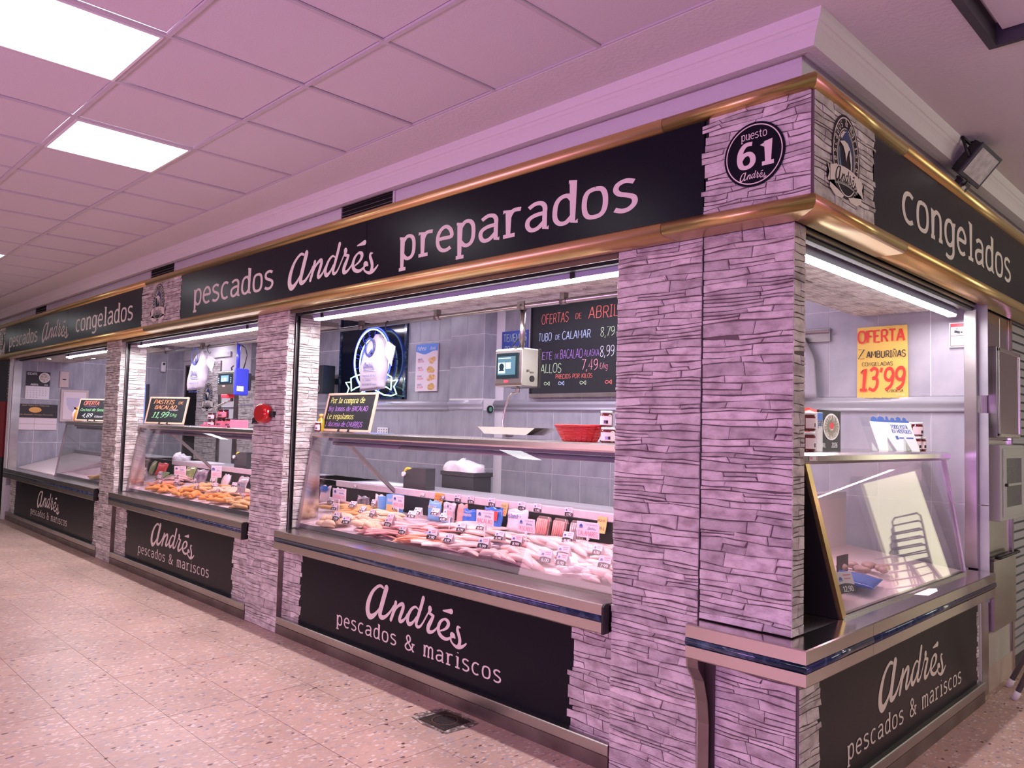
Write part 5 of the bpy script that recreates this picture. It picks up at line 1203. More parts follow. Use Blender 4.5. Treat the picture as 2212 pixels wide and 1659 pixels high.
b = MB(); o_ = [(-2.335,.46),(-2.30,.45),(-1.80,.45),(-1.76,.50),(-1.76,.62),(-1.80,.67),(-2.30,.67),(-2.335,.66)]; i_ = [(-2.29,.49),(-2.27,.48),(-1.90,.48),(-1.88,.50),(-1.88,.62),(-1.90,.64),(-2.27,.64),(-2.29,.63)]
n = len(o_); vv = [(x,y,1.556) for x,y in o_]+[(x,y,1.512) for x,y in i_]+[(x,y,1.556) for x,y in [(-2.325,.468),(-2.295,.46),(-1.81,.46),(-1.77,.505),(-1.77,.615),(-1.81,.66),(-2.295,.66),(-2.325,.65)]]+[(x,y,1.514) for x,y in i_]
b.add(vv, [(i,(i+1)%n,n+(i+1)%n,n+i) for i in range(n)]+[tuple(range(n,2*n))]+[(2*n+i,2*n+(i+1)%n,3*n+(i+1)%n,3*n+i) for i in range(n)]+[tuple(range(3*n,4*n))]+[(i,(i+1)%n,2*n+(i+1)%n,2*n+i) for i in range(n)]).build('pan', 'steel_bright', t)
t = thing('hanging_scale', 'hanging scale with a blue plastic-wrapped side over the middle counter', 'scale', (-6.1, .6, 1.7))
X0, X1, Y0, Y1, Z0, Z1 = -6.29, -5.93, .52, .66, 1.81, 2.045
MB().prism([(Y0,Z0),(Y0,Z1-.006),(Y0+.012,Z1),(Y1,Z1),(Y1,Z0)], 'x', X0, X1).build('housing', 'steel', t, .005)
P = front(Y0-.001); P.slab('screen_bezel', X0+.02, X1-.03, Z0+.10, Z1-.03, .004, 'screen_dark', t, 0, .003)
P.polys('screen', [rect(X0+.09, X1-.10, Z0+.125, Z1-.048)], 'screen_blue', t, .006); P.polys('screen_figures', text_polys('8,88', .022, 18, X0+.10, Z0+.13, fit=.12)[0], 'screen_white', t, .0066)
P.polys('buttons', [rect(X0+.03+.0*k, X0+.05, Z0+.115+.02*k, Z0+.125+.02*k) for k in range(3)]+[rect(X1-.06, X1-.04, Z0+.115+.02*k, Z0+.125+.02*k) for k in range(3)], 'screen_pale', t, .006)
P.polys('maker_label', [rect(X0+.12, X0+.18, Z0+.075, Z0+.09)], 'pink_ink', t, .002)
MB().box(X1+.001, X1+.03, Y0-.002, Y1+.004, Z0-.01, Z1+.02).build('blue_wrapped_side', 'film_cover', t, .012)
side(X1+.031).polys('white_sticker', [rect(Y0+.02, Y0+.09, Z0+.03, Z0+.08)], 'white_paper', t, .001)
MB().box(X1-.02, X1+.02, Y1+.006, Y1+.035, Z0+.04, Z1-.02).build('back_knob', 'black_plastic', t, .01)
MB().tube([(-6.02,.60,2.04),(-6.02,.60,2.33)], .019, 12).build('pole', 'film_cover', t)
MB().tube([(-5.95,.62,2.05),(-5.93,.63,2.12),(-5.90,.63,2.20),(-5.93,.63,2.27),(-5.98,.61,2.30)], .006, 6).build('cable', 'black_plastic', t)
MB().tube([(-6.10,.58,2.04),(-6.12,.58,2.08),(-6.09,.59,2.10)], .008, 6).build('plug', 'black_plastic', t)
MB().box(-6.19,-6.06,.515,.60,1.775,1.812).build('receipt_slot', 'red_label', t, .008)
MB().tube([(-6.12,.60,1.80),(-6.12,.60,1.745)], .016, 10).build('swivel', 'black_plastic', t)
MB().tube([(-6.12,.60,1.752),(-6.25,.60,1.735),(-6.42,.60,1.70),(-6.48,.60,1.67),(-6.51,.60,1.60),(-6.51,.60,1.50)], .011, 8).build('arm', 'steel_bright', t)

# hanging carrier bags
mat('carrier', (.42,.38,.45), .45, bump=(14,.25)); mat('print_blue', (.03,.05,.22), .6)
def carrier(label, x, y, ztop, w_, h_, seed, tilt=0.):
    t = thing('carrier_bag', label, 'bag', (x, y, ztop-h_), 0); q = random.Random(seed)
    n, m = 26, 18; v = []
    for j in range(m+1):
        u = j/m
        wd = (.34+.05*math.sin(u*5+1)+(.44 if u < .62 else .44*max(0, 1-(u-.62)/.38)**.9))*w_/2
        if u > .90: wd = w_*.14*(1-.3*math.sin((u-.9)*30))
        if u > .97: wd = w_*.05
        dp = (.028+.022*math.sin(u*PI))*(1 if u < .9 else .8)
        for i in range(n):
            a = 2*PI*i/n; c_, s_ = math.cos(a), math.sin(a)
            pleat = 1+.16*math.sin(a*6+seed)*(u**1.2)+.05*math.sin(a*3+u*9)
            yv = -dp*min(1, -s_*1.9) if s_ < 0 else dp*s_*pleat
            v.append((wd*c_*(1+.04*math.sin(u*13+seed))+tilt*(1-u), yv-.004*math.sin(c_*11+u*3)*(s_ < 0)*(c_ > .3), h_*u+.012*c_*math.sin(u*5+1)*(u < .2)))
    f = [(j*n+i, j*n+(i+1)%n, (j+1)*n+(i+1)%n, (j+1)*n+i) for j in range(m) for i in range(n)]
    b = MB().add(v, f, True); b.f += [tuple(range(n))[::-1], tuple(range(m*n, m*n+n))]; b.sm += [True, True]
    b.build('bag', 'carrier', t, world=False)
    # handles flaring out at the upper right
    r_ = MB()
    for k in range(5):
        a = -.1-.16*k; r_.hexa([(w_*.04,-.012-.004*k,h_*.84),(w_*.06,-.010-.004*k,h_*.88),(w_*.30,.01-.006*k,h_*(.86-.05*k)),(w_*.28,.01-.006*k,h_*(.80-.05*k))], [(w_*.04,-.009-.004*k,h_*.84),(w_*.06,-.007-.004*k,h_*.88),(w_*.52,.012-.006*k,h_*(.76-.06*k)),(w_*.50,.012-.006*k,h_*(.60-.05*k))])
    r_.build('handle', 'carrier', t, .002, world=False)
    cx, cz, d = -w_*.03+tilt*.55, h_*.50, -.0555
    pl = Plane((0, d, 0), (1,0,0), (0,.0,1))
    def pp(nm, polys, m2, dd=0):
        b = MB()
        for p in polys: b.add([pl.p(a_, c_, dd) for a_, c_ in p], [tuple(range(len(p)))])
        b.build(nm, m2, t, world=False)
    k = w_*.88
    pp('printed_crest', ring(cx, cz+.10*k/.3, .20*k, .28*k*.8, .055*k, 30)+[[(cx-.06*k, cz+.16*k),(cx+.10*k, cz+.30*k),(cx+.13*k, cz+.14*k),(cx+.04*k, cz+.20*k)]], 'print_blue')
    pp('printed_wordmark', andres_polys(cx-.20*k, cz-.16*k, .40*k, .16*k)+[rect(cx-.2*k, cx+.22*k, cz-.20*k, cz-.185*k)], 'print_blue', .001)
    for i, s_ in enumerate(('Puestos 61-62', 'Tel. pedidos', 'Gracias por su compra')):
        qq, ww = text_polys(s_, .030*k, 16, cx-.24*k, cz-.34*k-.10*k*i, fit=(.52, .34, .56)[i]*k); pp('printed_lines', qq, 'print_blue')
    return t
carrier('white carrier bag with a blue crest hanging in front of the neon sign', -3.53, .53, 2.235, .38, .42, 3, -.06)
carrier('white carrier bag with a blue crest hanging over the middle counter', -6.72, .55, 2.275, .50, .40, 5, -.15)
o = hook(-3.52, .60, 2.31, .085).build('metal_hook', 'black_metal'); tag(o, 'small dark hook holding the bag in front of the neon sign', 'hook')
o = hook(-6.70, .60, 2.31, .06).build('metal_hook', 'black_metal'); tag(o, 'small dark hook holding the bag over the middle counter', 'hook')

# things on the long counter's shelf ---------------------------------------
mat('wicker_red', (.55,.006,.012), .4, coat=.3)
t = thing('wicker_basket', 'red wicker basket on the shelf of the longest counter', 'basket', (-1.41, .40, 1.487))
b = MB(); NB = 40
for j in range(11):
    u = j/10; rx = .105+.045*u; ry = .075+.035*u
    b.tube([(rx*math.cos(2*PI*k/NB)*(1+.022*(1 if (k+j) % 2 else -1)), ry*math.sin(2*PI*k/NB)*(1+.022*(1 if (k+j) % 2 else -1)), .006+.078*u) for k in range(NB)], .0042, 6, closed=True)
b.build('weave', 'wicker_red', t, world=False)
b = MB()
for k in range(20):
    a = 2*PI*k/20; b.tube([((.105+.045*u)*math.cos(a), (.075+.035*u)*math.sin(a), .004+.084*u) for u in (0,.5,1)], .003, 5)
b.build('stakes', 'wicker_red', t, world=False)
MB().tube([(.152*math.cos(2*PI*k/30), .112*math.sin(2*PI*k/30), .088) for k in range(30)], .0065, 7, closed=True).build('rim', 'wicker_red', t, world=False)
MB().lathe([(.10,0),(.10,.004)], sy=.72, n=24).build('base', 'wicker_red', t, world=False)
mat('jar_red', (.10,.006,.010), .12, coat=.8); mat('jar_label', (.80,.62,.66), .6); mat('lid_white', (.85,.80,.82), .4); mat('label_pink', (.80,.18,.26), .5); mat('jar_dark', (.02,.01,.015), .15, coat=.8)
jp = {}
def jar(label, x, y, z, r=.034, h=.082, lid='lid_white', body='jar_red', lb_col='jar_label', rz=0, group=None, name='glass_jar', cat='jar'):
    t = thing(name, label, cat, (x, y, z), rz, group)
    MB().lathe([(r*.86,0),(r,.006),(r,h*.78),(r*.86,h*.84),(r*.86,h*.86)], n=20).build('glass', body, t, world=False)
    MB().lathe([(r*.92,h*.85),(r*.96,h*.86),(r*.96,h*.99),(r*.9,h)], n=20).build('lid', lid, t, world=False)
    b = MB(); n = 10; R2 = r*1.012
    v = [(R2*math.cos(a), R2*math.sin(a), zz) for zz in (h*.14, h*.68) for a in [(-2.5+2.6*i/n) for i in range(n+1)]]
    b.add(v, [(i, i+1, n+2+i, n+1+i) for i in range(n)], True).build('paper_label', lb_col, t, world=False)
    b = MB(); R3 = r*1.02
    v = [(R3*math.cos(a), R3*math.sin(a), zz) for zz in (h*.22, h*.42) for a in [(-1.35+.7*i/5) for i in range(6)]]
    b.add(v, [(i, i+1, 7+i, 6+i) for i in range(5)], True).build('label_print', 'jar_dark', t, world=False)
    return t
jar('lower of the two stacked red jars beside the wicker basket', -1.20, .385, 1.487, .040, .082)
jar('upper of the two stacked red jars beside the wicker basket', -1.215, .385, 1.569, .033, .088)
jar('small dark jar with a white label left of the long counter chalkboard', -3.905, .26, 1.487, .024, .075)
mat('oil', (.45,.32,.02), .15, coat=.8); mat('orange_cap', (.85,.45,.15), .5)
t = thing('oil_bottle', 'yellow oil bottle half hidden behind the long counter chalkboard', 'bottle', (-3.93, .30, 1.487)); MB().lathe([(.026,0),(.028,.01),(.028,.085),(.012,.105),(.012,.115)], n=16).build('glass', 'oil', t, world=False); MB().lathe([(.016,.113),(.018,.12),(.016,.135)], n=12).build('cap', 'orange_cap', t, world=False)
t = thing('wall_socket', 'white wall socket above the long counter shelf, right of the chalkboard', 'socket', (-6.21, 2.49, 1.48)); MB().box(-6.32, -6.11, 2.50, 2.511, 1.44, 1.52).build('plate', 'white_paint', t, .003)
b = MB()
for i in range(3):
    for j in range(2): b.lathe([(.010,0),(.010,.004)], n=8)
front(2.4995).polys('holes', [ell(-6.28+.05*i, 1.465+.03*j, .008, .008, 8) for i in range(4) for j in range(2)], 'black_plastic', t, .001)
t = thing('wall_socket', 'white wall socket between the wicker basket and the red jars', 'socket', (-2.98, 2.49, 1.45)); MB().box(-3.02, -2.84, 2.50, 2.511, 1.40, 1.50).build('plate', 'white_paint', t, .003); front(2.4995).polys('holes', [ell(-2.94, 1.43+.03*j, .012, .012, 8) for j in range(2)], 'black_plastic', t, .001)

# middle counter shelf
for l_, x, z in [('uppermost dark-lidded jar of the stack on the middle counter shelf', -5.64, 1.571), ('left lower dark-lidded jar of the stack on the middle counter shelf', -5.67, 1.487), ('right dark-lidded jar beside the stack on the middle counter shelf', -5.48, 1.487)]:
    jar(l_, x, .30, z, .052, .084, 'jar_dark', 'jar_red', 'label_pink')
for i, (x, z) in enumerate([(-5.86,1.487),(-5.80,1.487),(-5.86,1.555),(-5.79,1.555)]): jar(['front left small jar in the cardboard tray','front right small jar in the cardboard tray','upper left small jar on the cardboard tray','upper right small jar on the cardboard tray'][i], x-.02, .30+.07*(i % 2), z, .038, .066, 'jar_dark', 'jar_red', 'orange_pack' if i % 2 else 'jar_label')
mat('tray_pink', (.80,.25,.38), .55)
t = thing('card_tray', 'pink cardboard display tray holding the small jars on the middle counter shelf', 'tray', (-5.7, .30, 1.487)); b = MB(); b.box(-5.95, -5.38, .215, .220, 1.487, 1.506); b.box(-5.95,-5.945,.25,.40,1.487,1.53); b.box(-5.385,-5.38,.25,.42,1.487,1.56); b.build('sides', 'tray_pink', t)
# far left shelf bottles
mat('sauce', (.85,.30,.03), .2, coat=.6)
for i, (x, l_) in enumerate([(-10.17,'dark-capped sauce bottle left of the far chalkboard'), (-10.08,'orange sauce bottle between the dark one and the far chalkboard')]):
    t = thing('sauce_bottle', l_, 'bottle', (x, .33, 1.487)); MB().lathe([(.045,0),(.05,.01),(.05,.10),(.03,.14),(.026,.16)], n=16).build('glass', 'sauce' if i else 'jar_label', t, world=False); MB().lathe([(.030,.16),(.030,.19)], n=12).build('cap', 'jar_dark' if not i else 'sauce', t, world=False)

# ------------------------------------------------------------------ back wall behind the long counter
t = thing('menu_board', 'big black chalkboard of April offers on the back wall', 'chalkboard', (-3.2, 2.46, 1.85))
MB().box(-3.79, -2.45, 2.475, 2.505, 1.885, 2.81).build('slate', 'slate', t); MB().box(-3.80, -2.45, 2.465, 2.505, 1.845, 1.885).build('frame_bottom', 'steel_dirty', t, .003); MB().box(-3.80, -3.785, 2.465, 2.505, 1.885, 2.82).build('frame_side', 'black_metal', t)
P = front(2.474)
def W(s_, x, z, xh, fit, m, wt=9, sl=.05, jt=6): P.polys('chalk_writing', text_polys(s_, xh, wt, x, z, slant=sl, fit=fit, jitter=jt)[0], m, t, .001)
W('OFERTAS', -3.665, 2.545, .062, .34, 'chalk_red'); W('DE', -3.245, 2.565, .034, .075, 'chalk_red'); W('ABRIL', -3.09, 2.55, .072, .34, 'chalk_red')
W('TUBO', -3.70, 2.383, .050, .17, 'chalk_blue', 11); W('DE', -3.485, 2.387, .03, .06, 'chalk_blue', 11); W('CALAMAR', -3.40, 2.383, .050, .34, 'chalk_blue', 11); W('8,79 €', -2.95, 2.385, .056, .24, 'chalk_lime')
W('FILETE', -3.76, 2.205, .048, .24, 'chalk_violet'); W('DE', -3.485, 2.21, .028, .05, 'chalk_violet'); W('BACALAO', -3.42, 2.205, .056, .27, 'chalk_violet'); W('ALASKA', -3.13, 2.215, .040, .17, 'chalk_violet'); W('8,99 €', -2.95, 2.205, .066, .24, 'chalk_white')
W('GALLOS', -3.72, 2.080, .058, .32, 'chalk_lime'); W('7,49', -3.16, 2.09, .066, .19, 'chalk_pink'); W('€/kg', -2.95, 2.095, .036, .09, 'chalk_pink'); W('PRECIOS POR KILOS', -3.47, 2.022, .026, .44, 'chalk_red', 12)
for x, m in [(-3.60,'chalk_lime'),(-3.42,'chalk_blue'),(-3.16,'chalk_lime'),(-2.87,'chalk_red')]:
    P.polys('chalk_fish', ribbon(cr_([(x+.05, 1.995),(x+.03, 1.975),(x, 1.965),(x-.012, 1.978),(x, 1.992),(x+.03, 1.980),(x+.055, 1.960),(x+.055,1.995),(x+.035,1.978)], 3), .005), m, t, .001)
mat('sign_blue', (.05,.09,.38), .5)
t = thing('blue_notice', 'small dark blue sign starting TENEMOS, half behind the hanging scale', 'sign', (-4.05, 2.49, 2.2)); MB().box(-4.222, -3.868, 2.496, 2.509, 2.16, 2.512).build('board', 'sign_blue', t)
P = front(2.4955); P.polys('lettering', text_polys('TENEMOS', .050, 10, -4.20, 2.41, fit=.32)[0]+text_polys('PONEMOS', .050, 10, -4.18, 2.29, fit=.28)[0], 'chalk_lime', t, .001)
mat('poster_blue', (.10,.26,.70), .5); mat('poster_white', (.82,.70,.74), .55); mat('food_brown', (.62,.30,.10), .6, col2=(.85,.58,.28), vscale=45); mat('food_gold', (.78,.50,.18), .6, col2=(.60,.33,.10), vscale=40)
t = thing('food_poster', 'narrow white poster with a blue top and photos of fried food', 'poster', (-5.42, 2.49, 1.93)); MB().box(-5.612, -5.228, 2.496, 2.509, 1.935, 2.462).build('sheet', 'poster_white', t)
P = front(2.4955); n = 12; P.polys('blue_header', [[(-5.612, 2.462)]+[(-5.612+.384*i/n, 2.365+.018*math.sin(i*.55+2)) for i in range(n+1)]+[(-5.228, 2.462)]], 'poster_blue', t, .0008)
P.polys('title', text_polys('Maheso', .030, 14, -5.585, 2.395, fit=.15, slant=.2)[0]+text_polys('Joya', .026, 12, -5.37, 2.395, fit=.10, slant=.2)[0], 'white_paper', t, .0012)
for i, (w1, w2) in enumerate([('TACOS','BOLONIA'),('CROQUETAS','JAMON'),('FINGERS','de pollo'),('NUGGETS','de pollo')]):
    z = 2.285-.095*i; P.polys('dish_name', text_polys(w1, .012, 14, -5.575, z, fit=.08)[0], 'print_blue', t, .0008); P.polys('dish_name', text_polys(w2, .016, 16, -5.575, z-.028, fit=.11)[0], 'pink_ink', t, .0008)
    q = random.Random(i); P.polys('dish_photo', [ell(-5.33+q.uniform(-.04,.04), z-.012+q.uniform(-.018,.018), q.uniform(.030,.044), q.uniform(.018,.028), 12) for k in range(7)], 'food_brown' if i % 2 == 0 else 'food_gold', t, .0010+.0001*i)
# wall thermometer, speaker, hooks
t = thing('thermometer', 'small round black thermometer on the side of the tiled pilaster', 'thermometer', (-4.31, 2.44, 1.735)); b = MB(); b.add([(-4.316+.014*k, 2.44+.038*math.cos(a*PI/10), 1.735+.038*math.sin(a*PI/10)) for k in (0,1) for a in range(20)], [(i,(i+1)%20,20+(i+1)%20,20+i) for i in range(20)]+[tuple(range(20,40))]); b.build('case', 'black_plastic', t); mat('dial_green', (.1,.35,.2), .5); side(-4.301).polys('dial', [ell(2.44, 1.735, .022, .024, 16)], 'dial_green', t, .001)
t = thing('loudspeaker', 'upright black loudspeaker left of the neon sign', 'speaker', (-7.2, 2.35, 1.9)); MB().box(-7.36, -7.09, 2.20, 2.38, 1.92, 2.27).build('cabinet', 'black_plastic', t, .008); front(2.199).polys('cone', ring(-7.20, 1.985, .055, .055, .012, 24)+[ell(-7.20, 1.985, .022, .022, 16)], 'deck_grey', t, .001); MB().box(-7.3, -7.2, 2.38, 2.512, 2.05, 2.12).build('bracket', 'black_metal', t)
# dark window with the neon sign
mat('night_glass', (.006,.008,.018), .08, spec=.5)
t = thing('dark_window', 'dark window pane behind the neon sign', 'window', (-6.5, 2.5, 1.86)); MB().box(-7.16, -5.80, 2.50, 2.518, 1.86, 2.86).build('pane', 'night_glass', t)
b = MB(); b.box(-7.18, -7.16, 2.485, 2.518, 1.85, 2.87); b.box(-5.83, -5.785, 2.485, 2.518, 1.85, 2.87); b.box(-7.16, -5.80, 2.485, 2.518, 1.85, 1.875); b.build('frame', 'blue_marble', t)
mat('speaker_grey', (.05,.05,.06), .5); mat('neon_white', (1,1,1), .5, emit=(.62,1,.98), es=2.6); mat('neon_blue', (.1,.15,1), .5, emit=(.04,.07,1), es=4.5); mat('neon_green', (.7,1,.8), .5, emit=(.50,1,.80), es=2.2); mat('neon_dim', (.05,.08,.6), .5, emit=(.03,.06,.75), es=1.0)
NS = thing('neon_sign', 'glowing blue and white oval neon sign over a ribbon shape', 'neon sign', (-6.35, 2.40, 1.9))
def EL(cx, cz, rx, rz, a0=0, a1=360, n=48): return [(cx+rx*math.cos(math.radians(a0+(a1-a0)*i/n)), 2.40, cz+rz*math.sin(math.radians(a0+(a1-a0)*i/n))) for i in range(n+1)]
MB().tube(EL(-6.345, 2.318, .352, .362, -62, 242), .009, 8).build('outer_white_tube', 'neon_white', NS)
MB().tube([(x, 2.41, z) for x, y, z in EL(-6.345, 2.318, .378, .388, -62, 242)], .008, 8).build('outer_blue_tube', 'neon_blue', NS)
MB().tube(EL(-6.345, 2.275, .238, .285, -60, 245), .008, 8).build('inner_white_tube', 'neon_white', NS)
MB().tube([(x, 2.41, z) for x, y, z in EL(-6.345, 2.275, .216, .262, -40, 225)], .007, 8).build('inner_blue_tube', 'neon_blue', NS)
b = MB(); word = 'CONGELADOS'
for i, ch in enumerate(word):
    a = math.radians(190-200*i/9); w_, sts = strokes(ch); ox, oz = -6.345+.297*math.cos(a), 2.30+.312*math.sin(a); th = a-PI/2; sc = .00062
    for st in sts: b.tube([(ox+((x-w_/2)*math.cos(th)-(y-71)*math.sin(th))*sc, 2.405, oz+((x-w_/2)*math.sin(th)+(y-71)*math.cos(th))*sc) for x, y in st], .0038, 5)
b.build('blue_letter_tubes', 'neon_dim', NS)
RB = [[(-6.53,2.150),(-6.66,2.135),(-6.765,2.108),(-6.745,1.952),(-6.66,1.985),(-6.53,2.015),(-6.34,2.03),(-6.15,2.015),(-6.02,1.985),(-5.935,1.952),(-5.93,2.10),(-6.02,2.135),(-6.16,2.150)], [(-6.765,2.06),(-6.875,2.06),(-6.80,1.985),(-6.84,1.925),(-6.75,1.905)], [(-5.93,2.055),(-5.81,2.065),(-5.88,1.99),(-5.825,1.905),(-5.93,1.885),(-6.08,1.90),(-6.24,1.955)], [(-6.75,1.905),(-6.62,1.90),(-6.46,1.95)]]
for i, pts in enumerate(RB): MB().tube([(x, 2.40, z) for x, z in pts], .0085, 8).build('ribbon_tube', 'neon_green', NS)
MB().tube(EL(-6.345, 2.02, .20, .11, 200, 340, 20), .009, 8).build('lower_blue_tube', 'neon_blue', NS)
b = MB()
for x, z in [(-6.345,2.68),(-6.69,2.32),(-6.0,2.32),(-6.7,1.96),(-5.98,1.96)]: b.tube([(x,2.41,z),(x,2.50,z)], .006, 6)
b.build('stand_off', 'black_metal', NS)
area('neon_glow', (-6.35, 2.36, 2.3), (-6.35, 0, 2.2), .5, .6, 8, (.12, .16, 1.0))

# ------------------------------------------------------------------ far part of the stall seen over the middle counter
t = thing('dark_doorway', 'tall dark doorway in the back wall behind the middle counter', 'door', (-11.72, 2.5, 0)); MB().box(-11.93, -11.50, 2.495, 2.515, .012, 2.44).build('opening', 'void', t); b = MB(); b.box(-11.96, -11.93, 2.48, 2.515, .012, 2.47); b.box(-11.96, -11.50, 2.48, 2.515, 2.44, 2.47); b.build('frame', 'steel_dirty', t)
SP = thing('stone_wall_panel', 'stone-faced back wall part behind the middle counter, with the oval crest', 'wall panel', (-11.05, 2.5, .9)); MB().box(-11.49, -10.64, 2.50, 2.515, .9, 2.50).build('backing', 'stone_gap', SP); stones(front(2.50), -11.49, -10.64, .9, 2.50, SP, joined='stone_facing', row=.05)
SP = thing('stone_wall_panel', 'stone-faced back wall part right of the white door behind the middle counter', 'wall panel', (-9.4, 2.5, .9)); MB().box(-9.95, -8.9, 2.50, 2.515, .9, 2.16).build('backing', 'stone_gap', SP); stones(front(2.50), -9.95, -8.9, .9, 2.16, SP, joined='stone_facing', row=.05)
MB().box(-9.95, -8.9, 2.47, 2.50, 2.16, 2.22).build('beam', 'steel_dirty', SP)
crest('oval crest printed on the stone wall behind the middle counter', front(2.488), -11.04, 1.925, 1.35)
t = thing('white_door', 'white door in a steel frame behind the middle counter', 'door', (-10.3, 2.5, .1)); MB().box(-10.55, -10.08, 2.498, 2.515, .012, 1.95).build('leaf', 'white_paint', t); b = MB(); b.box(-10.64, -10.55, 2.48, 2.515, .012, 2.0); b.box(-10.08, -9.95, 2.48, 2.515, .012, 2.0); b.build('frame', 'steel_dirty', t); MB().box(-10.55,-10.08,2.49,2.498,1.74,1.76).build('rail', 'steel', t)
t = thing('white_board', 'long narrow white board mounted high on the back wall behind the hanging bag', 'board', (-11.2, 2.5, 2.55)); MB().box(-12.10, -10.30, 2.49, 2.512, 2.553, 2.632).build('board', 'white_paint', t, .003); front(2.489).polys('screw', [ell(-12.05, 2.59, .008,.008,8), ell(-10.36, 2.60, .008,.008,8)], 'black_plastic', t, .001)
t = thing('soap_dispenser', 'tall white dispenser with a black sensor on the left wall behind the middle counter', 'dispenser', (-12.1, 2.16, 2.34)); MB().box(-12.132, -12.07, 2.12, 2.20, 2.34, 2.515).build('body', 'white_paint', t, .02); side(-12.069).polys('sensor', [ell(2.16, 2.475, .022, .022, 14)], 'black_plastic', t, .001)
t = thing('wall_plate', 'round pale plate on the left wall behind the middle counter', 'plate', (-12.12, 1.79, 2.34)); b = MB(); b.add([(-12.132+.02*k, 1.78+.06*math.cos(a*PI/10), 2.34+.06*math.sin(a*PI/10)) for k in (0,1) for a in range(20)], [(i,(i+1)%20,20+(i+1)%20,20+i) for i in range(20)]+[tuple(range(20,40))]); b.build('disc', 'white_paint', t)
t = thing('blue_lit_screen', 'narrow blue lit panel edge above the middle counter chalkboard', 'screen', (-10.3, 1.2, 1.7)); MB().box(-9.30,-9.22, .90, .92, 1.45, 2.0).build('side_frame', 'black_plastic', t); MB().box(-9.52,-9.30, .90, .915, 1.47, 2.0).build('panel', 'screen_blue', t); MB().box(-9.45,-9.35,.90,.93,1.05,1.46).build('stand','black_metal',t)

# ------------------------------------------------------------------ left wall
mat('calendar_dark', (.03,.025,.03), .5); mat('plate_food', (.45,.35,.28), .6, col2=(.75,.68,.62), vscale=34, lo=.4, hi=.6); mat('gold_ink', (.85,.45,.12), .5)
S = side(-12.128)
t = thing('wall_calendar', 'April wall calendar with a plate of anchovies on the far left wall', 'calendar', (-12.12, .32, 1.8)); MB().box(-12.131, -12.126, .165, .485, 1.995, 2.215).build('picture_page', 'calendar_dark', t); MB().box(-12.131, -12.124, .165, .485, 1.795, 1.995).build('date_page', 'white_paper', t)
S2 = side(-12.1255); S2.polys('plate_photo', [ell(.41, 2.13, .075, .078, 28)], 'white_paper', t, .0006); S2.polys('plate_photo', [ell(.41, 2.13, .065, .068, 24)], 'plate_food', t, .0012)
S2.polys('title', text_polys('BOCARTE', .022, 18, .18, 2.165, fit=.13)[0]+text_polys('ABRIL', .018, 20, .23, 2.005, fit=.11)[0]+text_polys('2026', .014, 18, .41, 2.008, fit=.05)[0], 'white_paper', t, .001)
S3 = side(-12.1235); q = []
for r_i in range(5):
    for c_i in range(7):
        if r_i*7+c_i in (0,1,32,33,34): continue
        q += text_polys(str(r_i*7+c_i-1), .009, 16, .185+.041*c_i, 1.955-.034*r_i)[0]
S3.polys('dates', q, 'print_blue', t, .0006)
t = thing('planner_board', 'dark and cream planner board with an orange oval on the far left wall', 'board', (-12.12, .33, 1.33)); MB().box(-12.131, -12.124, .01, .612, 1.52, 1.72).build('header', 'calendar_dark', t); MB().box(-12.131, -12.124, .01, .612, 1.33, 1.515).build('grid_sheet', 'poster_white', t)
S3.polys('orange_oval', [ell(.31, 1.635, .085, .042, 30)], 'gold_ink', t, .0008); S3.polys('lettering', text_polys('" José Palacios Palacios "', .016, 16, .10, 1.69, fit=.42, slant=.2)[0]+text_polys('Salmón Ahumado Noruego Pescatado', .014, 16, .05, 1.553, fit=.50, slant=.2)[0], 'gold_dark', t, .0008)
S3.polys('lines', [rect(.01,.612,1.419,1.423), rect(.309,.313,1.33,1.515), rect(.01,.612,1.33,1.334), rect(.01,.612,1.511,1.515)], 'gold_dark', t, .0008)
mat('plate_beige', (.62,.50,.46), .5)
t = thing('switch_plate', 'beige rectangular switch plate on the far left wall', 'switch', (-12.1, .68, 1.99)); MB().box(-12.131, -12.115, .615, .745, 1.995, 2.245).build('plate', 'plate_beige', t, .006); side(-12.114).polys('slot', [rect(.655,.705,2.11,2.13)], 'black_plastic', t, .001)
t = thing('fuse_box', 'pale fuse box door with a drawing taped on it on the far left wall', 'cabinet', (-12.1, .84, 1.46)); MB().box(-12.131, -12.105, .645, 1.035, 1.465, 1.965).build('frame', 'plate_beige', t, .003); MB().box(-12.105, -12.098, .68, 1.0, 1.50, 1.93).build('door', 'poster_white', t, .002)
mat('paper_lilac', (.62,.56,.70), .7); side(-12.097).polys('drawing', [[(.72,1.84),(.96,1.84),(.95,1.72),(.92,1.66),(.84,1.60),(.76,1.66),(.73,1.74)]], 'paper_lilac', t, .001)
# spot lamps in the soffit, far left
for i, (x, y) in enumerate([(-11.3,.25),(-10.9,.42),(-10.5,.6),(-10.3,.3)]):
    t = thing('spot_lamp', 'small round recessed spot lamp in the lintel, %s' % ['nearest the far left jamb','second from the far left jamb','third from the far left jamb','beside the far tube lamp'][i], 'lamp', (x, y, 2.37)); b = MB().lathe([(.04,0),(.045,.006)], n=14); b.build('ring', 'steel', t, world=False); MB().lathe([(.026,-.001),(.026,.002)], n=12).build('bulb', 'lamp_white', t, world=False)

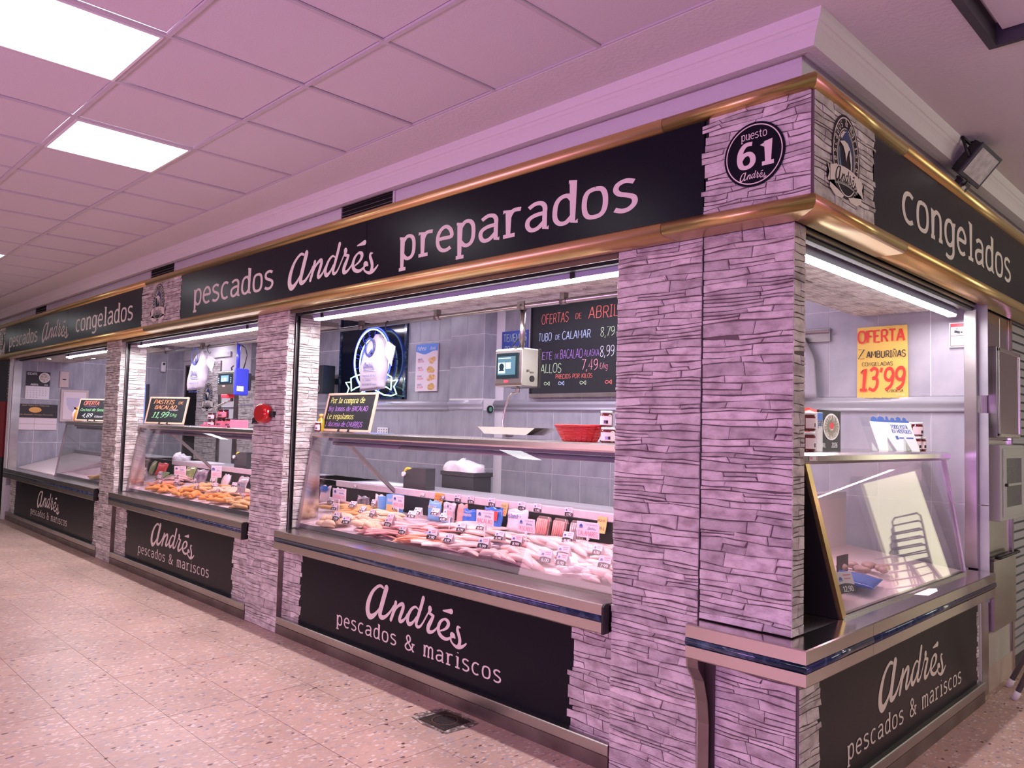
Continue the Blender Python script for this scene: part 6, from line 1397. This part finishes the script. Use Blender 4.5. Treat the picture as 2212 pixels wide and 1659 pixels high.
# ------------------------------------------------------------------ back wall seen through the side opening
mat('poster_yellow', (.92,.62,.14), .65); mat('marker_red', (.80,.06,.04), .5)
t = thing('offer_poster', 'yellow handwritten poster reading OFERTA ZAMBURIÑAS 13,99', 'poster', (-.57, 2.49, 1.82))
b = MB(); n = 6
for i in range(n):
    a, c_ = i/n, (i+1)/n; f_ = lambda u: 2.504-.010*math.sin(u*PI)
    b.hexa([(-.732+.328*a, f_(a), 1.822),(-.732+.328*c_, f_(c_), 1.818),(-.732+.328*c_, f_(c_)+.003, 1.818),(-.732+.328*a, f_(a)+.003, 1.822)], [(-.730+.320*a, f_(a), 2.298),(-.730+.320*c_, f_(c_), 2.300),(-.730+.320*c_, f_(c_)+.003, 2.300),(-.730+.320*a, f_(a)+.003, 2.298)])
b.build('sheet', 'poster_yellow', t)
P = front(2.4925); Wp = lambda s_, x, z, xh, fit, m, wt=14, sl=0: P.polys('marker_writing', text_polys(s_, xh, wt, x, z, fit=fit, slant=sl, jitter=3)[0], m, t, .001)
Wp('OFERTA', -.722, 2.195, .054, .30, 'marker_red', 22); Wp('Z', -.724, 2.085, .044, .05, 'ink', 8); Wp('AMBURIÑAS', -.665, 2.09, .030, .25, 'ink', 18); Wp('CONGELADAS', -.695, 2.035, .017, .20, 'ink', 14); Wp("13'99", -.715, 1.875, .100, .29, 'marker_red', 20, .1); Wp('€/BOLSA', -.535, 1.858, .012, .105, 'ink', 14); Wp('900gr', -.48, 1.832, .012, .06, 'chalk_lime', 12)
t = thing('security_notice', 'red and white notice with a camera picture, right of the yellow poster', 'sign', (-.11, 2.49, 2.13)); MB().box(-.160, -.062, 2.500, 2.508, 2.133, 2.290).build('sheet', 'white_paper', t)
P = front(2.4995); P.polys('red_frame', [rect(-.153,-.069,2.262,2.283)]+[rect(-.153,-.149,2.14,2.262), rect(-.073,-.069,2.14,2.262), rect(-.153,-.069,2.14,2.144), rect(-.153,-.069,2.205,2.209)], 'red_label', t, .0008)
P.polys('camera_picture', [[(-.132,2.226),(-.100,2.218),(-.096,2.232),(-.128,2.242)], rect(-.095,-.084,2.222,2.232), rect(-.117,-.114,2.24,2.254), rect(-.128,-.102,2.252,2.254)], 'ink', t, .0008); P.polys('lines', [rect(-.145,-.082,2.19,2.191), rect(-.145,-.08,2.175,2.176), rect(-.145,-.085,2.158,2.159)], 'steel_dirty', t, .0008)
t = thing('coat_hook_rail', 'purple-lit steel hook plate on the wall beside the corner pillar', 'hook rail', (-1.0, 2.49, 2.26)); MB().box(-1.35, -.915, 2.495, 2.510, 2.218, 2.315).build('plate', 'steel', t, .003); MB().box(-1.35, -.915, 2.470, 2.495, 2.290, 2.302).build('lip', 'steel_bright', t)
cb = MB(); n, m = 20, 12; v = []
for j in range(m+1):
    u = j/m
    for i in range(n):
        a = 2*PI*i/n; w_ = .10*(.25+.75*min(1, (1-u)*2.4+.1)); v.append((-1.12+w_*math.cos(a)*(1+.1*math.sin(a*4))+.03*(1-u), 2.44+.035*math.sin(a)*(1+.2*math.sin(3*a+u*4)), 1.82+.45*u))
cb.add(v, [(j*n+i, j*n+(i+1)%n, (j+1)*n+(i+1)%n, (j+1)*n+i) for j in range(m) for i in range(n)], True); cb.f.append(tuple(range(n))[::-1]); cb.sm.append(False)
t = thing('carrier_bag', 'white printed carrier bag hanging on the hook plate beside the corner pillar', 'bag', (-1.1, 2.44, 1.82)); cb.build('bag', 'carrier', t)
# shelf of the side case
zs = 1.480
mat('bag_red', (.80,.03,.02), .35, coat=.4, bump=(20,.4)); mat('gingham', (.10,.25,.72), .5)
pack('tall shiny red crisp bag at the left of the side shelf', -.40, 1.02, .21, .215, 'bag_red', rz=PI/2-.1, tilt=-.05, th=.07, z=zs)
jar('upper red jar of the stack beside the corner pillar on the side shelf', -.24, .652, zs+.095, .038, .088, rz=1.2); jar('lower red jar of the stack beside the corner pillar on the side shelf', -.24, .652, zs, .038, .092, rz=1.2)
t = carton('white breadstick carton with a blue checked top on the side shelf', -.235, .742, .062, .185, .035, 'white_paper', PI/2, 'pan', z=zs, m2='print_blue', name='snack_carton', band=('gingham', .80, .99))
t = thing('desk_calendar', 'black photo calendar with a round plate of anchovies on the side shelf', 'calendar', (-.30, 1.05, zs)); MB().box(-.312, -.300, .92, 1.18, zs, zs+.205).build('page', 'calendar_dark', t)
S4 = side(-.2995); S4.polys('plate_photo', [ell(1.065, zs+.122, .098, .068, 36)], 'white_paper', t, .0006); S4.polys('plate_photo', [ell(1.065, zs+.122, .088, .060, 30)], 'plate_food', t, .0012); S4.polys('plate_centre', [ell(1.065, zs+.128, .026, .017, 14)], 'red_label', t, .0018)
b = []; 
for k in range(22):
    a = 2*PI*k/22; c_, s_ = math.cos(a), math.sin(a); b.append([(1.065+.030*c_-.004*s_, zs+.124+.020*s_+.004*c_),(1.065+.082*c_-.005*s_, zs+.124+.056*s_+.004*c_),(1.065+.084*c_, zs+.124+.056*s_),(1.065+.030*c_+.003*s_, zs+.124+.020*s_-.003*c_)])
S4.polys('anchovies', b, 'steel', t, .0022); S4.polys('lettering', text_polys('2026', .016, 18, 1.065, zs+.018, fit=.07, slant=.1)[0]+text_polys('ABRIL', .014, 18, 0.935, zs+.018, fit=.06)[0], 'white_paper', t, .0008)
MB().box(-.36,-.312,.94,1.16,zs,zs+.01).build('foot','calendar_dark',t)
t = thing('leaflet_holder', 'white M-shaped leaflet holder reading TODO ESTÁ EN MÓSTOLES on the side shelf', 'leaflet holder', (-.30, 1.90, zs), 0)
u = Vector((.22, 1, 0)).normalized(); vv_ = Vector((-.30, -.10, 1)).normalized(); HP = Plane((-.28, 1.66, zs), u, vv_); hw, hh = .40, .205
M_ = [(0,0),(hw*.20,0),(hw*.30,hh*.42),(hw*.42,0),(hw*.58,0),(hw*.70,hh*.42),(hw*.80,0),(hw,0),(hw,hh*.84),(hw*.0,hh*.84)]
b = MB()
for k, q in enumerate(([0,1,2,9],[2,3,4,5],[2,5,8,9],[5,6,7,8])): pts = [M_[i] for i in q]; nn = len(pts); b.add([HP.p(*p, 0) for p in pts]+[HP.p(*p, .004) for p in pts], [tuple(range(nn))[::-1], tuple(range(nn,2*nn))]+[(i,(i+1)%nn,nn+(i+1)%nn,nn+i) for i in range(nn)])
b.build('front', 'white_paper', t); HP.polys('skyline', [rect(hw*.03,hw*.97,hh*.84,hh*.90)]+[[(hw*a, hh*.90),(hw*(a+w_), hh*.90),(hw*(a+w_), hh*(.90+h_)),(hw*(a+w_/2), hh*(.93+h_)),(hw*a, hh*(.90+h_*.8))] for a, w_, h_ in [(.05,.13,.06),(.2,.16,.07),(.40,.07,.09),(.52,.10,.05),(.66,.12,.08),(.82,.10,.07)]], 'logo_blue', t, .0046)
HP.polys('lettering', text_polys('TODO ESTÁ', .014, 22, hw*.46, hh*.66, fit=hw*.42)[0]+text_polys('EN MÓSTOLES', .014, 22, hw*.46, hh*.53, fit=hw*.48)[0]+[rect(hw*.50,hw*.56,hh*.34,hh*.44), rect(hw*.58,hw*.70,hh*.37,hh*.40), rect(hw*.76,hw*.94,hh*.37,hh*.40)], 'logo_blue', t, .0052)
HP.slab('acrylic_back', 0, hw, 0, hh*1.04, .002, 'thin_glass', t, -.05)
for l_, y, z in [('upper of the three jars behind the leaflet holder on the side shelf', 2.19, zs+.088), ('left lower jar of the three behind the leaflet holder on the side shelf', 2.155, zs), ('right lower jar of the three, nearest the side wall on the side shelf', 2.245, zs)]: jar(l_, -.26, y, z, .042, .086, rz=.9)
t = thing('sticker', 'small white and red maker sticker on the edge of the side case shelf', 'sticker', (-.10, .45, 1.45)); side(-.0965).polys('sheet', [rect(.36,.44,1.446,1.466)], 'white_paper', t, .0005); side(-.0965).polys('print', [rect(.366,.39,1.452,1.462), rect(.425,.436,1.450,1.464)], 'pink_ink', t, .001)

# ------------------------------------------------------------------ red ticket dispenser on the pillar
mat('shiny_red', (.50,.002,.006), .12, coat=.8)
t = thing('ticket_dispenser', 'round red ticket dispenser fixed on the pillar left of the longest counter', 'dispenser', (-4.25, -.05, 1.61))
n = 28; pr = [(-4.225+.100*math.cos(2*PI*k/n), 1.612+.076*math.sin(2*PI*k/n)) for k in range(n)]
b = MB(); rings = []
for dpt, sc in [(.0,1.0),(-.035,1.0),(-.052,.93),(-.060,.78)]: rings.append([(-4.225+(x+4.225)*sc, dpt-.008, 1.612+(z-1.612)*sc) for x, z in pr])
v = [p for r_ in rings for p in r_]; b.add(v, [(j*n+i, j*n+(i+1)%n, (j+1)*n+(i+1)%n, (j+1)*n+i) for j in range(3) for i in range(n)], True); b.f.append(tuple(range(3*n,4*n))); b.sm.append(False); b.build('shell', 'shiny_red', t)
MB().hexa([(-4.36,-.055,1.53),(-4.29,-.055,1.54),(-4.29,-.012,1.54),(-4.36,-.012,1.53)], [(-4.35,-.055,1.578),(-4.285,-.055,1.592),(-4.285,-.012,1.592),(-4.35,-.012,1.578)]).build('snout', 'black_plastic', t, .004)
MB().hexa([(-4.395,-.045,1.535),(-4.36,-.045,1.54),(-4.36,-.025,1.54),(-4.395,-.025,1.535)], [(-4.385,-.045,1.556),(-4.35,-.045,1.562),(-4.35,-.025,1.562),(-4.385,-.025,1.556)]).build('ticket', 'white_paper', t)
MB().box(-4.14, -4.09, -.03, .004, 1.585, 1.63).build('wall_bracket', 'black_plastic', t, .003)
b = MB().box(-4.46,-4.36,-.03,-.028,1.585,1.60); 

# ------------------------------------------------------------------ floodlight and its cable
t = thing('floodlight', 'black floodlight with a motion sensor under the ceiling above the side sign', 'lamp', (.23, 1.55, 3.0))
ctr = Vector((.235, 1.62, 2.985)); fz = Vector((.74, -.18, -.62)).normalized(); fx = Vector((-.05, 1, .0)).normalized(); fx = (fx-fz*fx.dot(fz)).normalized(); fy = -fz.cross(fx)
def LB(name, m, ax, bx, ay, by, az, bz, bev=.003):
    b = MB(); b.hexa([ctr+fx*i+fy*j+fz*bz for i, j in ((ax,ay),(bx,ay),(bx,by),(ax,by))], [ctr+fx*i+fy*j+fz*az for i, j in ((ax,ay),(bx,ay),(bx,by),(ax,by))]); return b.build(name, m, t, bev)
mat('lamp_glass', (.45,.45,.43), .25, col2=(.62,.62,.58), vscale=30)
LB('housing', 'black_metal', -.115, .115, -.085, .085, -.045, .0); LB('bezel', 'dark_trim', -.12, .12, -.09, .09, .0, .012); LB('glass', 'lamp_glass', -.100, .100, -.070, .070, .0121, .014, 0)
LB('fins', 'black_metal', -.09, .09, -.07, .07, -.065, -.045); LB('sensor', 'dark_trim', -.045, .045, .095, .165, -.03, .012); LB('sensor_lens', 'lamp_glass', -.018, .018, .115, .150, .0121, .014, 0)
b = MB()
for s_ in (-1, 1): b.tube([ctr+fx*.125*s_, ctr+fx*.125*s_+Vector((-.03,0,.11))], .008, 6)
b.tube([ctr-fx*.125+Vector((-.03,0,.11)), ctr+fx*.125+Vector((-.03,0,.11))], .008, 6); b.tube([ctr+Vector((-.03,0,.11)), ctr+Vector((-.03,0,.134))], .012, 8); b.build('bracket', 'black_metal', t)
MB().tube(cr_([tuple(ctr+fy*.13), (.20,1.55,2.90), (.16,1.52,2.92), (.14,1.62,2.93), (.13,1.66,2.905)], 5), .005, 6).build('cable', 'black_plastic', t)

# ------------------------------------------------------------------ right of the stall: steel wall, cabinets
t = thing('steel_wall', 'tall polished steel wall panels right of the side opening', 'wall panel', (0, 3, 0))
for a, b_ in [(2.667,3.02),(3.022,3.25)]:
    MB().box(-.05, -.004, a, b_, 1.56, 2.39).build('upper_panel', 'steel_mirror', t, .001); 
MB().box(-.05, -.008, 2.667, 3.25, .15, 1.558).build('lower_panel', 'steel', t, .001); MB().box(-.05, .0, 2.667, 3.25, 0, .15).build('skirting', 'terrazzo_base', t)
mat('beige_panel', (.50,.47,.42), .5); MB().box(-.008, -.002, 2.70, 3.20, .15, .75).build('beige_board', 'beige_panel', t)
MB().box(-.03, .006, 3.25, 3.30, 0, 2.39).build('edge_post', 'steel_mirror', t)
t = thing('mirror_cabinet', 'shallow steel cabinet with a mirror door on the steel wall', 'cabinet', (.03, 2.95, 1.57))
MB().box(-.002, .055, 2.69, 3.24, 1.575, 2.15).build('body', 'steel', t, .003); MB().box(.055, .060, 2.72, 3.225, 1.60, 2.125).build('mirror', 'steel_mirror', t)
b = MB(); b.box(.055,.066,2.70,2.722,1.585,2.14); b.box(.055,.066,3.222,3.24,1.585,2.14); b.box(.055,.066,2.70,3.24,1.580,1.602); b.box(.055,.066,2.70,3.24,2.12,2.145); b.build('frame', 'steel_bright', t, .002)
t = thing('glass_door_cabinet', 'small pale metal cabinet with a wired glass door below the mirror cabinet', 'cabinet', (.04, 2.95, 1.06))
mat('cabinet_grey', (.46,.46,.44), .5); mat('wired_glass', (.06,.07,.07), .2, col2=(.14,.15,.15), vscale=90)
MB().box(-.002, .075, 2.68, 3.25, 1.055, 1.53).build('body', 'cabinet_grey', t, .003)
b = MB(); b.box(.075,.084,2.72,2.785,1.08,1.505); b.box(.075,.084,3.165,3.23,1.08,1.505); b.box(.075,.084,2.785,3.165,1.08,1.14); b.box(.075,.084,2.785,3.165,1.445,1.505); b.build('door_frame', 'cabinet_grey', t, .002)
MB().box(.076, .079, 2.785, 3.165, 1.14, 1.445).build('door_glass', 'wired_glass', t); MB().box(.079,.082,2.785,3.165,1.27,1.285).build('glazing_bar', 'cabinet_grey', t); MB().tube([(.084,2.75,1.28),(.10,2.75,1.28)], .010, 10).build('lock', 'black_metal', t)
t = thing('steel_hatch', 'low steel hatch box with a towel-bar handle at the right edge', 'hatch', (.02, 3.0, .36)); MB().box(-.002, .03, 2.70, 3.24, .37, .80).build('door', 'steel', t, .003); MB().tube([(.03,2.73,.825),(.055,2.73,.825),(.055,3.20,.825),(.03,3.20,.825)], .010, 8).build('handle', 'black_metal', t); MB().box(-.002,.03,2.71,3.22,.80,.815).build('hinge_strip','steel_dirty',t)
# dark shutter hall wall beyond
t = struct(MB().box(-.06, -.02, 3.30, 7, 0, 3.12).build('wall_far', 'dark_trim'))
b = MB()
for k in range(40): b.box(-.02, -.008, 3.32, 6.9, .1+.06*k, .145+.06*k)
o = b.build('shutter_slats', 'deck_grey', t); o['kind'] = 'stuff'
# leaning tubular legs
mat('tube_grey', (.20,.19,.22), .3, .6)
t = thing('folding_frame', 'grey tubular metal legs with pale plastic feet leaning at the right edge', 'frame', (.25, 2.6, 0))
for (a, c_) in [((.14,2.66,.0),(.46,2.78,.86)), ((.05,2.92,.0),(.42,2.98,.86))]:
    MB().tube([Vector(a)+(Vector(c_)-Vector(a))*.05, c_], .016, 12).build('leg', 'tube_grey', t); MB().tube([a, Vector(a)+(Vector(c_)-Vector(a))*.06], .019, 12).build('foot', 'white_paint', t)
MB().tube([(.46,2.78,.86),(.42,2.98,.86)], .016, 12).build('crossbar', 'tube_grey', t)

# ------------------------------------------------------------------ floor drain, dirt
mat('iron', (.03,.022,.022), .5, .5, bump=(60,.4)); mat('iron_ring', (.16,.08,.05), .5, .4); mat('broken', (.12,.09,.08), .95, col2=(.50,.42,.36), vscale=40, lo=.5, hi=.62)
t = thing('floor_drain', 'square cast iron drain cover in the floor near the long plinth', 'drain cover', (-1.83, -.15, 0))
MB().add([(-1.985,-.255,.0012),(-1.86,-.275,.0012),(-1.69,-.262,.0012),(-1.672,-.12,.0012),(-1.685,-.035,.0012),(-1.84,-.028,.0012),(-1.975,-.04,.0012),(-2.0,-.14,.0012)], [tuple(range(8))]).build('broken_rim', 'broken', t)
MB().box(-1.935, -1.725, -.245, -.06, .0014, .004).build('cover', 'iron', t, .001)
P = Plane((0,0,.0042), (1,0,0), (0,1,0)); P.polys('ring', ring(-1.83, -.152, .072, .070, .006, 36), 'iron_ring', t, .0005)
P.polys('slots', [[(-1.83+.058*math.cos(a), -.152+.056*math.sin(a)),(-1.83+.066*math.cos(a), -.152+.064*math.sin(a)),(-1.83+.066*math.cos(a+.22), -.152+.064*math.sin(a+.22)),(-1.83+.058*math.cos(a+.22), -.152+.056*math.sin(a+.22))] for a in [2*PI*k/16 for k in range(16)]], 'void', t, .0006)
P.polys('ridges', [rect(-1.93+.0125*k, -1.926+.0125*k, -.242, -.225) for k in range(16)]+[rect(-1.93+.0125*k, -1.926+.0125*k, -.08, -.063) for k in range(16)], 'iron_ring', t, .0005)

# ------------------------------------------------------------------ end of the side aisle (seen only as a reflection in the side case)
mat('hall_wall', (.55,.50,.46), .7); mat('daylight', (1,1,1), .5, emit=(1.0,.95,.62), es=2.4); mat('chair_steel', (.7,.7,.7), .25, 1.0)
struct(MB().box(-.1, 1.75, 7.6, 7.7, 0, 3.12).build('wall_end', 'hall_wall')); struct(MB().box(2.45, 6, 7.6, 7.7, 0, 3.12).build('wall_end', 'hall_wall')); struct(MB().box(1.75, 2.45, 7.6, 7.7, 1.75, 3.12).build('wall_end', 'hall_wall'))
d_ = struct(MB().box(1.75, 2.45, 7.68, 7.70, 0, 1.75).build('door_1', 'daylight'))
b = MB(); b.box(1.67,1.75,7.56,7.60,0,1.83); b.box(2.45,2.53,7.56,7.60,0,1.83); b.box(1.67,2.53,7.56,7.60,1.75,1.83); b.build('door_frame', 'white_paint', d_)
ch = None
def chair_stack(x, y, k):
    t = thing('stacking_chair', 'tubular steel stacking chair by the bright doorway at the end of the side aisle', 'chair', (x, y, .09*k), .1*k, 'stacked chairs at the end of the side aisle')
    for sx in (-.22, .22): MB().tube([(sx,-.22,0),(sx,-.20,.44),(sx,.20,.44),(sx,.27,.84),(sx*.8,.28,.88)], .012, 7).build('side_frame', 'chair_steel', t, world=False)
    b = MB(); b.tube([(-.18,.28,.88),(.18,.28,.88)], .012, 7); b.tube([(-.22,.24,.68),(.22,.24,.68)], .010, 7); b.tube([(-.22,-.20,.44),(.22,-.20,.44)], .010, 7); b.build('crossbars', 'chair_steel', t, world=False)
for k in range(5): chair_stack(2.1, 7.2, k)

# ------------------------------------------------------------------ neighbouring stall glimpsed at the far left edge
mat('deep_red', (.30,.01,.02), .5)
t = struct(MB().box(-20, -12.9, .6, .7, 0, 3.12).build('wall_neighbour', 'dark_trim'))
t = thing('red_panel', 'dark red panel of the neighbouring stall glimpsed at the far left edge', 'panel', (-12.75, .1, .4)); MB().box(-13.3, -12.62, .02, .08, .9, 1.75).build('board', 'deep_red', t); MB().box(-13.3, -12.62, .02, .08, .012, .9).build('base', 'black_metal', t)
t = thing('ribbed_steel_column', 'ribbed shiny steel column glimpsed at the far left edge under the number 62 panel', 'column', (-12.5, .1, 0)); b = MB()
for k in range(14): b.tube([(-12.48, .06, 1.80+.042*k), (-12.48, .06, 1.80+.042*k+.034)], .055, 14)
b.build('ribs', 'steel_bright', t)
